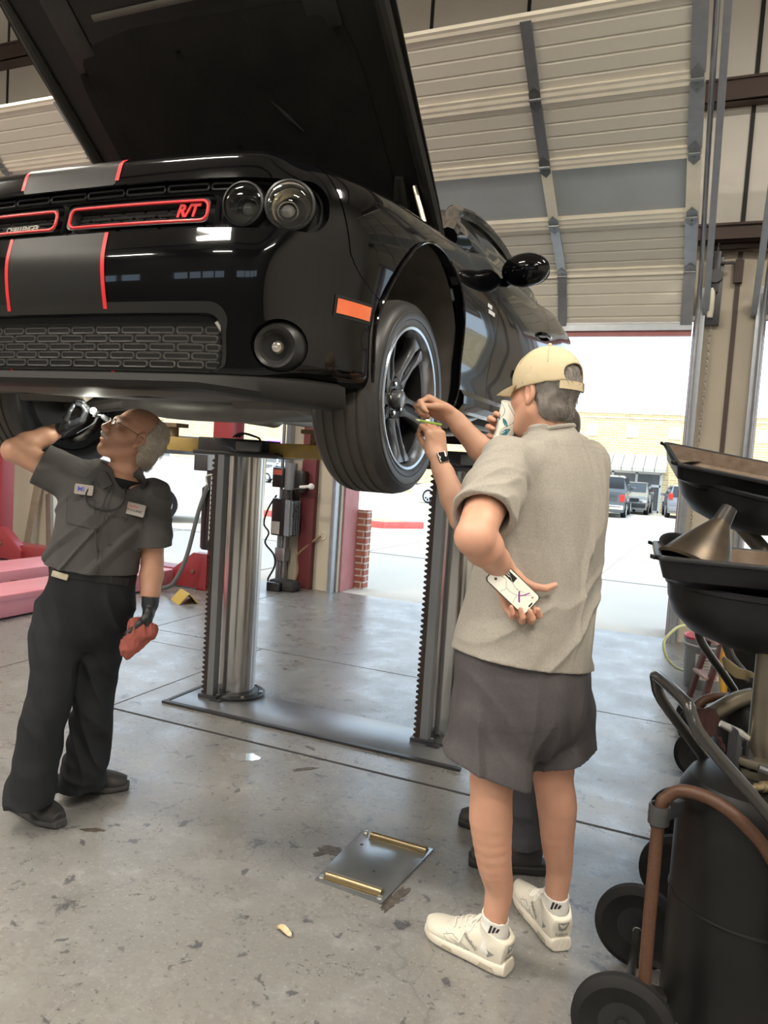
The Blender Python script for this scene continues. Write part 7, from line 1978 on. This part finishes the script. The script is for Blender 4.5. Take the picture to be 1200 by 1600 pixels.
# stains, water, leaf
def blotch(name, label, cat, c, rx, ry, mat, seed, rz=0., h=.0012, rough=.45, group=None):
    rnd = random.Random(seed); n = 40; P = []
    for i in range(n):
        a = 2*PI*i/n; k = 1+rough*mnoise.noise(Vector((math.cos(a)*1.6+seed, math.sin(a)*1.6, seed*.7)))+rough*.6*mnoise.noise(Vector((math.cos(a)*4+seed, math.sin(a)*4, 3)))
        x, y = rx*k*math.cos(a), ry*k*math.sin(a); P.append((c.x+x*math.cos(rz)-y*math.sin(rz), c.y+x*math.sin(rz)+y*math.cos(rz), 0.0002))
    g = G(); g.prism(P, (0, 0, h)); o = g.build(name, mat, smooth=False); relocate(o, (c.x, c.y, 0)); return tag(o, label, cat, group)
OILD = M('oil_stain_brown', (.035, .022, .012), .35, noise=(40, .8, 6), col2=(.16, .14, .12))
WATER = M('wet_water', (.42, .44, .47), .03, spec=1.)
blotch('water_puddle', 'small clear water puddle on the floor before the left lift column', 'puddle', at(383, 1183, Z=0), .070, .050, M('puddle_water', (.55, .56, .58), .02, .6), 4, R(22), .0015, .3)
blotch('oil_stain', 'dark oil streak between the puddle and the lift plate, the longer one', 'stain', at(476, 1202, Z=0), .055, .014, OILD, 7, R(50), rough=.7)
blotch('oil_stain', 'tiny dark oil fleck close to the edge of the lift plate', 'stain', at(484, 1168, Z=0), .03, .012, OILD, 9, R(-20), rough=.7)
blotch('oil_stain', 'brown oil patch left of the square floor cover', 'stain', at(512, 1330, Z=0), .055, .030, OILD, 12, R(30), rough=.8)
blotch('oil_stain', 'brown oil crust at the near right corner of the floor cover', 'stain', at(612, 1405, Z=0), .035, .075, OILD, 15, R(-8), rough=.8)
blotch('oil_stain', 'dark oil spot beside the toe of the mechanic\'s near shoe', 'stain', at(146, 1297, Z=0), .04, .016, OILD, 18, R(25), rough=.8)
lf = at(444, 1459, Z=0)
g = G(); g.grid(lambda u, v: Vector((lf.x+(u-.5)*.060, lf.y+(v-.5)*.026*(1-(2*u-1)**2)**.5-.01*(u-.5), .004+.010*abs(v-.5)*2+.006*math.sin(u*5))), 10, 6); bmesh.ops.remove_doubles(g.bm, verts=g.bm.verts, dist=1e-5); bmesh.ops.solidify(g.bm, geom=g.bm.faces[:], thickness=.0008)
tag(relocate(g.build('dry_leaf', M('dry_leaf_tan', (.55, .36, .16), .7, noise=(50, .8), col2=(.75, .68, .55))), (lf.x, lf.y, 0)), 'curled dry tan leaf lying alone on the floor', 'leaf')

# --- four-post lift of the left bay
RLIFT = M('red_lift_paint', (.26, .028, .035), .4, noise=(6, .4, 4), col2=(.26, .03, .04), coat=.2)
PINK = M('faded_pink_paint', (.62, .20, .24), .5, noise=(3, .6, 5), col2=(.70, .36, .40), rvar=.1)
t = thing('four_post_lift', 'red four-post lift with faded runways lowered in the left bay', 'vehicle lift', (-6.3, 5.5, 0))
def post(x, y):
    g = G(); g.box((x-.13, y-.10, 0), (x+.13, y+.10, 2.35)); g.box((x-.22, y-.16, 0), (x+.22, y+.2, .02)); po = g.build('post', RLIFT, t, bevel=.008)
    return po
for (x, y) in ((-4.72, 6.72), (-8.1, 6.72), (-4.72, 2.2), (-8.1, 2.2)): post(x, y)
def gusset(x0, x1, y):
    g = G(); g.prism([(x0, y, .02), (x1, y, .02), (x1, y, .40), (x1-(x1-x0)*.35, y, .40), (x0, y, .14)], (0, .12, 0)); gs = g.build('gusset', RLIFT, t, bevel=.004)
    g = G(); c = Vector(((x0+x1*2)/3, y-.005, .2)); g.lathe([(0, .012), (.022, .012), (.026, 0)], 16, aim(c, c-Vector((0, 1, 0)))); g.build('gusset_bolt', BRASS, gs)
gusset(-5.32, -4.8, 6.55); gusset(-7.52, -8.04, 6.55)
g = G(); g.box((-8.0, 6.60, .03), (-4.85, 6.85, .20)); g.build('crossbeam', RLIFT, t, bevel=.006)
g = G(); g.box((-8.0, 2.1, .03), (-4.85, 2.35, .2)); g.build('crossbeam', RLIFT, t, bevel=.006)
for x0, x1 in ((-5.78, -5.23), (-6.82, -6.26)):
    g = G(); g.box((x0, 2.0, .015), (x1, 6.58, .19)); rw = g.build('runway', PINK, t, bevel=.01)
    g = G(); g.box((x1-.10, 4.05, .192), (x1+.004, 4.95, .205)); g.box((x1-.004, 4.06, .16), (x1+.012, 4.95, .20)); g.build('hinge_flap', PINK, rw)
    for y in (4.9, 5.35):
        g = G(); g.box((x1-.01, y, .05), (x1+.018, y+.06, .09)); g.build('lug', M('rust_lug', (.25, .08, .06), .7), rw, bevel=.004)
# hydraulic pack on that lift's near right post
t = thing('hydraulic_pump', 'black hydraulic pump tank on the red lift post behind the rack', 'hydraulic pump', (-4.88, 6.5, .6))
BLK = M('black_tank_gloss', (.014, .014, .015), .35, coat=.3)
a, b = at(330, 858, Y=6.48), at(334, 760, Y=6.48)
g = G(); g.tube([a, a+(b-a)*.03, b-(b-a)*.03, b], [.105, .118, .118, .10], 32); g.build('tank', BLK, t)
g = G(); g.tube([at(334, 760, Y=6.48), at(335, 735, Y=6.48)], .075, 24); g.box(at(318, 735, Y=6.55), at(350, 712, Y=6.38)); g.build('pump_block', DK, t, bevel=.01)
g = G(); g.tube([at(337, 735, Y=6.42), at(338, 700, Y=6.42)], .085, 24); g.build('motor', M('blue_grey_motor', (.30, .36, .42), .4, .4), t)
g = G(); g.tube([at(326, 765, Y=6.34), at(322, 745, Y=6.34), at(334, 742, Y=6.32), at(343, 746, Y=6.32)], .008, 8, smooth_pts=4); g.tube([at(331, 742, Y=6.33), at(326, 845, Y=6.33)], .006, 6); g.build('cable', M('pale_cable', (.6, .6, .57), .5), t)
g = G(); g.tube([at(325, 758, Y=6.34), at(310, 800, Y=6.3), at(292, 868, Y=6.25), at(275, 905, Y=6.2), at(262, 917, Y=6.2), at(246, 918, Y=6.25), at(230, 912, Y=6.35)], .022, 12, smooth_pts=5)
g.build('hydraulic_hose', M('grey_hose', (.12, .125, .125), .5), t)
# yellow angle stand on the floor
s0 = at(266, 938, Z=0); s1 = at(308, 946, Z=0)
t0 = Vector((-4.62, 5.98, 0)); dx = Vector((.80, -.6, 0)).normalized(); dy = Vector((.6, .8, 0)).normalized()
g = G()
for s in (-1, 1): g.prism([t0+dx*-.15+dy*s*.09, t0+dx*.15+dy*s*.09, t0+dx*.15+Vector((0, 0, .10)), t0+dx*-.15+Vector((0, 0, .10))], dy*s*.012)
tag(relocate(g.build('wheel_chock', M('yellow_chock', (.52, .38, .08), .5, noise=(8, .6), col2=(.40, .28, .08)), smooth=False), t0), 'yellow folded steel wheel chock on the floor by the red lift post', 'wheel chock')
# planks leaning on the beige wall
def plank(x, top, w, th, mt, label, lean=.12, dxx=0.):
    g = G(); a = Vector((x, WY-.16-lean, 0)); b = Vector((x+dxx, WY-.03, top)); g.bar(a, b, w, th, up=(0, 1, 0)); o = g.build('plank', mt, bevel=.003); relocate(o, a); return tag(o, label, 'plank', 'planks leaning on the beige wall')
plank(-8.25, 1.15, .12, .04, WOODL, 'pale weathered plank standing upright against the beige wall', .06, .02)
plank(-7.78, .78, .09, .05, WOODD, 'dark plank leaning aslant beside the pale upright one', .1, -.30)
# power unit on the left pier
t = thing('power_unit', 'black hydraulic power unit with grey motor on the pier post', 'power unit', (-4.28, WY-.2, .6))
YP = WY-.18
a, b = at(470, 836, Y=YP), at(474, 778, Y=YP)
g = G(); g.box((-4.44, YP-.12, .60), (-4.20, YP+.10, 1.02)); g.build('tank', BLK, t, bevel=.02)
for k in range(4): pass
g = G()
for k in range(4): g.box((-4.215+.0, YP-.11+.05*k, .62), (-4.17, YP-.09+.05*k, 1.0))
g.box((-4.25, YP-.14, .61), (-4.19, YP-.10, 1.01)); g.build('cooling_fin', M('grey_fin', (.30, .34, .38), .4, .5), t)
g = G(); g.tube([(-4.31, YP, 1.02), (-4.31, YP, 1.12)], .075, 20); g.build('pump_neck', DK, t)
g = G(); g.box((-4.46, YP-.10, 1.14), (-4.32, YP+.06, 1.36)); g.build('switch_box', BLK, t, bevel=.008); g = G(); g.box((-4.20, YP-.05, 1.10), (-4.10, YP+.08, 1.34)); g.build('switch_box', BLK, t, bevel=.008)
g = G(); g.tube([(-4.27, YP-.02, 1.12), (-4.27, YP-.02, 1.42)], .07, 24); g.build('motor', M('grey_motor', (.26, .28, .30), .4, .5), t)
g = G(); g.box((-4.445, YP-.104, 1.28), (-4.335, YP-.10, 1.34)); g.build('warning_label', M('red_label', (.55, .12, .10), .5), t)
g = G(); g.box((-4.43, YP-.124, .62), (-4.32, YP-.12, .76)); g.build('data_plate', M('data_plate_grey', (.45, .44, .42), .5), t)
g = G(); g.tube([(-4.12, YP-.06, 1.16), (-3.98, YP-.08, 1.18)], .018, 10); g.ball((-3.97, YP-.08, 1.18), .035, 10); g.build('valve_knob', M('pale_knob', (.75, .75, .74), .4), t)
g = G(); g.tube([(-4.06, YP-.06, 1.15), (-4.20, YP-.09, 1.12), (-4.18, YP-.1, .98), (-4.08, YP-.1, .86), (-4.18, YP-.1, .80), (-4.12, YP-.1, .95)], .008, 8, smooth_pts=5)
g.tube([(-4.42, YP-.05, 1.05), (-4.50, YP-.08, .9), (-4.55, YP-.08, .72), (-4.48, YP-.08, .62), (-4.52, YP-.08, .5), (-4.40, YP-.08, .38), (-4.38, YP-.08, .25), (-4.46, YP-.08, .08), (-4.36, YP-.1, .07)], .011, 8, smooth_pts=5); g.build('cable', M('black_cable', (.03, .03, .03), .5), t)
g = G(); g.tube([(-3.94, WY-.03, .62), (-4.02, WY-.06, .55), (-4.16, WY-.08, .42), (-4.20, WY-.08, .36), (-4.18, WY-.08, .2), (-4.20, WY-.1, .08)], .014, 8, smooth_pts=5); g.build('brown_cable', M('brown_cable', (.28, .18, .10), .5), t)
t = thing('pier_conduit', 'grey conduit with small box below the black power unit', 'conduit', (-4.34, WY-.1, 0))
g = G(); g.cyl((-4.36, WY-.10, 0), (-4.36, WY-.10, .60), .02, 12); g.cyl((-4.41, WY-.10, 0), (-4.41, WY-.10, .6), .025, 12); g.build('pipe', GALV, t)
g = G(); g.box((-4.45, WY-.16, .30), (-4.32, WY-.05, .45)); g.build('box', GALV, t, bevel=.005)
t = thing('foot_pedal', 'black foot pedal on the floor under the power unit', 'pedal', (-4.2, WY-.25, 0))
g = G(); g.box((-4.38, WY-.38, .0), (-4.06, WY-.2, .12)); g.build('housing', MATS['black_rubber'], t, bevel=.03)
g = G(); g.box((-4.36, WY-.45, .0), (-4.2, WY-.37, .10)); g.build('pedal', BLK, t, bevel=.01)
g = G(); g.box((-4.20, WY-.08, 0), (-4.02, WY-.002, 2.7)); tag(relocate(g.build('steel_post', MAROON, bevel=.004), (-4.1, WY, 0)), 'maroon steel post fixed to the beige pier behind the power unit', 'post')
g = G(); c = Vector((-3.93, WY, .62)); g.lathe([(.03, 0), (.045, .008), (.05, 0)], 20, aim(c, c-Vector((0, 1, 0)))); struct(g.build('trim_11', PLASTIC_W), 'round cream cable grommet in the beige pier')
# ================================================================== outside the bay doors
def lot_z(y): return -.013*max(0, y-8.2)
LOTM = M('sunlit_concrete', (.60, .56, .48), .8, noise=(.5, .4, 6), col2=(.48, .45, .38), bump=(20, .2))
g = G()
ys = [7.55, 8.2, 12, 16, 20, 26, 32, 40, 52, 90]
for a, b in zip(ys, ys[1:]):
    g.quadpts((-90, a, lot_z(a)-.004), (70, a, lot_z(a)-.004), (70, b, lot_z(b)-.004), (-90, b, lot_z(b)-.004))
bmesh.ops.remove_doubles(g.bm, verts=g.bm.verts, dist=1e-4)
struct(g.build('parking_lot', LOTM, smooth=False), 'sunlit pale concrete parking lot')
g = G(); g.quadpts((-60, -60, -.02), (60, -60, -.02), (60, 7.5, -.16), (-60, 7.5, -.16)); struct(g.build('yard_ground', LOTM, smooth=False))
g = G()
for y in (11.5, 15, 19.5, 25): g.bar((-40, y, lot_z(y)), (40, y, lot_z(y)), .03, .006)
for x in (-9, -5.2, -1.4, 2.4): g.bar((x, 8.1, .0), (x, 26, lot_z(26)), .03, .006)
struct(g.build('pavement_joint', M('pavement_joint', (.33, .30, .25), .9), smooth=False))
KERB = M('red_kerb', (.62, .10, .09), .6, noise=(5, .4, 4), col2=(.7, .2, .17))
g = G()
y0 = 16.4
g.box((-26, y0, lot_z(y0)-.1), (-7.0, y0+.2, lot_z(y0)+.15)); g.prism([(-7.0, y0, lot_z(y0)-.1), (-7.0, y0+.2, lot_z(y0)-.1), (-6.5, y0+1.2, lot_z(y0)-.1), (-6.35, y0+1.1, lot_z(y0)-.1)], (0, 0, .25))
struct(g.build('kerb', KERB, bevel=.02), 'red painted kerb')
g = G(); g.box((-26, y0+.2, lot_z(y0)-.1), (-7.0, y0+1.6, lot_z(y0)+.10))
gr = M('dry_grass', (.42, .42, .16), .9, noise=(6, .8, 6), col2=(.62, .55, .30), bump=(60, .6, .02))
struct(g.build('verge', gr, smooth=False), 'dry grass verge behind the kerb')

# --- brick building across the lot
YB = brick_mat('yellow_brick', (.72, .57, .30), (.60, .42, .20), (.80, .70, .52), .42, .14)
STONE = M('pale_stone', (.86, .82, .72), .8)
AWN = M('awning_metal', (.50, .46, .40), .6)
WFRAME = M('white_window_frame', (.80, .80, .78), .5)
SGLASS = M('shop_glass', (.13, .15, .16), .12, noise=(.6, .7, 4), col2=(.35, .33, .31))
ORANGE = M('orange_panel', (.75, .36, .14), .7)
zb = lot_z(45)
bd = thing('brick_building', 'long yellow brick shop building across the parking lot', 'building', (-12, 45, zb))
g = G(); g.box((-62, 45, zb-.4), (16, 56, 5.05)); g.build('wall', YB, bd, smooth=False)
g = G(); g.box((-62.1, 44.9, 5.05), (16.1, 56, 5.25)); g.box((-62, 44.93, 4.78), (16, 45.01, 4.84)); g.build('cornice', STONE, bd, smooth=False)
for x in (-40, -36, -32, -12.5, -9.4, -6.35, -4.1, -1.85, 2.6, 5.4):
    g = G(); g.box((x-.32, 44.95, 3.72), (x+.32, 45.02, 4.36)); g.build('stone_panel', STONE, bd, smooth=False)
g = G(); g.box((-1.25, 44.93, zb), (-.95, 45.02, 5.0)); g.box((-9.0, 44.93, zb), (-8.7, 45.02, 5.0)); g.build('pilaster', M('pale_brick', (.8, .7, .45), .8), bd, smooth=False)
def storefront(x0, x1, z0, z1, nx, aw):
    f = G()
    for k in range(nx+1):
        x = x0+(x1-x0)*k/nx; f.box((x-.07, 44.90, z0), (x+.07, 45.02, z1))
    for z in (z0+.05, z0+(z1-z0)*.68, z1): f.box((x0, 44.90, z-.07), (x1, 45.02, z+.07))
    fr = f.build('storefront_frame', WFRAME, bd, smooth=False)
    for k in range(nx):
        w = (x1-x0)/nx
        g = G(); g.box((x0+k*w+.07, 44.96, z0), (x0+(k+1)*w-.07, 45.01, z1)); g.build('shop_window', SGLASS, bd, smooth=False)
    if aw:
        g = G(); n = int((x1-x0)/.5)
        for k in range(n):
            xa = x0-.3+(x1-x0+.6)*k/n; xb = x0-.3+(x1-x0+.6)*(k+1)/n
            g.prism([(xa, 43.5, z1+.05), (xa, 43.5, z1+.25), (xa, 45, z1+1.05), (xa, 45, z1+.05)], (xb-xa-.03, 0, 0))
            g.box((xb-.05, 43.48, z1+.25), (xb-.01, 43.52, z1+.30))
        g.build('awning', AWN, bd, smooth=False)
storefront(-7.6, -2.35, zb, 1.75, 4, True)
storefront(-29.6, -25.2, zb, 1.35, 4, False)
storefront(-39, -36.6, zb, 1.9, 2, False)
storefront(3, 8.4, zb, 1.75, 4, True)
g = G(); g.box((-28.6, 44.9, 1.95), (-27.0, 45.0, 2.5)); g.build('sign_board', M('sign_white', (.8, .8, .8), .5), bd, smooth=False)
g = G(); g.box((-28.3, 44.87, 2.1), (-27.2, 44.91, 2.36)); g.build('purple_sign', M('purple_neon', (.25, .05, .6), .5, emit=(.35, .08, 1.), estr=1.6), bd, smooth=False)
for x in (-31.5, -24.6, -23.4):
    g = G(); g.box((x-.45, 44.93, 2.0), (x+.45, 45.01, 3.0)); g.build('orange_brick_panel', ORANGE, bd, smooth=False)
# --- parked vehicles
CARGLASS = M('car_glass_dark', (.03, .035, .04), .06)
ALLOY = M('alloy_wheel', (.62, .62, .63), .3, .8)
TAIL = M('red_tail_lamp', (.65, .03, .02), .25)
CHROME = M('chrome', (.75, .75, .75), .1, 1.)
DARKTRIM = M('dark_trim', (.02, .02, .022), .55)
def small_car(name, label, cat, x, y, rz, col, kind='sedan', group=None):
    """body in local coords: x across, y forward, z up"""
    z0 = lot_z(y)
    t = thing(name, label, cat, (x, y, z0), group, rz)
    paint = M(name+'_paint_%d' % int(x*10), col, .25, coat=1.)
    P = {'sedan': (4.7, 1.82, 1.45, [(-2.35, .62), (-2.3, .95), (-1.75, 1.02), (-1.1, 1.40), (.3, 1.45), (1.15, 1.0), (2.2, .80), (2.35, .55)]),
         'suv': (4.6, 1.86, 1.68, [(-2.3, .62), (-2.28, 1.05), (-2.05, 1.60), (-1.4, 1.67), (.4, 1.66), (1.2, 1.12), (2.2, .98), (2.3, .6)]),
         'truck': (5.6, 1.98, 1.92, [(-2.8, .65), (-2.8, 1.36), (-.75, 1.36), (-.6, 1.84), (.7, 1.92), (1.4, 1.38), (2.7, 1.22), (2.8, .7)]),
         'pickup': (5.6, 1.98, 1.88, [(-2.8, .65), (-2.8, 1.15), (-.75, 1.15), (-.6, 1.80), (.7, 1.88), (1.4, 1.25), (2.7, 1.12), (2.8, .7)])}[kind]
    L, W, Hh, prof = P
    hw = W/2
    g = G()
    def sec(x, zt):
        top = zt; belt = min({'pickup':1.15,'truck':1.36}.get(kind,1.02), zt)
        ins = .16*max(0, (zt-belt))/.6
        return [(-hw+.04, .28), (-hw, .55), (-hw+.02, belt), (-hw+.06+ins, top-.05), (-hw+.16+ins, top), (hw-.16-ins, top), (hw-.06-ins, top-.05), (hw-.02, belt), (hw, .55), (hw-.04, .28)]
    rows = []
    pp = [(prof[0][0]+.02, prof[0][1])]+prof
    for (yy, zt) in prof:
        rows.append([g.v((px, yy, pz)) for px, pz in sec(yy, max(zt, .58))])
    for A, B in zip(rows, rows[1:]):
        for j in range(len(A)-1): g.bm.faces.new((A[j], A[j+1], B[j+1], B[j]))
        g.bm.faces.new((A[-1], A[0], B[0], B[-1]))
    g.bm.faces.new(rows[0]); g.bm.faces.new(rows[-1][::-1])
    g.build('body', paint, t, local=True, bevel=.03, angle=50)
    wy = (-L*.28, L*.30)
    rr = .33 if kind == 'sedan' else .37
    for yy in wy:
        for s in (-1, 1):
            w = G(); m = Matrix.Translation((s*(hw-.10), yy, rr)) @ Matrix.Rotation(s*PI/2, 4, 'Y')
            w.lathe([(0, .0), (rr*.66, .0), (rr*.68, .10), (rr*.95, .11), (rr, .06), (rr, -.08), (rr*.9, -.11), (0, -.11)], 28, m)
            wo = w.build('wheel', TYRE, t, local=True)
            w = G(); w.lathe([(0, .09), (rr*.13, .10), (rr*.18, .075)], 16, m)
            for k in range(7):
                w.cbox((0, 0, 0), (rr*.13, rr*.50, .03), (m @ Matrix.Rotation(2*PI*k/7, 4, 'Z') @ Matrix.Translation((0, rr*.40, .08))))
            w.lathe([(rr*.62, .085), (rr*.70, .115), (rr*.66, .06)], 28, m)
            w.build('rim', ALLOY, wo, local=True)
    # glass house
    w = G()
    pts = [p for p in prof if p[1] > 1.2]
    y0, y1 = pts[0][0], pts[-1][0]; zt = Hh
    belt = {'pickup':1.2,'truck':1.42}.get(kind,1.04)
    for s in (-1, 1):
        w.prism([(s*(hw-.05), y0-.15 if kind == 'sedan' else y0+.05, belt), (s*(hw-.05), y1+.6, belt), (s*(hw-.205), y1-.02, zt-.12), (s*(hw-.205), y0+.12, zt-.12)], (s*.035, 0, 0))
    w.build('side_window', CARGLASS, t, local=True, smooth=False)
    w = G(); w.prism([(-hw+.24, y0-.02, zt-.12), (hw-.24, y0-.02, zt-.12), (hw-.2, prof[1][0] if kind == 'suv' else y0-(.5 if kind == 'sedan' else .08), belt+.04), (-hw+.2, prof[1][0] if kind == 'suv' else y0-(.5 if kind == 'sedan' else .08), belt+.04)], (0, -.05, .03)); w.build('rear_window', CARGLASS, t, local=True, smooth=False)
    w = G(); w.prism([(-hw+.24, y1+.05, zt-.10), (hw-.24, y1+.05, zt-.10), (hw-.2, y1+.72, belt+.06), (-hw+.2, y1+.72, belt+.06)], (0, .04, .05)); w.build('windscreen', CARGLASS, t, local=True, smooth=False)
    for s in (-1, 1):
        w = G(); w.cbox((s*(hw-.13), -L/2-.0, .9 if kind != 'suv' else 1.1), (.2, .06, .3 if kind != 'sedan' else .16)); w.build('tail_lamp', TAIL, t, local=True, bevel=.015)
        w = G(); w.cbox((s*(hw-.22), L/2-.03, .72), (.34, .1, .13)); w.build('headlamp', CHROME, t, local=True, bevel=.015)
        w = G(); w.cbox((s*(hw+.08), y1+.35, belt+.08), (.2, .1, .14)); w.build('mirror', paint, t, local=True, bevel=.02)
    w = G(); w.cbox((0, -L/2-.04, .5), (W-.1, .14, .2)); w.build('rear_bumper', CHROME if kind == 'pickup' else paint, t, local=True, bevel=.03)
    w = G(); w.cbox((0, L/2+.0, .5), (W-.2, .12, .22)); w.build('front_bumper', DARKTRIM, t, local=True, bevel=.03)
    w = G(); w.cbox((0, -L/2-.03, .78), (.32, .02, .16)); w.build('number_plate', WFRAME, t, local=True)
    w = G(); w.cbox((0, L/2+.01, .78), (1.0, .05, .16)); w.build('grille', DARKTRIM, t, local=True)
    if kind == 'pickup':
        w = G(); w.cbox((0, -L/2-.005, .92), (1.3, .02, .34)); w.build('tailgate', M('tailgate_dark', (.05, .055, .06), .3, coat=.8), t, local=True, bevel=.01)
    return t
BEDP = at(265, 745, D=16.4)
small_car('pickup_truck', 'dark pickup truck seen from behind in front of the awning', 'pickup truck', -4.22, 36.5, R(2), (.09, .10, .11), 'pickup')
small_car('sport_utility_vehicle', 'grey off-road vehicle facing the camera by the shop window', 'car', -3.55, 42.2, PI, (.18, .19, .18), 'suv')
small_car('hatchback_car', 'silver hatchback with red tail lamp beside the bay door post', 'car', -.95, 41.0, R(6), (.22, .22, .235), 'suv')
small_car('white_sedan', 'white sedan parked beyond the raised front tyre', 'car', -9.9, 32.5, R(78), (.85, .85, .84), 'sedan')
small_car('silver_sedan', 'silver sedan parked by the shop windows beside the lift column', 'car', -24.6, 42.2, R(70), (.5, .5, .47), 'sedan')
small_car('white_pickup', 'white pickup parked outside the left bay behind the mechanic', 'pickup truck', BEDP.x-1.35, BEDP.y-1.10, R(129), (.88, .88, .88), 'truck')
# ================================================================== daylight, camera, view
w = bpy.data.worlds.new('sky'); scene.world = w; w.use_nodes = True
nt = w.node_tree; bg = nt.nodes['Background']
bg.inputs['Color'].default_value = (.66, .83, 1.0, 1); bg.inputs['Strength'].default_value = SKY_W
sun = bpy.data.lights.new('sun', 'SUN'); sun.energy = SUN_W; sun.angle = R(.6); sun.color = (1, .94, .82)
so = bpy.data.objects.new('sun', sun); COL.objects.link(so)
so.rotation_euler = (R(28), 0, R(-12))          # high sun from behind the building
cam = bpy.data.cameras.new('camera'); co = bpy.data.objects.new('camera', cam); COL.objects.link(co)
cam.sensor_fit = 'VERTICAL'; cam.sensor_height = 32.0; cam.sensor_width = 24.0; cam.lens = CAM_F/1600*32
cam.clip_start = .05; cam.clip_end = 300
m = Matrix((CR, CU, -CW)).transposed().to_4x4(); m.translation = (0, 0, CAM_H); co.matrix_world = m
scene.camera = co
vs = scene.view_settings; vs.view_transform = 'Standard'; vs.look = 'None'; vs.gamma = 1; vs.use_curve_mapping = False
vs.exposure = EXPOSURE
scene.cycles.max_bounces = 7; scene.cycles.diffuse_bounces = 4; scene.cycles.glossy_bounces = 4; scene.cycles.transmission_bounces = 6
scene.cycles.use_denoising = True; scene.cycles.sample_clamp_indirect = 8
